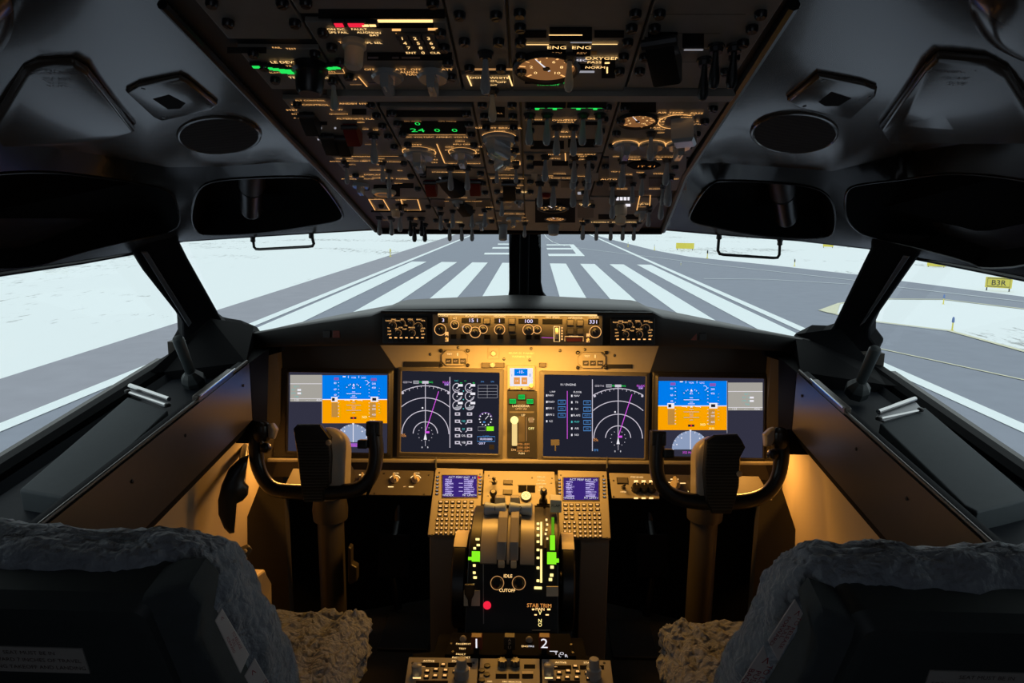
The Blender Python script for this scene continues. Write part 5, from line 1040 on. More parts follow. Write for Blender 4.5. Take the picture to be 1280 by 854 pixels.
# hood brow above the centre panel with its lamp strip
q = [at_Y(x, y, 1.994) for x, y in ((478, 388), (815, 390), (815, 393), (478, 391))]
MB().prism(q, (0, -.03, .003)).build('brow', 'black', t, smooth=False, bevel=.004)
MB().prism([at_Y(x, y, 1.993) for x, y in ((548, 392), (746, 393.2), (746, 394.6), (548, 393.4))], (0, -.010, 0)).build('lamp_strip', 'lamp_strip', t, smooth=False)
for s, x in ((-1, 415), (1, 872)):
    t2 = thing('master_caution_lights', 'pair of dark unlit caution lights on the %s wing of the glareshield' % ('left' if s < 0 else 'right'), 'light', at_Y(x, 425, 2.03))
    for d, mt in ((-6, 'bezel_dark'), (6, 'handle_red')):
        d = d*-s; y0 = 413 if s < 0 else 416
        MB().prism([at_Y(x+d+a, y0+b, 2.026) for a, b in ((-4.5, 9), (4.5, 9), (4.5, 0), (-4.5, 0))], (0, -.006, 0)).build('light_cap', mt, t2, smooth=False, bevel=.0012)
MC = Frame(GS.o, (1, 0, 0), (0, .0, 1))
p = Panel(MC, 'mode_control_panel', 'long autopilot control panel lit gold along the glareshield centre', 'panel', [(541, 430), (753, 431.5), (753, 394), (541, 392.5)], 'panel_brown', .006)
def rg(x, y, r, w=.0016): p.ring(x, y, r*1.12, 'amber', 0, 360, w); 
for x0, x1, y0, y1, tx, tm in ((548, 560, 397, 404, '3', 'COURSE'), (577, 601, 397.5, 404, '15 1', 'IAS/MACH'), (618, 631, 398, 404.5, '1', 'HEADING'), (648, 673, 398.5, 405, '100', 'ALTITUDE'), (678, 703, 399, 405.5, '', 'VERT SPEED'), (735, 749, 399, 406, '331', 'COURSE')):
    p.rect(x0, x1, y0, y1, 'black_matte'); p.text((x0+x1)/2, y0-2.4, tm, .0075, 'amber_hot'); p.text((x0+x1)/2+(3 if x1-x0 > 20 and tx != '100' else 0), (y0+y1)/2, tx, .0145, 'lcd_digit', 1.15)
p.text(569, 398, 'A/T', .0072, 'amber_hot'); p.text(568.5, 411, 'ARM', .0045, 'amber_hot')
for x, y, r in ((550.5, 412, .0145), (568.5, 406, .0105), (584, 411, .0115), (594, 415.5, .0135), (604, 411.5, .0105), (624.5, 412, .013), (660.5, 412.5, .014), (671.5, 412, .010), (744, 415, .0145)):
    rg(x, y, r); p.K(x, y, r/.0155, 'black_satin')
for x, y in ((567, 420.5), (579.5, 420.5), (609, 421), (625.5, 421), (641.5, 421), (661, 421.5), (671.5, 421.5)): p.L(x, y, 'black_matte', .014, .011, 'push_button'); p.line([(x-2, y), (x+2, y)], .0012, 'green_dim')
for x, y in ((608.5, 401), (640, 401.5), (640, 411), (713, 403), (725, 403.5), (713, 414), (725, 414)): p.L(x, y, 'panel_brown', .016, .014, 'push_button'); p.text(x, y-1.2, 'CMD' if x > 700 else 'LVL', .005, 'amber_dim')
p.rect(605.5, 612, 401.8, 404, 'green'); p.text(608.5, 399.5, 'N1', .006, 'amber')
for x0, y0, y1, x in ((556, 415, 427, 558.5), (733, 417, 428, 735)): 
    m = MB(); p.rect(x-2, x+2, y0, y1, 'amber'); p.T(x, (y0+y1)/2, .7, 'knob_cream')
p.line([(692.5, 408), (699.5, 408), (699.5, 427), (692.5, 427), (692.5, 408)], .0018, 'amber_hot'); p.put('thumb_wheel', 'thumbw', lambda: MB().mat('cream').cyl((-.004, 0, 0), (.004, 0, 0), .016, None, 20), 696, 417); 
for y in (410, 413.5, 417, 420.5, 424): p.rect(701.5, 703.5, y-1, y+1, 'amber')
p.text(719, 397.5, 'A/P ENGAGE', .007, 'amber_hot'); p.line([(706, 426.5), (706, 420.5), (729, 420.8), (729, 426.8)], .0016, 'amber'); p.text(717, 420.5, 'DISENGAGE', .0048, 'amber_hot'); p.rect(708, 727, 422.5, 427, 'handle_red'); p.line([(677, 422), (692, 422.4)], .0012, 'magenta')
p.rect(566.5-2+13, 569+11, 408, 409.5, 'white_dim'); p.done()
for x0, y0, l in ((479, 397, 'black knob panel with tiny amber legends at the left glareshield end'), (763, 399, 'black knob panel with tiny amber legends at the right glareshield end')):
    p = Panel(MC, 'flight_instrument_control_panel', l, 'panel', [(x0, y0+32), (x0+55, y0+32), (x0+55, y0-1), (x0, y0-1)], 'black', .006, 'end control panels of the glareshield')
    for x, y, r in ((12, 10, .011), (24, 7, .009), (35, 7, .009), (44, 11, .011), (19, 19, .009), (36, 19, .010)): p.ring(x0+x, y0+y, r, 'amber_dim', -60, 150, .0009); p.K(x0+x, y0+y, r/.013, 'black_satin')
    for x, y, s_ in ((7, 4, 'RADIO'), (13, 2.5, 'MINS'), (18, 4, 'BARO'), (24, 2.3, 'FPV'), (34, 2.3, 'MTRS'), (45, 2.5, 'BARO'), (50, 4, 'HPA'), (29, 10, 'IN'), (22, 12.5, 'VOR'), (17, 14, 'APP'), (27, 14.5, 'MAP'), (36, 12.5, 'RANGE'), (8, 13, 'VOR'), (8, 17, 'OFF'), (8, 21, 'ADF'), (50, 13.5, 'VOR'), (49, 17, 'OFF'), (50, 21, 'ADF')): p.text(x0+x, y0+y, s_, .0058, 'amber')
    for i in range(7): x = 9+i*6.7; p.rect(x0+x-1.6, x0+x+1.6, y0+24.5, y0+26, 'amber'); p.L(x0+x, y0+28.5, 'black_satin', .011, .008, 'push_button')
    p.done()
# lamps of the place: strip under the hood brow, flood strip under the glareshield
def area(name, loc, tgt, sx, sy, pw, col=(1.0, .56, .15), spread=180):
    l = bpy.data.lights.new(name, 'AREA'); l.shape = 'RECTANGLE'; l.size = sx; l.size_y = sy; l.energy = pw; l.color = col; l.spread = math.radians(spread)
    o = bpy.data.objects.new(name, l); COL.objects.link(o); o.location = tuple(loc); d = Vector(tuple(V3(*tgt)-V3(*loc))); o.rotation_euler = d.to_track_quat('-Z', 'X' if False else 'Y').to_euler(); return o
# ------------------------------------------------------------------ centre pedestal
S35 = math.radians(35)
PF = Frame(at_Y(650, 589, 2.12), (1, 0, 0), (0, math.cos(S35), math.sin(S35)))
zb = PF.X(600, 673)[2]; yb = PF.X(600, 673)[1]; zt = PF.o[2]; xl = PF.X(535, 672)[0]; xr = PF.X(763, 674)[0]
t = thing('centre_pedestal', 'grey brown pedestal body standing on the floor between the seats', 'pedestal', (0, 2.0, 0))
for x0, x1 in ((xl+.002, xl+.085), (xr-.085, xr-.002)): m = MB(); m.prism([(x0, yb+.012, 0), (x0, yb+.012, zb-.014), (x0, 2.12, zt-.022), (x0, 2.26, zt-.022), (x0, 2.26, 0)], (x1-x0, 0, 0)); m.build('side_pillar', 'panel_tan', t, smooth=False, bevel=.003)
MB().prism([(xl+.01, yb+.03, zb-.03), (xl+.01, 2.14, zt-.02), (xl+.01, 2.26, zt-.02), (xl+.01, 2.26, .3), (xl+.01, yb+.03, .3)], (xr-xl-.02, 0, 0)).build('bridge', 'panel_brown', t, smooth=False)
def keycap(w, h, mt='bezel_dark'):
    def f():
        m = MB().mat('bezel_dark'); m.box(-w/2, w/2, -h/2, h/2, 0, .0032, .0008); m.mat(mt); m.box(-w*.3, w*.3, -h*.26, h*.26, .0031, .0037); return m
    return f
def cdu(label, poly, scr, flip):
    p = Panel(PF, 'flight_management_keypad', label, 'computer', poly, 'panel_tan', .014, 'flight management keypads', bevel=.002)
    x0, x1, y0, y1 = scr; c = [p.f2.X(x, y, 0) for x, y in ((x0, y1), (x1, y1), (x1, y0), (x0, y0))]
    MB().prism([p.f2.X(x, y) for x, y in ((x0-1.5, y1+1.2), (x1+1.5, y1+1.2), (x1+1.5, y0-1.2), (x0-1.5, y0-1.2))], p.f2.n*.002, .001).build('screen_rim', 'black', p.t, smooth=False)
    m = MB().mat('cdu_blue'); m.poly([q+p.f2.n*.0024 for q in c]); s = m.build('screen', None, p.t, smooth=False, recalc=False)
    g = Screen(p.t, p.f2, .0026); rows = ('ACT RTE LEGS  1/2', 'PERF INIT   FUEL', '33  .780/FL350', 'KBFI   ORIGIN', 'ROUTE   DEST', 'RW13   FLT NO', '345   VNAV', '<INDEX   RTE 2>')
    h = (y1-y0); random.seed(int(x0))
    for i in range(10):
        y = y0+2.3+i*(h-4)/9.2; a = x0+3+.4*(10-i)*0
        for k, (bx, n) in enumerate(((x0+3, random.randint(2, 6)), (x0+20, random.choice((0, 0, 3))), (x1-16, random.randint(3, 7)))):
            if i in (0, 9): continue
            if n: w_ = n*1.7; g.line([(bx, y), (bx+w_, y+.1)], .9 if i % 2 else 1.4, 'cdu_txt')
    g.text((x0+x1)/2+3, y0+2.6, 'ACT PERF INIT  1/2', 3.0, 'white'); g.text(x0+6.5, y1-2.2, '<INDEX', 2.8, 'white'); g.text(x1-9, y1-2.2, 'N1 LIMIT>', 2.8, 'white')
    for i, (a, b) in enumerate((('M.78', 'FL350'), ('42.5', '3300'), ('GR WT', 'CRZ'), ('12.6', 'ISA'), ('RESV', 'TRANS'), ('4.0', '18000'))): g.text(x0+8, y0+5.5+i*(h-9)/6, a, 2.5, 'cdu_txt'); g.text(x1-8, y0+5.5+i*(h-9)/6, b, 2.5, 'cdu_txt')
    g.done(s)
    dx, dy = (0, 0) if not flip else (156, 3.3)
    K = lambda x, y, w, h, mt: p.put('key', 'key%d%d%s' % (w*1e4, h*1e4, mt), keycap(w, h, mt), x, y)
    if not flip:
        fx = (551, 558.4, 566, 573.6, 581.4, 589.6); frs = ((628, 6), (633.6, 6), (638.4, 2), (644, 2)); lx = (566, 572.4, 578.3, 584.5, 590.5); ly = (639.2, 644.6, 650, 655.4, 661, 666.4); nx = (547, 552.8, 558.6); ny = (649.7, 655.4, 661, 666.6); sh = -.07; lk = (547.2, 600.6); lky = [596.5+i*4.3 for i in range(6)]
    else:
        fx = (706.8, 714.3, 722, 729.8, 738, 746.6); frs = ((631.5, 6), (637, 6), (642.3, 2), (647.7, 2)); lx = (724.4, 730.5, 736.6, 743, 749); ly = (643, 648.4, 654.3, 659.8, 665.2, 670.6); nx = (705.8, 711.5, 717.8); ny = (653.7, 659, 665, 670.6); sh = .045; lk = (699.2, 754.8); lky = [600.2+i*4.3 for i in range(6)]
    for y, n in frs:
        for x in fx[:n]: K(x+sh*(y-frs[0][0]), y, .0125, .0085, 'amber')
    for y in ly:
        for x in lx: K(x+sh*(y-ly[0])*1.0, y, .0088, .0082, 'amber')
    for y in ny:
        for x in nx: K(x+sh*(y-ny[0]), y, .0088, .0082, 'amber')
    for x in lk:
        for i, y in enumerate(lky): p.put('line_key', 'linekey', keycap(.0085, .0055, 'white_dim'), x+sh*(y-lky[0])*.6, y)
    p.screws([(poly[3][0]+4, poly[3][1]+3), (poly[2][0]-4, poly[2][1]+3), (poly[0][0]+5, poly[0][1]-3), (poly[1][0]-4, poly[1][1]-3)])
    p.rect(poly[2][0]-9, poly[2][0]-4, poly[2][1]+5.5, poly[2][1]+8.5, 'red') if not flip else None
    p.done()
cdu('keypad computer with violet text screen at the pedestal left front', [(535, 672), (598.5, 673), (604, 590), (545, 588)], (553.5, 596, 595, 622), False)
cdu('keypad computer with violet text screen at the pedestal right front', [(699, 675), (763, 676), (758, 592.5), (697, 591)], (704.5, 748, 598, 625.5), True)
for s, x in ((-1, 545), (1, 757.5)):
    t = thing('panel_divider', 'thin pale upright divider blade at the %s pedestal front edge' % ('left' if s < 0 else 'right'), 'divider', PF.X(x, 588))
    MB().prism([PF.X(x, 590), PF.X(x, 580), PF.X(x, 576), PF.X(x+1.2, 576), PF.X(x+1.2, 590)], PF.n*.02).build('blade', 'strip_metal', t, smooth=False)
p = Panel(PF, 'forward_electronics_panel', 'gold lit switch plate between the two keypad computers', 'panel', [(603, 632), (696, 634), (693, 591), (605.5, 590)], 'panel_tan', .006)
p.T(618, 603, 1.3, 'black_satin'); p.put('black_lever', 'blklever', lambda: MB().mat('black_satin').lathe((0, 0, 0), (0, 0, 1), [(.011, 0), (.010, .006), (.006, .01), (.006, .03), (.010, .034), (.011, .044), (.006, .05)], 14), 617, 626)
for x, y, w_, h_ in ((635, 603.5, .024, .012), (634.5, 616, .024, .013)): p.L(x, y, 'panel_brown', w_, h_, 'push_button'); p.text(x, y-3.5, 'SPEED', .0045, 'amber')
p.rect(648, 669, 607, 616, 'black_matte', .001); p.line([(647, 608), (647, 606.8), (670, 607), (670, 608)], .0014, 'panel_brown'); p.line([(658.5, 607), (658.5, 616)], .0008, 'panel_tan')
gg = p.put('round_gauge', 'brakegauge', lambda: MB().mat('bezel').lathe((0, 0, 0), (0, 0, 1), [(.0165, 0), (.0165, .006), (.0145, .008)], 24, True, False).mat('yellow_white').lathe((0, 0, .0075), (0, 0, 1), [(.0147, 0), (.0, .0002)], 24, False, False), 657.5, 621.5)
m = MB().mat('panel_brown')
for i in range(10): a = i*math.pi/5; b_ = p.f2.loc(657.5, 621.5); m.seg(p.f2, (b_[0]+.004*math.cos(a), b_[1]+.004*math.sin(a)), (b_[0]+.011*math.cos(a), b_[1]+.011*math.sin(a)), .0012, .0085)
m.build('gauge_marks', None, gg, smooth=False, recalc=False)
for i, tx in enumerate(('INBD DU', 'ENG PRI', 'AUTO BRK', 'MFD', 'SYS')): p.text(676.5-(2 if i > 3 else 0), 597+i*4.2, tx, .0062, 'amber_hot')
p.put('black_lever', 'blklever2', lambda: MB().mat('black_satin').lathe((0, 0, 0), (0, 0, 1), [(.013, 0), (.012, .010), (.008, .014), (.008, .045), (.011, .05), (.009, .065), (.005, .068)], 14), 679, 628); p.rect(671, 688, 630, 632, 'black_matte')
for x, y in ((611, 594.5), (613, 602), (610, 620), (665, 597.5), (690, 598), (689, 604), (689, 622)): p.screws([(x, y)])
p.text(614, 598, 'AUTO', .005, 'amber'); p.text(627, 611.5, 'MAX', .004, 'amber'); p.done()
# lower forward panels either side of the pedestal
p = Panel(PF, 'lighting_control_panel', 'left lower panel with two bright cream knobs beside the left keypad', 'panel', [(461, 620), (539, 621), (543, 590), (476, 589)], 'panel_brown', .006)
for x, y in ((437, 597), (493.5, 600), (519.5, 600)):
    if x > 461: p.put('rotary_knob', 'creamsel', selector_mesh('knob_cream', .011, .018), x, y, .4); p.ring(x, y, .016, 'amber_hot', 20, 160, .0024); p.text(x+2, y-8, 'PANEL', .006, 'amber_hot')
p.text(506, 609, 'BRT', .005, 'amber'); p.line([(485, 609), (492, 609)], .003, 'amber_hot'); p.line([(511, 609), (517, 609)], .003, 'amber_hot'); p.screws([(480, 592), (536, 594), (468, 617), (530, 618)]); p.done()
p = Panel(PF, 'lighting_control_panel', 'left lower panel with a lit cream knob hidden behind the captain yoke', 'panel', [(352, 618), (457, 620), (470, 589), (367, 587)], 'panel_brown', .006)
p.put('rotary_knob', 'creamsel', selector_mesh('knob_cream', .011, .018), 437, 600, .4); p.put('rotary_knob', 'creamsel', selector_mesh('knob_cream', .011, .018), 454, 599, .2); p.line([(430, 592), (442, 592)], .0034, 'amber_hot'); p.line([(449, 594), (457, 594)], .0034, 'amber_hot'); p.done()
p = Panel(PF, 'stabilizer_panel', 'right lower panel with three dark knobs beside the right keypad', 'panel', [(765, 624), (824, 625), (822, 594), (761, 592.5)], 'panel_tan', .006)
p.L(778, 601.5, 'panel_brown', .03, .018, 'push_button'); p.text(796, 597, 'SPEED BRAKES', .006, 'amber_hot'); p.T(779, 610, 1.0, 'black_satin'); p.text(779, 615.5, 'ARMED', .0055, 'amber_hot')
for x in (795, 804.5, 814): p.put('rotary_knob', 'bigblk', knob_mesh('black_satin', .013, .022), x, 612); p.rect(x-2.5, x+2.5, 600.5, 603.5, 'amber_hot'); p.rect(x-2.6, x+2.6, 622, 623.8, 'amber_hot')
p.screws([(767, 601), (767, 621)]); p.done()
p = Panel(PF, 'lighting_control_panel', 'right lower panel with a lit cream selector hidden behind the first officer yoke', 'panel', [(832, 625), (965, 627), (948, 597), (829, 594.5)], 'panel_brown', .006)
p.put('rotary_knob', 'creamsel2', selector_mesh('knob_cream', .014, .022), 844, 606, .3); p.line([(838, 599.5), (848, 599.5)], .0034, 'amber_hot'); p.line([(833, 603.5), (838, 603.5)], .003, 'amber_hot'); p.line([(850, 604.5), (857, 604.5)], .003, 'amber_hot'); p.rect(863, 866, 600, 606, 'amber'); p.rect(860, 866, 612, 615, 'yellow_white'); p.done()

emat('lime_dim', (0.22, 0.7, 0.02), 0.45)
# ------------------------------------------------------------------ throttle quadrant
QP = [(1.98, .585), (1.93, .612), (1.87, .640), (1.80, .650), (1.73, .640), (1.68, .618), (1.652, .585)]
qx = lambda px, y=690, Yd=1.68: at_Y(px, y, Yd)[0]
QL, QR = qx(586), qx(698)
t = tq = thing('throttle_quadrant', 'black throttle quadrant with two blue grey thrust levers and lit scales', 'lever', ((QL+QR)/2, 1.75, 0))
body = QP+[(1.56, .452), (1.56, .05), (1.95, .05)]
MB().prism([(QL, y, z) for y, z in body], (QR-QL, 0, 0)).build('quadrant_body', 'black_satin', t, smooth=False, bevel=.003)
def qstrip(nm, x0, x1, i0, i1, h, mt, bev=0.0):
    top = []; bot = []
    for i in range(i0, i1+1):
        a = QP[max(0, i-1)]; b = QP[min(len(QP)-1, i+1)]; tx = unit((b[0]-a[0], b[1]-a[1], 0)); n = V3(-tx[1], tx[0]); n = n if n[1] > 0 else -n
        top.append((QP[i][0]+n[0]*h, QP[i][1]+n[1]*h)); bot.append(QP[i])
    pr = top+bot[::-1]; return MB().prism([(x0, y, z) for y, z in pr], (x1-x0, 0, 0)).build(nm, mt, tq, ang=30)
qstrip('cover_strip', qx(601), qx(621.5), 0, 6, .010, 'lever_grey'); qstrip('cover_strip', qx(650.5), qx(668), 0, 6, .010, 'lever_grey'); qstrip('divider_strip', qx(634), qx(637), 0, 6, .016, 'panel_tan')
qstrip('scale_strip', qx(588), qx(600), 0, 6, .004, 'black'); qstrip('scale_strip', qx(668.5), qx(680), 0, 6, .004, 'black'); qstrip('scale_strip', qx(683), qx(697), 0, 6, .003, 'black')
# face plate below the levers
QF = Frame((0, QP[-1][0], QP[-1][1]), (1, 0, 0), (0, QP[-1][0]-1.56, QP[-1][1]-.452))
class Deco(Panel):
    def __init__(s, fr, t, h): s.fr = fr; s.t = t; s.f2 = fr.off(h); s.leg = MB()
d = Deco(QF, tq, .001)
for x in (621.5, 648.5): d.ring(x, 729, .016, 'amber_dim', 0, 360, .0018); d.put('start_lever', 'startlev', lambda: MB().mat('black_satin').lathe((0, 0, 0), (0, 0, 1), [(.013, 0), (.012, .012), (.009, .016), (.009, .02)], 18), x, 729)
d.text(635, 720.5, 'IDLE', .011, 'amber_hot'); d.text(634, 738.5, 'CUTOFF', .0105, 'amber_hot')
d.put('horn_cutout_button', 'redbtn', lambda: MB().mat('red').lathe((0, 0, 0), (0, 0, 1), [(.0095, 0), (.0095, .006), (.006, .009)], 16), 609, 757)
d.line([(624, 752), (634, 752), (634, 756)], .002, 'bezel_dark'); d.rect(614, 652, 766, 784, 'bezel_dark', .0006)
d.text(674, 757.5, 'STAB TRIM', .0125, 'orange_txt'); d.text(675, 762, 'MAIN', .009, 'amber_hot'); d.rect(665, 668, 761, 763, 'amber_hot'); d.rect(684, 688, 761, 763, 'amber_hot'); d.text(675, 766.5, 'V', .014, 'yellow_white'); d.rect(668, 671, 768, 769.5, 'amber_hot'); d.rect(682, 686, 768, 769.5, 'amber_hot')
d.text(675, 776.5, 'N', .012, 'yellow_white'); d.text(675, 781.5, 'O', .012, 'yellow_white'); d.line([(665, 788), (688, 788)], .002, 'cream'); d.line([(604, 690), (604.5, 780)], .002, 'lever_grey')
d.done()
# illuminated scales on the arc (marks sit on the scale strips)
def qmark(nm, x, y0, y1, w, mt, h=.006):
    """lit mark following the arc surface between photo rows"""
    pts = []
    for k in range(7):
        y = y0+(y1-y0)*k/6; best = None
        for i in range(len(body)-3):
            a, b = body[i], body[i+1]; fr = Frame((0, a[0], a[1]), (1, 0, 0), (0, a[0]-b[0], a[1]-b[1])); q = fr.X(x, y, h); tt = (a[0]-q[1])/(a[0]-b[0]) if abs(a[0]-b[0]) > 1e-6 else 0
            if -.02 <= tt <= 1.02: best = q
        if best is not None: pts.append(best)
    if len(pts) < 2: return None
    m = MB(); hw = w*.00205/2; m.loft([[p+V3(-hw, 0, 0), p+V3(hw, 0, 0), p+V3(hw, .002, -.003), p+V3(-hw, .002, -.003)] for p in pts]); return m.build(nm, mt, tq, smooth=False)
qmark('trim_indicator', 595, 690, 702, 10, 'lime'); qmark('indicator_tip', 588.5, 697, 700, 6, 'lime')
for x, y, w_ in ((597, 676, 6), (598, 682, 5), (593.5, 686, 4), (593, 707, 4), (593, 716, 4), (594, 722, 5), (606, 673, 4), (606.5, 671.5, 5)): qmark('scale_mark', x, y-1.1, y+1.1, w_*.8, 'yellow_white')
qmark('scale_mark', 612, 656, 660, 9, 'yellow_white'); qmark('scale_mark', 608, 672, 675, 5, 'lime')
qmark('scale_bar', 676.5, 655, 728, 2.2, 'yellow_white')
for y in (657, 663, 671, 679, 688, 698, 710, 726, 735): qmark('scale_mark', 672.5, y-1.2, y+1.2, 3.4 if y < 730 else 9, 'yellow_white')
for x, y in ((683, 652), (684, 658), (683, 664), (682, 669), (684, 675)): qmark('scale_mark', x, y-1, y+1, 2.4, 'amber_hot')
qmark('flap_indicator', 689.5, 691, 705, 11, 'lime'); qmark('indicator_tip', 696, 699, 703, 5, 'lime')
for x, y in ((690, 709), (689.5, 719), (688, 724.5)): qmark('scale_mark', x, y-1.4, y+1.4, 4, 'yellow_white')
for x0, x1, y0, y1 in ((580, 600, 738, 757), (683, 698, 733, 745)):
    f = Frame((0, 1.60, .50), (1, 0, 0), (0, .3, 1)); MB().prism([f.X(x, y) for x, y in ((x0, y1), (x1, y1), (x1, y0), (x0, y0))], f.n*.006).build('index_plate', 'cream', tq, smooth=False)
# thrust levers, start lever tips
for i, (x0, x1) in enumerate(((605, 633), (636, 665.5))):
    a, b = at_Y(x0, 636, 1.79), at_Y(x1, 637, 1.79); L_ = np.linalg.norm(b-a); ax = unit(b-a)
    lv = MB().lathe(a, ax, [(.012, 0), (.0175, .003), (.0165, L_*.2), (.0135, L_*.5), (.0165, L_*.8), (.0175, L_-.003), (.012, L_)], 18).build('thrust_lever', 'lever_blue', tq, ang=50)
    f = Frame((a+b)/2, (1, 0, 0), (0, .45, .9)); MB().mat('sign_black').text(f, 0, 0, str(i+1), .016, .0165).build('lettering', None, lv, smooth=False, recalc=False)
    c0, c1 = (622, 634) if i == 0 else (637.5, 648.5); xa, xb = at_Y(c0, 670, 1.70)[0], at_Y(c1, 670, 1.70)[0]
    MB().prism([(xa, 1.79, .672), (xa, 1.735, .672), (xa, 1.672, .635), (xa, 1.648, .597), (xa, 1.67, .592), (xa, 1.76, .64)], (xb-xa, 0, 0)).build('lever_arm', 'lever_grey', lv, smooth=False, bevel=.003)
    xa2, xb2 = xa+.004, xb-.004; MB().prism([(xa2, 1.640, .602), (xa2, 1.640, .590), (xa2, 1.646, .578), (xa2, 1.66, .59)], (xb2-xa2, 0, 0)).build('lever_tip', 'cream', lv, smooth=False, bevel=.002)
    MB().prism([at_Y(x, y, 1.82) for x, y in ((x0+13 if i == 0 else x0+1, 634), (x0+14 if i == 0 else x0+2, 622), (x1-2 if i == 0 else x1-16, 622), (x1-1 if i == 0 else x1-15, 634))], (0, .02, 0)).build('reverse_lever', 'lever_grey', lv, smooth=False, bevel=.003)
a = at_Y(694.5, 633, 1.80); MB().prism([at_Y(x, y, 1.79) for x, y in ((687.5, 641), (702, 641.5), (702, 626), (688, 625))], (0, .03, .004)).build('flap_lever', 'flap_grey', tq, smooth=False, bevel=.002)
f = Frame(at_Y(694.5, 633.5, 1.7895), (1, 0, 0), (0, 0, 1)); MB().mat('sign_black').text(f, 0, .002, 'FLAP', .0105, .0004).build('lettering', None, tq, smooth=False, recalc=False)
qmark('flap_lever_arm', 691, 650, 672, 3.5, 'lime_dim', .008); qmark('flap_lever_arm', 690.5, 672, 688, 6, 'lime', .008)
m = MB(); q = [at_Y(x, y, 1.60) for x, y in ((581, 729), (594, 729), (593, 742), (590, 748), (589, 758), (586, 758), (585, 748), (581, 741))]; m.prism(q, (0, -.015, .004)); m.build('speed_brake_lever', 'black_satin', tq, smooth=False, bevel=.002)
# trim wheels
for s, x0, x1, l in ((-1, 565, 582.5, 'left of the throttle quadrant'), (1, 702, 718.5, 'right of the throttle quadrant')):
    xa, xb = at_Y(x0, 720, 1.68)[0], at_Y(x1, 720, 1.68)[0]; c = V3(xa, 1.757, .487)
    t = thing('trim_wheel', 'black trim wheel with cream mark at its top, '+l, 'wheel', (xa, 1.757, .37), 'stabilizer trim wheels')
    w_ = xb-xa; r = .123
    MB().lathe(c, (1, 0, 0), [(.03, .004), (r*.8, .004), (r*.86, .0), (r*.97, .0), (r, .004), (r, w_-.004), (r*.97, w_), (r*.86, w_), (r*.8, w_-.004), (.03, w_-.004)], 64).build('wheel_rim', 'black_satin', t, ang=30)
    MB().lathe(c+V3(-.006, 0, 0), (1, 0, 0), [(.02, 0), (.026, .006), (.026, w_+.006), (.02, w_+.012)], 20).build('hub', 'dark_metal', t)
    a0, a1 = (112, 140); pr = [(c[1]+(r+.0012)*math.cos(math.radians(a)), c[2]+(r+.0012)*math.sin(math.radians(a))) for a in np.linspace(58, 113, 12)]; pi = [(c[1]+(r-.004)*math.cos(math.radians(a)), c[2]+(r-.004)*math.sin(math.radians(a))) for a in np.linspace(58, 113, 12)]
    MB().prism([(xa+.001, y, z) for y, z in pr+pi[::-1]], (w_-.002, 0, 0)).build('marker_band', 'cream', t, ang=30)
# ------------------------------------------------------------------ aft pedestal
AF = Frame((0, 1.5, .462), (1, 0, 0), (0, 1, 0))
t = thing('aft_pedestal', 'low dark pedestal box behind the throttle quadrant carrying the radio panels', 'pedestal', (0, 1.3, 0))
e = [AF.X(510, 826)[0]+.004, AF.X(763, 828)[0]-.004]
MB().prism([(e[0], .95, 0), (e[1], .95, 0), (e[1], 1.475, 0), (e[1]-.045, 1.485, 0), (e[1]-.05, 1.555, 0), (e[0]+.05, 1.555, 0), (e[0]+.045, 1.485, 0), (e[0], 1.475, 0)], (0, 0, .455)).build('body', 'black_matte', t, smooth=False, bevel=.004)
FPn = Frame((0, 1.5, .462), (1, 0, 0), (0, 1, .12))
p = Panel(FPn, 'fire_handle_panel', 'dark fire panel with red handles numbered 1 and 2, behind the throttles', 'panel', [(556, 824), (720, 826), (712, 797.5), (566, 796)], 'black_matte', .012)
for x, y, tx, mt in ((596, 815, '1', 'handle_red'), (637, 815, 'APU', 'black'), (680, 815, '2', 'handle_red')):
    hd = p.put('fire_handle', 'fireh'+mt, (lambda mt: lambda: MB().mat('black_satin').box(-.006, .006, -.008, .008, 0, .02).mat(mt).box(-.0125, .0125, -.008, .008, .012, .045, .002))(mt), x, y)
    f = Frame(p.f2.P(*p.loc(x, y), .0285)-p.f2.v*.0083, p.f2.u, p.f2.n); m = MB().mat('white' if tx != 'APU' else 'cream')
    if tx == 'APU':
        for k, ch in enumerate('APU'): m.text(f, 0, .010-.010*k, ch, .011, .0004)
    else: m.text(f, 0, 0, tx, .036, .0004)
    m.build('numeral', None, hd, smooth=False, recalc=False)
for x, y in ((579, 800), (661.5, 801)): p.put('indicator_dome', 'dome', lambda: MB().mat('hub_grey').lathe((0, 0, 0), (0, 0, 1), [(.008, 0), (.008, .004), (.005, .009), (.001, .011)], 12), x, y)
for x, y, s_ in ((576, 806, 'FAULT'), (583, 806, 'OVHT'), (656, 809, 'ENG'), (664, 809, 'FIRE'), (578, 812, 'TEST'), (576, 819, 'FAULT'), (699, 818, 'T O'), (704, 821, 'L  R'), (570, 823, 'INOP'), (584, 823, 'DET')): p.text(x, y, s_, .0075 if x < 690 else .013, 'white' if x > 660 else 'amber_hot')
p.line([(687, 815), (697, 815)], .002, 'white'); p.screws([(564, 805), (566, 815), (714, 806), (716, 816)]); p.done()
p = Panel(AF, 'navigation_radio_panel', 'radio panel with lit keys on the left of the aft pedestal', 'panel', [(500, 900), (594, 900), (598, 826), (511, 824.5)], 'panel_tan', .006, 'radio tuning panels')
q = Panel(AF, 'navigation_radio_panel', 'radio panel with lit keys on the right of the aft pedestal', 'panel', [(679, 900), (772, 900), (763, 828.5), (677, 827)], 'panel_tan', .006, 'radio tuning panels')
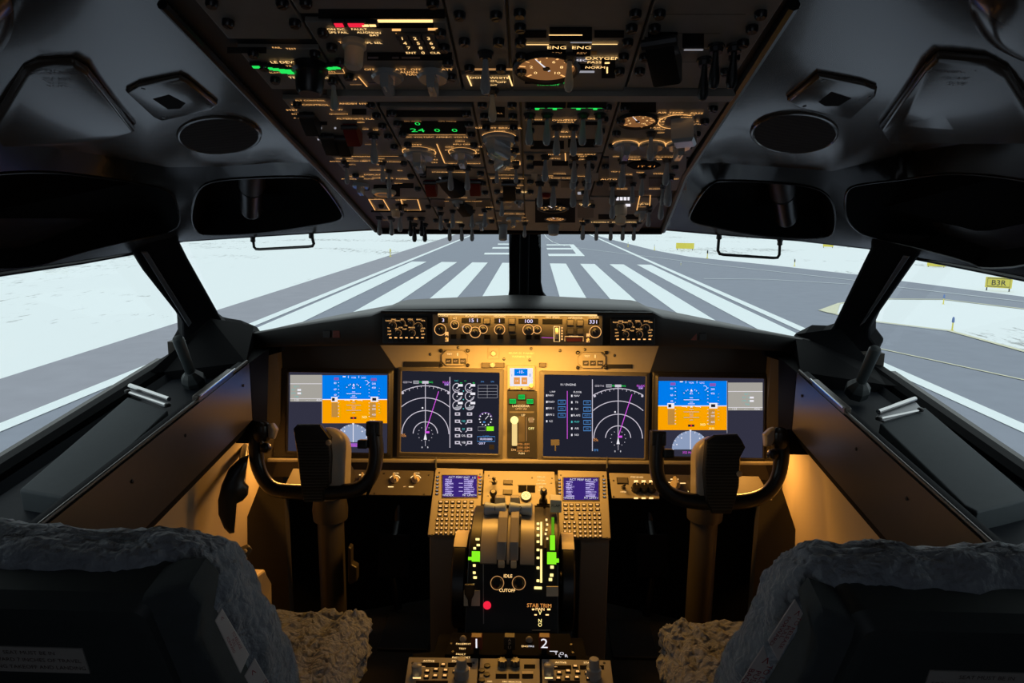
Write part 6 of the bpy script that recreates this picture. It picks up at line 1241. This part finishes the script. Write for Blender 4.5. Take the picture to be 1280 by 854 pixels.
for P_, o in ((p, 0), (q, 165)):
    s1 = 1 if P_ is p else .97
    P_.rect(522+o, 549+o, 829+o*.02, 834+o*.02, 'black_matte', .001); P_.rect(560+o, 590+o, 829+o*.02, 834+o*.02, 'black_matte', .001)
    P_.text(536+o, 827.3+o*.012, 'ACTIVE', .0075, 'amber_hot'); P_.text(574+o, 827.7+o*.012, 'STANDBY', .0075, 'amber_hot')
    for x, y in ((534, 840), (545, 838), (557, 839), (533, 847), (544, 846), (556, 846), (554, 832), (569, 840), (571, 847)): P_.put('key', 'radiokey', keycap(.0115, .0095, 'amber'), x+o, y+o*.012)
    P_.put('rotary_knob', 'radiobig', lambda: MB().mat('knob_grey').lathe((0, 0, 0), (0, 0, 1), [(.016, 0), (.016, .02), (.011, .022), (.011, .040), (.009, .042)], 22), 577+o, 846); P_.put('rotary_knob', 'radiosm', lambda: MB().mat('knob_grey').lathe((0, 0, 0), (0, 0, 1), [(.011, 0), (.011, .02), (.008, .022)], 20), 521+o, 842)
    P_.rect(516+o, 526+o, 847, 848.5, 'amber_hot'); P_.rect(584+o, 587+o, 834, 838, 'orange_txt'); P_.text(527+o, 834.5, 'COMM', .005, 'amber'); P_.screws([(516+o, 829), (592+o*.99, 829)]); P_.rect(520+o, 560+o, 851.5, 856, 'black_matte', .001); P_.done()
p = Panel(AF, 'audio_control_panel', 'gold switch panel in the middle of the aft pedestal, behind the fire handles', 'panel', [(597, 900), (676, 900), (674.5, 826.5), (600, 826)], 'panel_tan', .006)
for x, y in ((609, 833), (602, 839), (608.5, 844), (602, 851)): p.put('black_jack', 'jack', lambda: MB().mat('black').lathe((0, 0, 0), (0, 0, 1), [(.007, 0), (.007, .003), (.004, .0035)], 12), x, y)
for x in (628, 644): p.put('gear_knob', 'cog', lambda: (lambda m: (m.mat('strip_metal').loft([[((.011 if i % 2 else .0075)*math.cos(i*math.pi/8), (.011 if i % 2 else .0075)*math.sin(i*math.pi/8), h) for i in range(16)] for h in (0, .014)]), m)[1])(MB()), x, 832)
for x in (626.5, 642.5, 659.5): p.rect(x-7, x+7, 839.5, 848.5, 'cream' if x > 650 else 'bezel'); p.rect(x-7, x+7, 843, 848.5, 'black_matte', .001)
p.rect(655, 669, 831, 836, 'black_matte'); p.text(612, 853, 'VHF', .006, 'amber_hot'); p.text(640, 853.5, 'MIC SELECTOR', .006, 'amber_hot')
p.done()
# ------------------------------------------------------------------ control columns with yokes
YK = Frame(at_Y(398, 580, 1.87), (1, 0, 0), (0, .22, .97))
def yoke(side, label, tubex, pad, ridges, bar, inner, hubc, trig, button):
    s = -1 if side == 'left' else 1
    tb = at_Y(tubex[0], 640, 1.99); base = V3(tb[0], 1.99, 0); r = .0385
    t = thing('control_column', label, 'yoke', base, 'pilot control columns')
    top = tb[2]-.01
    MB().lathe(base, (0, 0, 1), [(.06, 0), (.06, .03), (r, .05), (r, top), (r*.8, top+.02)], 32).build('column_tube', 'column_grey', t)
    cpx = sum(p[0] for p in pad)/len(pad)
    pc = [YK.X(x, y) for x, y in pad]; c = sum(pc)/len(pc)
    # hub housing, rounded, behind the clip pad
    w2, h2 = .050, .115; prof = rrect(-w2, w2, -h2*.95, h2*.86, .05, 6); hc = YK.X(cpx+(11 if s < 0 else -11), hubc)
    hf = Frame(hc, YK.u, YK.v)
    rings = [[hf.P(a*k, (b+.0)*k2-dz, -dd) for a, b in prof] for k, k2, dz, dd in ((.86, .90, 0, .012), (.97, .98, 0, .02), (1.0, 1.0, .002, .05), (.98, .97, .010, .095), (.86, .88, .022, .125), (.6, .62, .03, .135))]
    MB().loft(rings).build('hub', 'hub_grey', t, ang=60)
    MB().lathe(hf.P(0, -.06, -.13), V3(0, 1, -.1), [(.045, -.04), (.045, .04)], 20).build('hub_neck', 'column_grey', t)
    MB().lathe(V3(tb[0], 1.99, tb[2]-.02), (0, 0, 1), [(.05, 0), (.052, .03), (.046, .07), (.03, .085)], 24).build('column_head', 'column_grey', t)
    # ridged clip pad
    pd = MB().prism([p-YK.n*.012 for p in pc], YK.n*.020, .004).build('clip_pad', 'black', t, smooth=False)
    m = MB()
    for y in ridges:
        xs = []
        for i in range(len(pad)):
            (xa, ya), (xb, yb_) = pad[i], pad[(i+1) % len(pad)]
            if (ya-y)*(yb_-y) < 0: xs.append(xa+(xb-xa)*(y-ya)/(yb_-ya))
        if len(xs) >= 2:
            a, b = min(xs)+2, max(xs)-2; m.tube([YK.X(a, y, .0085), YK.X(b, y, .0085)], .0022, 6)
    m.build('pad_ridges', 'seat_shell', pd)
    MB().lathe(YK.X(*button, .008), YK.n, [(.008, 0), (.008, .003), (.005, .005)], 14).build('pad_button', 'knob_cream', pd)
    # wheel: one bar with two upturned grips
    def path(pts): return [YK.X(x, y, -.022) for x, y in pts]
    def smooth(P, n=4):
        P = [V3(*p) for p in P]
        for _ in range(2):
            Q = [P[0]]
            for a, b in zip(P[:-1], P[1:]): Q += [a*.75+b*.25, a*.25+b*.75]
            P = Q+[P[-1]]
        return P
    g1 = smooth(path(bar)); n = len(g1); rr = [.019+.004*min(1, abs(i-n/2)/(n/2)) for i in range(n)]
    MB().tube(g1, rr, 14, up=(0, 1, 0)).build('outer_grip', 'black_satin', t, ang=60)
    g2 = smooth(path(inner)); n = len(g2); MB().tube(g2, [.019+.004*min(1, abs(i-n/2)/(n/2)) for i in range(n)], 14, up=(0, 1, 0)).build('inner_grip', 'black_satin', t, ang=60)
    a = YK.X(*inner[0], -.022); MB().boxf(Frame(a, YK.u, YK.v), -.020, .020, -.034, .006, -.022, .02, .003).build('grip_cap', 'black', t, smooth=False, bevel=.003)
    k = trig['nub']; MB().boxf(Frame(YK.X(*k, -.02), YK.u, YK.v), -.014, .014, -.012, .012, -.015, .015, .003).build('push_to_talk_switch', 'black_satin', t, smooth=False, bevel=.003)
    # outer grip head with trim switches
    a = YK.X(*trig['head'], -.018); MB().lathe(a-YK.v*.026, YK.v+YK.n*.15, [(.019, 0), (.024, .012), (.025, .03), (.022, .044), (.012, .053), (.002, .056)], 20).build('grip_head', 'black_satin', t)
    MB().prism([YK.X(x, y, -.022) for x, y in trig['poly']], YK.n*.026, .006).build('trim_switch', 'hub_grey', t, smooth=False, bevel=.003)
    MB().lathe(YK.X(*trig['ball'], -.01), YK.n, [(.013, 0), (.015, .010), (.012, .02), (.003, .024)], 16).build('thumb_switch', 'black_satin', t)
    MB().lathe(YK.X(*trig['dot'], .012), YK.n+YK.v*.5, [(.004, 0), (.005, .004), (.002, .008)], 10).build('switch_tip', 'strip_metal', t)
    return t
tL_ = yoke('left', 'left control column with ridged black clip pad and two horn yoke', (413,), [(367.5, 536), (372.5, 530.5), (401, 530.5), (414, 547), (413, 555), (414.5, 570), (413, 605), (406, 613), (404, 627), (380.5, 627), (376.5, 605), (371.5, 564)], [547+i*3.75 for i in range(22)],
     [(322, 527), (318, 545), (316, 565), (318, 584), (326, 602), (338, 614), (360, 616.5), (398, 617)], [(466, 530), (466, 545), (468.5, 562), (467.5, 580), (463, 596), (453, 609), (440, 615), (415, 617), (398, 617)], 580,
     dict(nub=(452, 556), head=(325, 540), poly=[(334, 530), (340, 529), (345.5, 537), (341, 550), (335, 548)], ball=(332, 560), dot=(330, 553)), (412, 553))
tR_ = yoke('right', 'right control column with ridged black clip pad and two horn yoke', (881,), [(882, 550), (892, 543.5), (921, 542.5), (927, 551), (931, 559), (925, 571), (923, 607.5), (919, 624), (913, 642), (890, 642), (882, 626), (879, 591)], [555+i*3.85 for i in range(22)],
     [(979, 538), (981, 556), (980.5, 575), (978, 593), (971, 609), (958, 622), (935, 629), (902, 630)], [(824, 542), (823, 556), (822, 575), (822.5, 592), (828, 608), (840, 621), (865, 629), (902, 630)], 592,
     dict(nub=(837, 568), head=(977, 548), poly=[(955.5, 543), (963, 536), (969.5, 534), (969.5, 550), (964, 558), (957, 559)], ball=(966, 568), dot=(958, 571)), (923, 592))
m = MB().mat('column_grey'); m.prism([at_Y(x, y, 1.95) for x, y in ((435, 684), (439, 686), (439, 706), (446, 710), (446, 727), (438, 731), (435, 729))], (0, .03, 0)); m.build('column_bracket', None, tL_, smooth=False, bevel=.003)
# nose wheel tiller on the left wall
q = [(311, 569), (300, 573), (286, 586), (277, 606), (272.5, 625), (273, 643), (280, 660), (287, 667), (293, 666), (294.5, 649), (296, 629), (304, 625), (310, 618), (311, 608), (305, 602), (309, 583)]
TF = Frame(at_d(292, 618, 1.80), (.93, .36, 0), (0, .2, 1))
t = thing('steering_tiller', 'black crescent shaped steering tiller handle on the left side wall', 'tiller', TF.X(292, 618))
m = MB(); P0 = [TF.X(x, y) for x, y in q]; c = sum(P0)/len(P0); m.loft([[p+(c-p)*k+TF.n*h for p in P0] for k, h in ((.16, -.018), (.03, -.012), (0, -.004), (0, .004), (.03, .012), (.16, .018))]); m.build('handle', 'black_satin', t, ang=70)
MB().cyl(TF.X(300, 612), (-.80, 1.98, float(TF.X(300, 612)[2])+.01), .011).build('shaft', 'dark_metal', t)
t = thing('checklist_card', 'small dark card holder with brass clips low on the left wall', 'holder', at_X(298, 708, -.80))
KF = Frame(at_d(298, 700, 1.78), (.8, .6, .15), (-.1, -.1, 1)); MB().prism([KF.X(x, y) for x, y in ((281, 697), (312, 684), (316, 687), (299, 712), (290, 713))], -KF.n*.02).build('card_plate', 'panel_brown', t, smooth=False, bevel=.002)
m = MB()
for x, y in ((287, 697), (294, 694), (301, 691), (306, 688)): m.lathe(KF.X(x, y), KF.n, [(.004, 0), (.005, .006), (.002, .01)], 8)
m.build('clips', 'knob_cream', t)

# ------------------------------------------------------------------ side consoles with chart pads and window cranks
lip = lambda y: 1.003+.1*(y-1.595)
for s, side in ((-1, 'left'), (1, 'right')):
    t = thing('side_console', 'long black side console under the %s side window with a bronze inner face' % side, 'console', (s*.86, 1.3, .9))
    k = 1.0
    ys = [1.03, 1.3, 1.6, 1.9]; rings = []
    for y in ys: z = lip(y); rings.append([(s*.775, y, z-.03), (s*.785, y, z-.045), (s*.95, y, z-.05), (s*.966, y, z-.035), (s*.966, y, z-.20), (s*.76, y, z-.20), (s*.745, y, z-.165), (s*.745, y, z-.004), (s*.752, y, z), (s*.768, y, z)])
    MB().loft(rings).build('console_body', 'console_blackish', t, ang=30)
    MB().prism([(s*.744, 1.03, lip(1.03)-.165), (s*.744, 1.905, lip(1.9)-.165), (s*.744, 1.905, lip(1.9)-.004), (s*.744, 1.03, lip(1.03)-.004)], (-s*.004, 0, 0)).build('face_panel', 'console_face', t, smooth=False)
    MB().tube([(s*.746, 1.03, lip(1.03)+.001), (s*.746, 1.9, lip(1.9)+.001)], .004, 8).build('lip_trim', 'console_face', t)
    # slotted card rail on the lip
    y0, y1 = 1.60, 1.80; MB().prism([(s*.742, y0, lip(y0)-.03), (s*.742, y1, lip(y1)-.03), (s*.742, y1, lip(y1)+.012), (s*.742, y0, lip(y0)+.012)], (s*.016, 0, 0)).build('card_rail', 'console_face', t, smooth=False, bevel=.003)
    MB().tube([(s*.738, y0, lip(y0)+.012), (s*.738, y1, lip(y1)+.012)], .0022, 6).build('rail_edge', 'chrome', t)
    for y in (1.10, 1.30, 1.52, 1.85): MB().lathe((s*.7395, y, lip(y)-.05), (-s, 0, 0), [(.004, 0), (.004, .002), (.002, .003)], 8).build('face_screw', 'black', t)
    # chart pad with chrome clip
    CF = Frame((s*.85, 1.595, .996), (1, 0, 0), (0, 1, .1))
    pts = [(160, 496), (210, 513), (112, 606), (98, 619), (78, 622), (24, 612)] if s < 0 else [(1100, 529), (1156, 509), (1290, 622), (1255, 632), (1222, 640), (1206, 632)]
    tp = thing('chart_pad', 'grey blue flat chart pad lying in the %s side console' % side, 'pad', CF.X(*pts[0]), 'console chart pads')
    MB().prism([CF.X(x, y, -.045) for x, y in pts], CF.n*.045, .003).build('board', 'pad_blue', tp, smooth=False, bevel=.002)
    cp = [(163, 487), (167, 484.5), (212, 504), (210, 510), (205, 511), (160, 493)] if s < 0 else [(1097, 520), (1143, 503.5), (1151, 512), (1150, 516), (1105, 529), (1098, 527)]
    MB().prism([CF.X(x, y, .001) for x, y in cp], CF.n*.004, .001).build('clip_plate', 'strip_metal', tp, smooth=False)
    e = (cp[0], cp[2]) if s < 0 else (cp[0], cp[1]); MB().tube([CF.X(*e[0], .010), CF.X(*e[1], .010)], .0055, 10).build('clip_bar', 'chrome', tp)
    e = (cp[5], cp[3]) if s < 0 else (cp[5], cp[3]); MB().tube([CF.X(*e[0], .006), CF.X(*e[1], .006)], .003, 8).build('clip_spring', 'chrome', tp)
    for q in e: MB().lathe(CF.X(*q, .004), CF.n, [(.007, 0), (.007, .006), (.004, .008)], 10).build('clip_rivet', 'black', tp)
    # window crank standing at the console front end
    a, b = ((222.5, 424), (237, 462)) if s < 0 else ((1094, 437), (1077.5, 474)); X_ = s*.86
    p0, p1 = at_X(*a, X_), at_X(*b, X_); ax = unit(p0-p1); L_ = np.linalg.norm(p0-p1)
    t = thing('window_crank', 'stubby black window crank post at the front of the %s side console' % side, 'crank', p1-ax*.05, 'window cranks')
    MB().lathe(p1-ax*.012, ax, [(.012, 0), (.0125, L_*.2), (.0145, L_+.01), (.012, L_+.016), (.002, L_+.018)], 18).build('crank_handle', 'seat_shell', t)
    MB().lathe(p1-ax*.050, unit(ax+V3(0, -.2, .1)), [(.030, 0), (.030, .022), (.022, .034), (.013, .044)], 8).build('crank_base', 'seat_shell', t, smooth=False)
    # dark cowl filling the corner between console, post and panel
    MB_ = MB(); q = [(s*.745, 1.89, lip(1.9)), (s*.80, 2.10, 1.10), (s*.93, 2.10, 1.12), (s*1.0, 2.02, sill(2.02)), (s*1.0, 1.86, sill(1.86)), (s*.972, 1.89, lip(1.89)-.03), (s*.79, 1.89, lip(1.89)-.045)]
    MB_.prism(q, (0, 0, -.12)); MB_.prism([(s*.74, 1.90, .80), (s*.74, 2.0, .80), (s*.74, 2.05, 1.04), (s*.74, 1.90, 1.03)], (s*.05, 0, 0)); struct('trim_%d' % (25 if s < 0 else 26), MB_, 'frame_black', smooth=False)
    # instrument panel end plate with its stepped corner
    ep = [(278, 424), (300, 420), (352, 412), (352, 440), (318, 450), (311, 454), (305, 449), (297, 446), (287, 443), (280, 436)] if s < 0 else [(1029, 430), (1005, 425), (955, 418), (955, 445), (992, 456), (1000, 466), (1005, 460), (1016, 456), (1021, 452), (1029, 446)]
    MB_ = MB().prism([at_Y(x, y, 2.085) for x, y in ep], (0, .03, 0)); struct('trim_%d' % (27 if s < 0 else 28), MB_, 'frame_black', smooth=False, bevel=.003)

# ------------------------------------------------------------------ seats
def fuzz(p, n, amp, f=14.0):
    v = Vector(tuple(p)); k = mnoise.fractal(v*f, 1.0, 2.0, 4)*amp+mnoise.noise(v*70)*amp*.35+mnoise.noise(v*150)*amp*.34
    return V3(*p)+n*k
def fuzz_obj(o, amp, f=14.0):
    me = o.data; c = V3(*o.location); me.update(); ns = [V3(*v.normal) for v in me.vertices]
    for v, n in zip(me.vertices, ns): v.co = Vector(tuple(fuzz(V3(*v.co)+c, n, amp, f)-c))
    me.update()
def sub_apply(o, lv):
    md = o.modifiers.new('s', 'SUBSURF'); md.levels = lv; md.render_levels = lv; bpy.context.view_layer.update()
    me = bpy.data.meshes.new_from_object(o.evaluated_get(bpy.context.evaluated_depsgraph_get())); o.modifiers.clear(); o.data = me
    me.polygons.foreach_set('use_smooth', [True]*len(me.polygons))
def seat(s, xc, side, ztop, Yt):
    t = thing('pilot_seat', 'dark %s pilot seat seen from behind, wrapped in grey sheepskin' % side, 'seat', (xc, 1.2, 0), 'pilot seats')
    N = 44
    W = [(.45, .262), (.60, .262), (.72, .262), (.80, .258), (.88, .243), (.95, .228), (1.0, .215), (1.03, .205), (1.05, .195), (1.062, .18), (1.068, .15), (1.070, .09)]
    D = [(.45, .07), (.9, .07), (.98, .066), (1.02, .06), (1.05, .048), (1.062, .034), (1.068, .02), (1.070, .008)]
    it = lambda tb, z: float(np.interp(z, [a for a, b in tb], [b for a, b in tb]))
    rings = []
    for z in (.45, .55, .65, .75, .82, .88, .93, .97, 1.0, 1.02, 1.04, 1.052, 1.062, 1.068, 1.070):
        w_, d_ = it(W, z), it(D, z); zz = z+ztop-1.07; yc = Yt+(1.07-z)*.24; ring = []
        for i in range(N):
            a = 2*math.pi*i/N; e = .55; ca, sa = math.cos(a), math.sin(a); x = math.copysign(abs(ca)**e, ca)*w_; y = math.copysign(abs(sa)**e, sa)*d_
            y += (abs(x)/.28)**3*.035 # side bolsters wrap forward
            ring.append((xc+x, yc+y, zz))
        rings.append(ring)
    o = MB().loft(rings).build('sheepskin_cover', 'wool', t, ang=180); sub_apply(o, 2); fuzz_obj(o, .009, 20)
    # hard shell on the back
    zz = ztop-1.07; Fb = Frame((xc, Yt-.062, 1.035+zz), (1, 0, 0), (0, -.24, 1)); m = MB()
    out = lambda w1, w2, h, top, r: [Fb.P(a, b, h) for a, b in [(-w2, -.65), (w2, -.65), (w1+.03, -.25)]+arc(w1-r, top-r, r, 0, 90, 5)+arc(-w1+r, top-r, r, 90, 180, 5)+[(-w1-.03, -.25)]]
    m.loft([out(.165, .215, -.05, .004, .02), out(.160, .21, .012, 0, .02), out(.150, .20, .030, -.012, .02), out(.142, .19, .034, -.030, .02)]); m.build('back_shell', 'seat_shell', t, ang=25)
    MB().lathe(Fb.P(-.075*s*-1, -.018, .028), Fb.n+Fb.v*.4, [(.006, 0), (.0055, .004), (.003, .006)], 10).build('shell_screw', 'chrome', t)
    pl_ = MB().boxf(Fb, -.066, .066, -.106, -.066, .034, .0355).build('placard', 'placard', t, smooth=False)
    m = MB().mat('red_brown_ink')
    for i, tx in enumerate(('SEAT MUST BE IN', 'FORWARD 7 INCHES OF TRAVEL', 'DURING TAKEOFF AND LANDING')): m.text(Fb, 0, -.0745-.0115*i, tx, .0082, .0358)
    m.build('lettering', None, pl_, smooth=False, recalc=False)
    # dark fabric side bolster between shell and sheepskin
    q = [(150, 760), (150, 735), (225, 700), (258, 697), (274, 716), (268, 757), (276, 775), (318, 850), (345, 900), (230, 900)] if s < 0 else [(1106, 790), (1106, 765), (1040, 733), (1010, 722), (997, 738), (1003, 764), (990, 800), (960, 850), (930, 900), (1040, 900)]
    Fs = Fb.off(-.03); P0 = [Fs.X(x, y) for x, y in q]; m = MB(); c = sum(P0)/len(P0)
    m.loft([P0, [p+Fb.n*.042 for p in P0], [p+(c-p)*.05+Fb.n*.050 for p in P0], [p+(c-p)*.3+Fb.n*.053 for p in P0]]); m.build('side_bolster', 'seat_fabric', t, ang=60)
    # seat cushion
    pz = .50; rings = []
    base = [(-.20, -.30), (.20, -.30)]
    for z, k in ((.36, .93), (.40, .99), (.45, 1.0), (.485, .985), (.503, .93), (.512, .80), (.515, .5)):
        w_ = .215*k; y0, y1 = 1.02, 1.02+.56*(.5+.5*k); pr = rrect(-w_, w_, y0, y1, .05*k, 6); rings.append([(xc+a*(1+.0*(b-1.3)), b, z) for a, b in pr])
    o = MB().loft(rings).build('seat_cushion', 'wool_tan', t, ang=180); sub_apply(o, 3); fuzz_obj(o, .017, 30)
    MB().lathe((xc, 1.25, 0), (0, 0, 1), [(.16, 0), (.15, .03), (.09, .06), (.09, .36)], 24).build('pedestal', 'black', t)
    MB().box(xc-.19, xc+.19, 1.0, 1.5, .33, .37).build('seat_pan', 'black', t, smooth=False, bevel=.005)
    return t
sL = seat(-1, -.56, 'left', 1.042, .835)
sR = seat(1, .556, 'right', 1.045, .835)
def seat_tag(t, px, Yd, lines, side):
    a, b, c = at_Y(*px[0], Yd), at_Y(*px[1], Yd+.01), at_Y(*px[2], Yd+.02); n = unit(np.cross(b-a, c-a)); n = n if np.dot(n, CAM-a) > 0 else -n
    d = hit(*px[3], a, n); P4 = [a, b, c, d]; m = MB(); m.prism(P4, n*.002); pl_ = m.build('pull_tag', 'tag_white', t, smooth=False, bevel=.001)
    u = unit(P4[3]-P4[0]); f = Frame(sum(P4)/4+n*.0023, u, np.cross(n, u)); m = MB().mat('red_ink'); L_ = np.linalg.norm(P4[3]-P4[0]); h = np.linalg.norm(P4[1]-P4[0])
    for i, tx in enumerate(lines): m.text(f, L_*.06, h*(.27-.27*i), tx, h*.30, 0)
    m.text(f, -L_*.40, 0, '<', h*.5, 0); m.build('lettering', None, pl_, smooth=False, recalc=False)
seat_tag(sL, [(268, 776), (277, 760), (311, 818), (300, 842)], .775, ('TO RELEASE', 'PULL', 'FORWARD'), 'left'); seat_tag(sL, [(305, 845), (318, 822), (352, 880), (336, 900)], .785, ('TO LOCK', 'PUSH', 'BACK'), 'left')
seat_tag(sR, [(993, 748), (1003, 766), (972, 826), (959, 800)], .775, ('TO RELEASE', 'PULL', 'FORWARD'), 'right'); seat_tag(sR, [(954, 806), (962, 832), (935, 880), (922, 856)], .785, ('TO LOCK', 'PUSH', 'BACK'), 'right')

# ------------------------------------------------------------------ foot wells
for px, l in ((492, 'dark rudder pedal with a bright edge in the left foot well'), (816, 'dark rudder pedal with a bright edge in the right foot well')):
    a = at_Y(px, 690, 2.36); t = thing('rudder_pedal', l, 'pedal', (a[0], 2.40, 0), 'rudder pedals')
    f = Frame(a, (1, 0, 0), (0, .35, .94)); s = -1 if px < 640 else 1
    MB().boxf(f, -.055, .055, -.09, .06, -.015, 0, .003).build('pedal_plate', 'black_matte', t, smooth=False, bevel=.004)
    MB().tube([f.P(s*-.0, .05, -.01), f.P(0, .10, -.05), (a[0], 2.46, a[2]+.14)], .014, 10).build('pedal_arm', 'black_satin', t)
    MB().tube([f.P(0, -.08, -.02), (a[0], 2.42, .02), (a[0], 2.42, .0)], .016, 10).build('pedal_link', 'black_satin', t)
for px, py, w_, l in ((503, 811, .17, 'left'), (795, 821, .15, 'right')):
    a = at_Z(px, py, 0.012); m = MB().box(a[0]-w_/2, a[0]+w_/2, a[1], a[1]+.22, 0, .012, .003); tag(m.build('heel_plate', 'dark_metal', None, smooth=False), 'thin dark heel plate on the floor of the %s foot well' % l, 'plate', 'heel plates')

# ------------------------------------------------------------------ lamps of the flight deck and an added fill
area('glareshield_flood_lamp', (0.0, 2.015, 1.048), (0.0, 2.11, .70), .40, .03, 5.2, (1.0, .46, .075))
area('panel_lip_lamp', (0.0, 1.968, 1.160), (0.0, 1.99, 1.06), .42, .012, .55, (1.0, .50, .09))
area('left_foot_lamp', (-.68, 2.13, .80), (-.80, 1.80, .45), .12, .04, .9, (1.0, .45, .085), 105)
area('right_foot_lamp', (.68, 2.13, .80), (.80, 1.80, .45), .12, .04, .9, (1.0, .45, .085), 105)
area('aft_fill_light', (.0, -.62, 1.25), (0, 1.5, 1.2), .7, 1.2, .5, (.80, .88, 1.0), 140)  # fill added behind the camera to brighten the dark seat backs
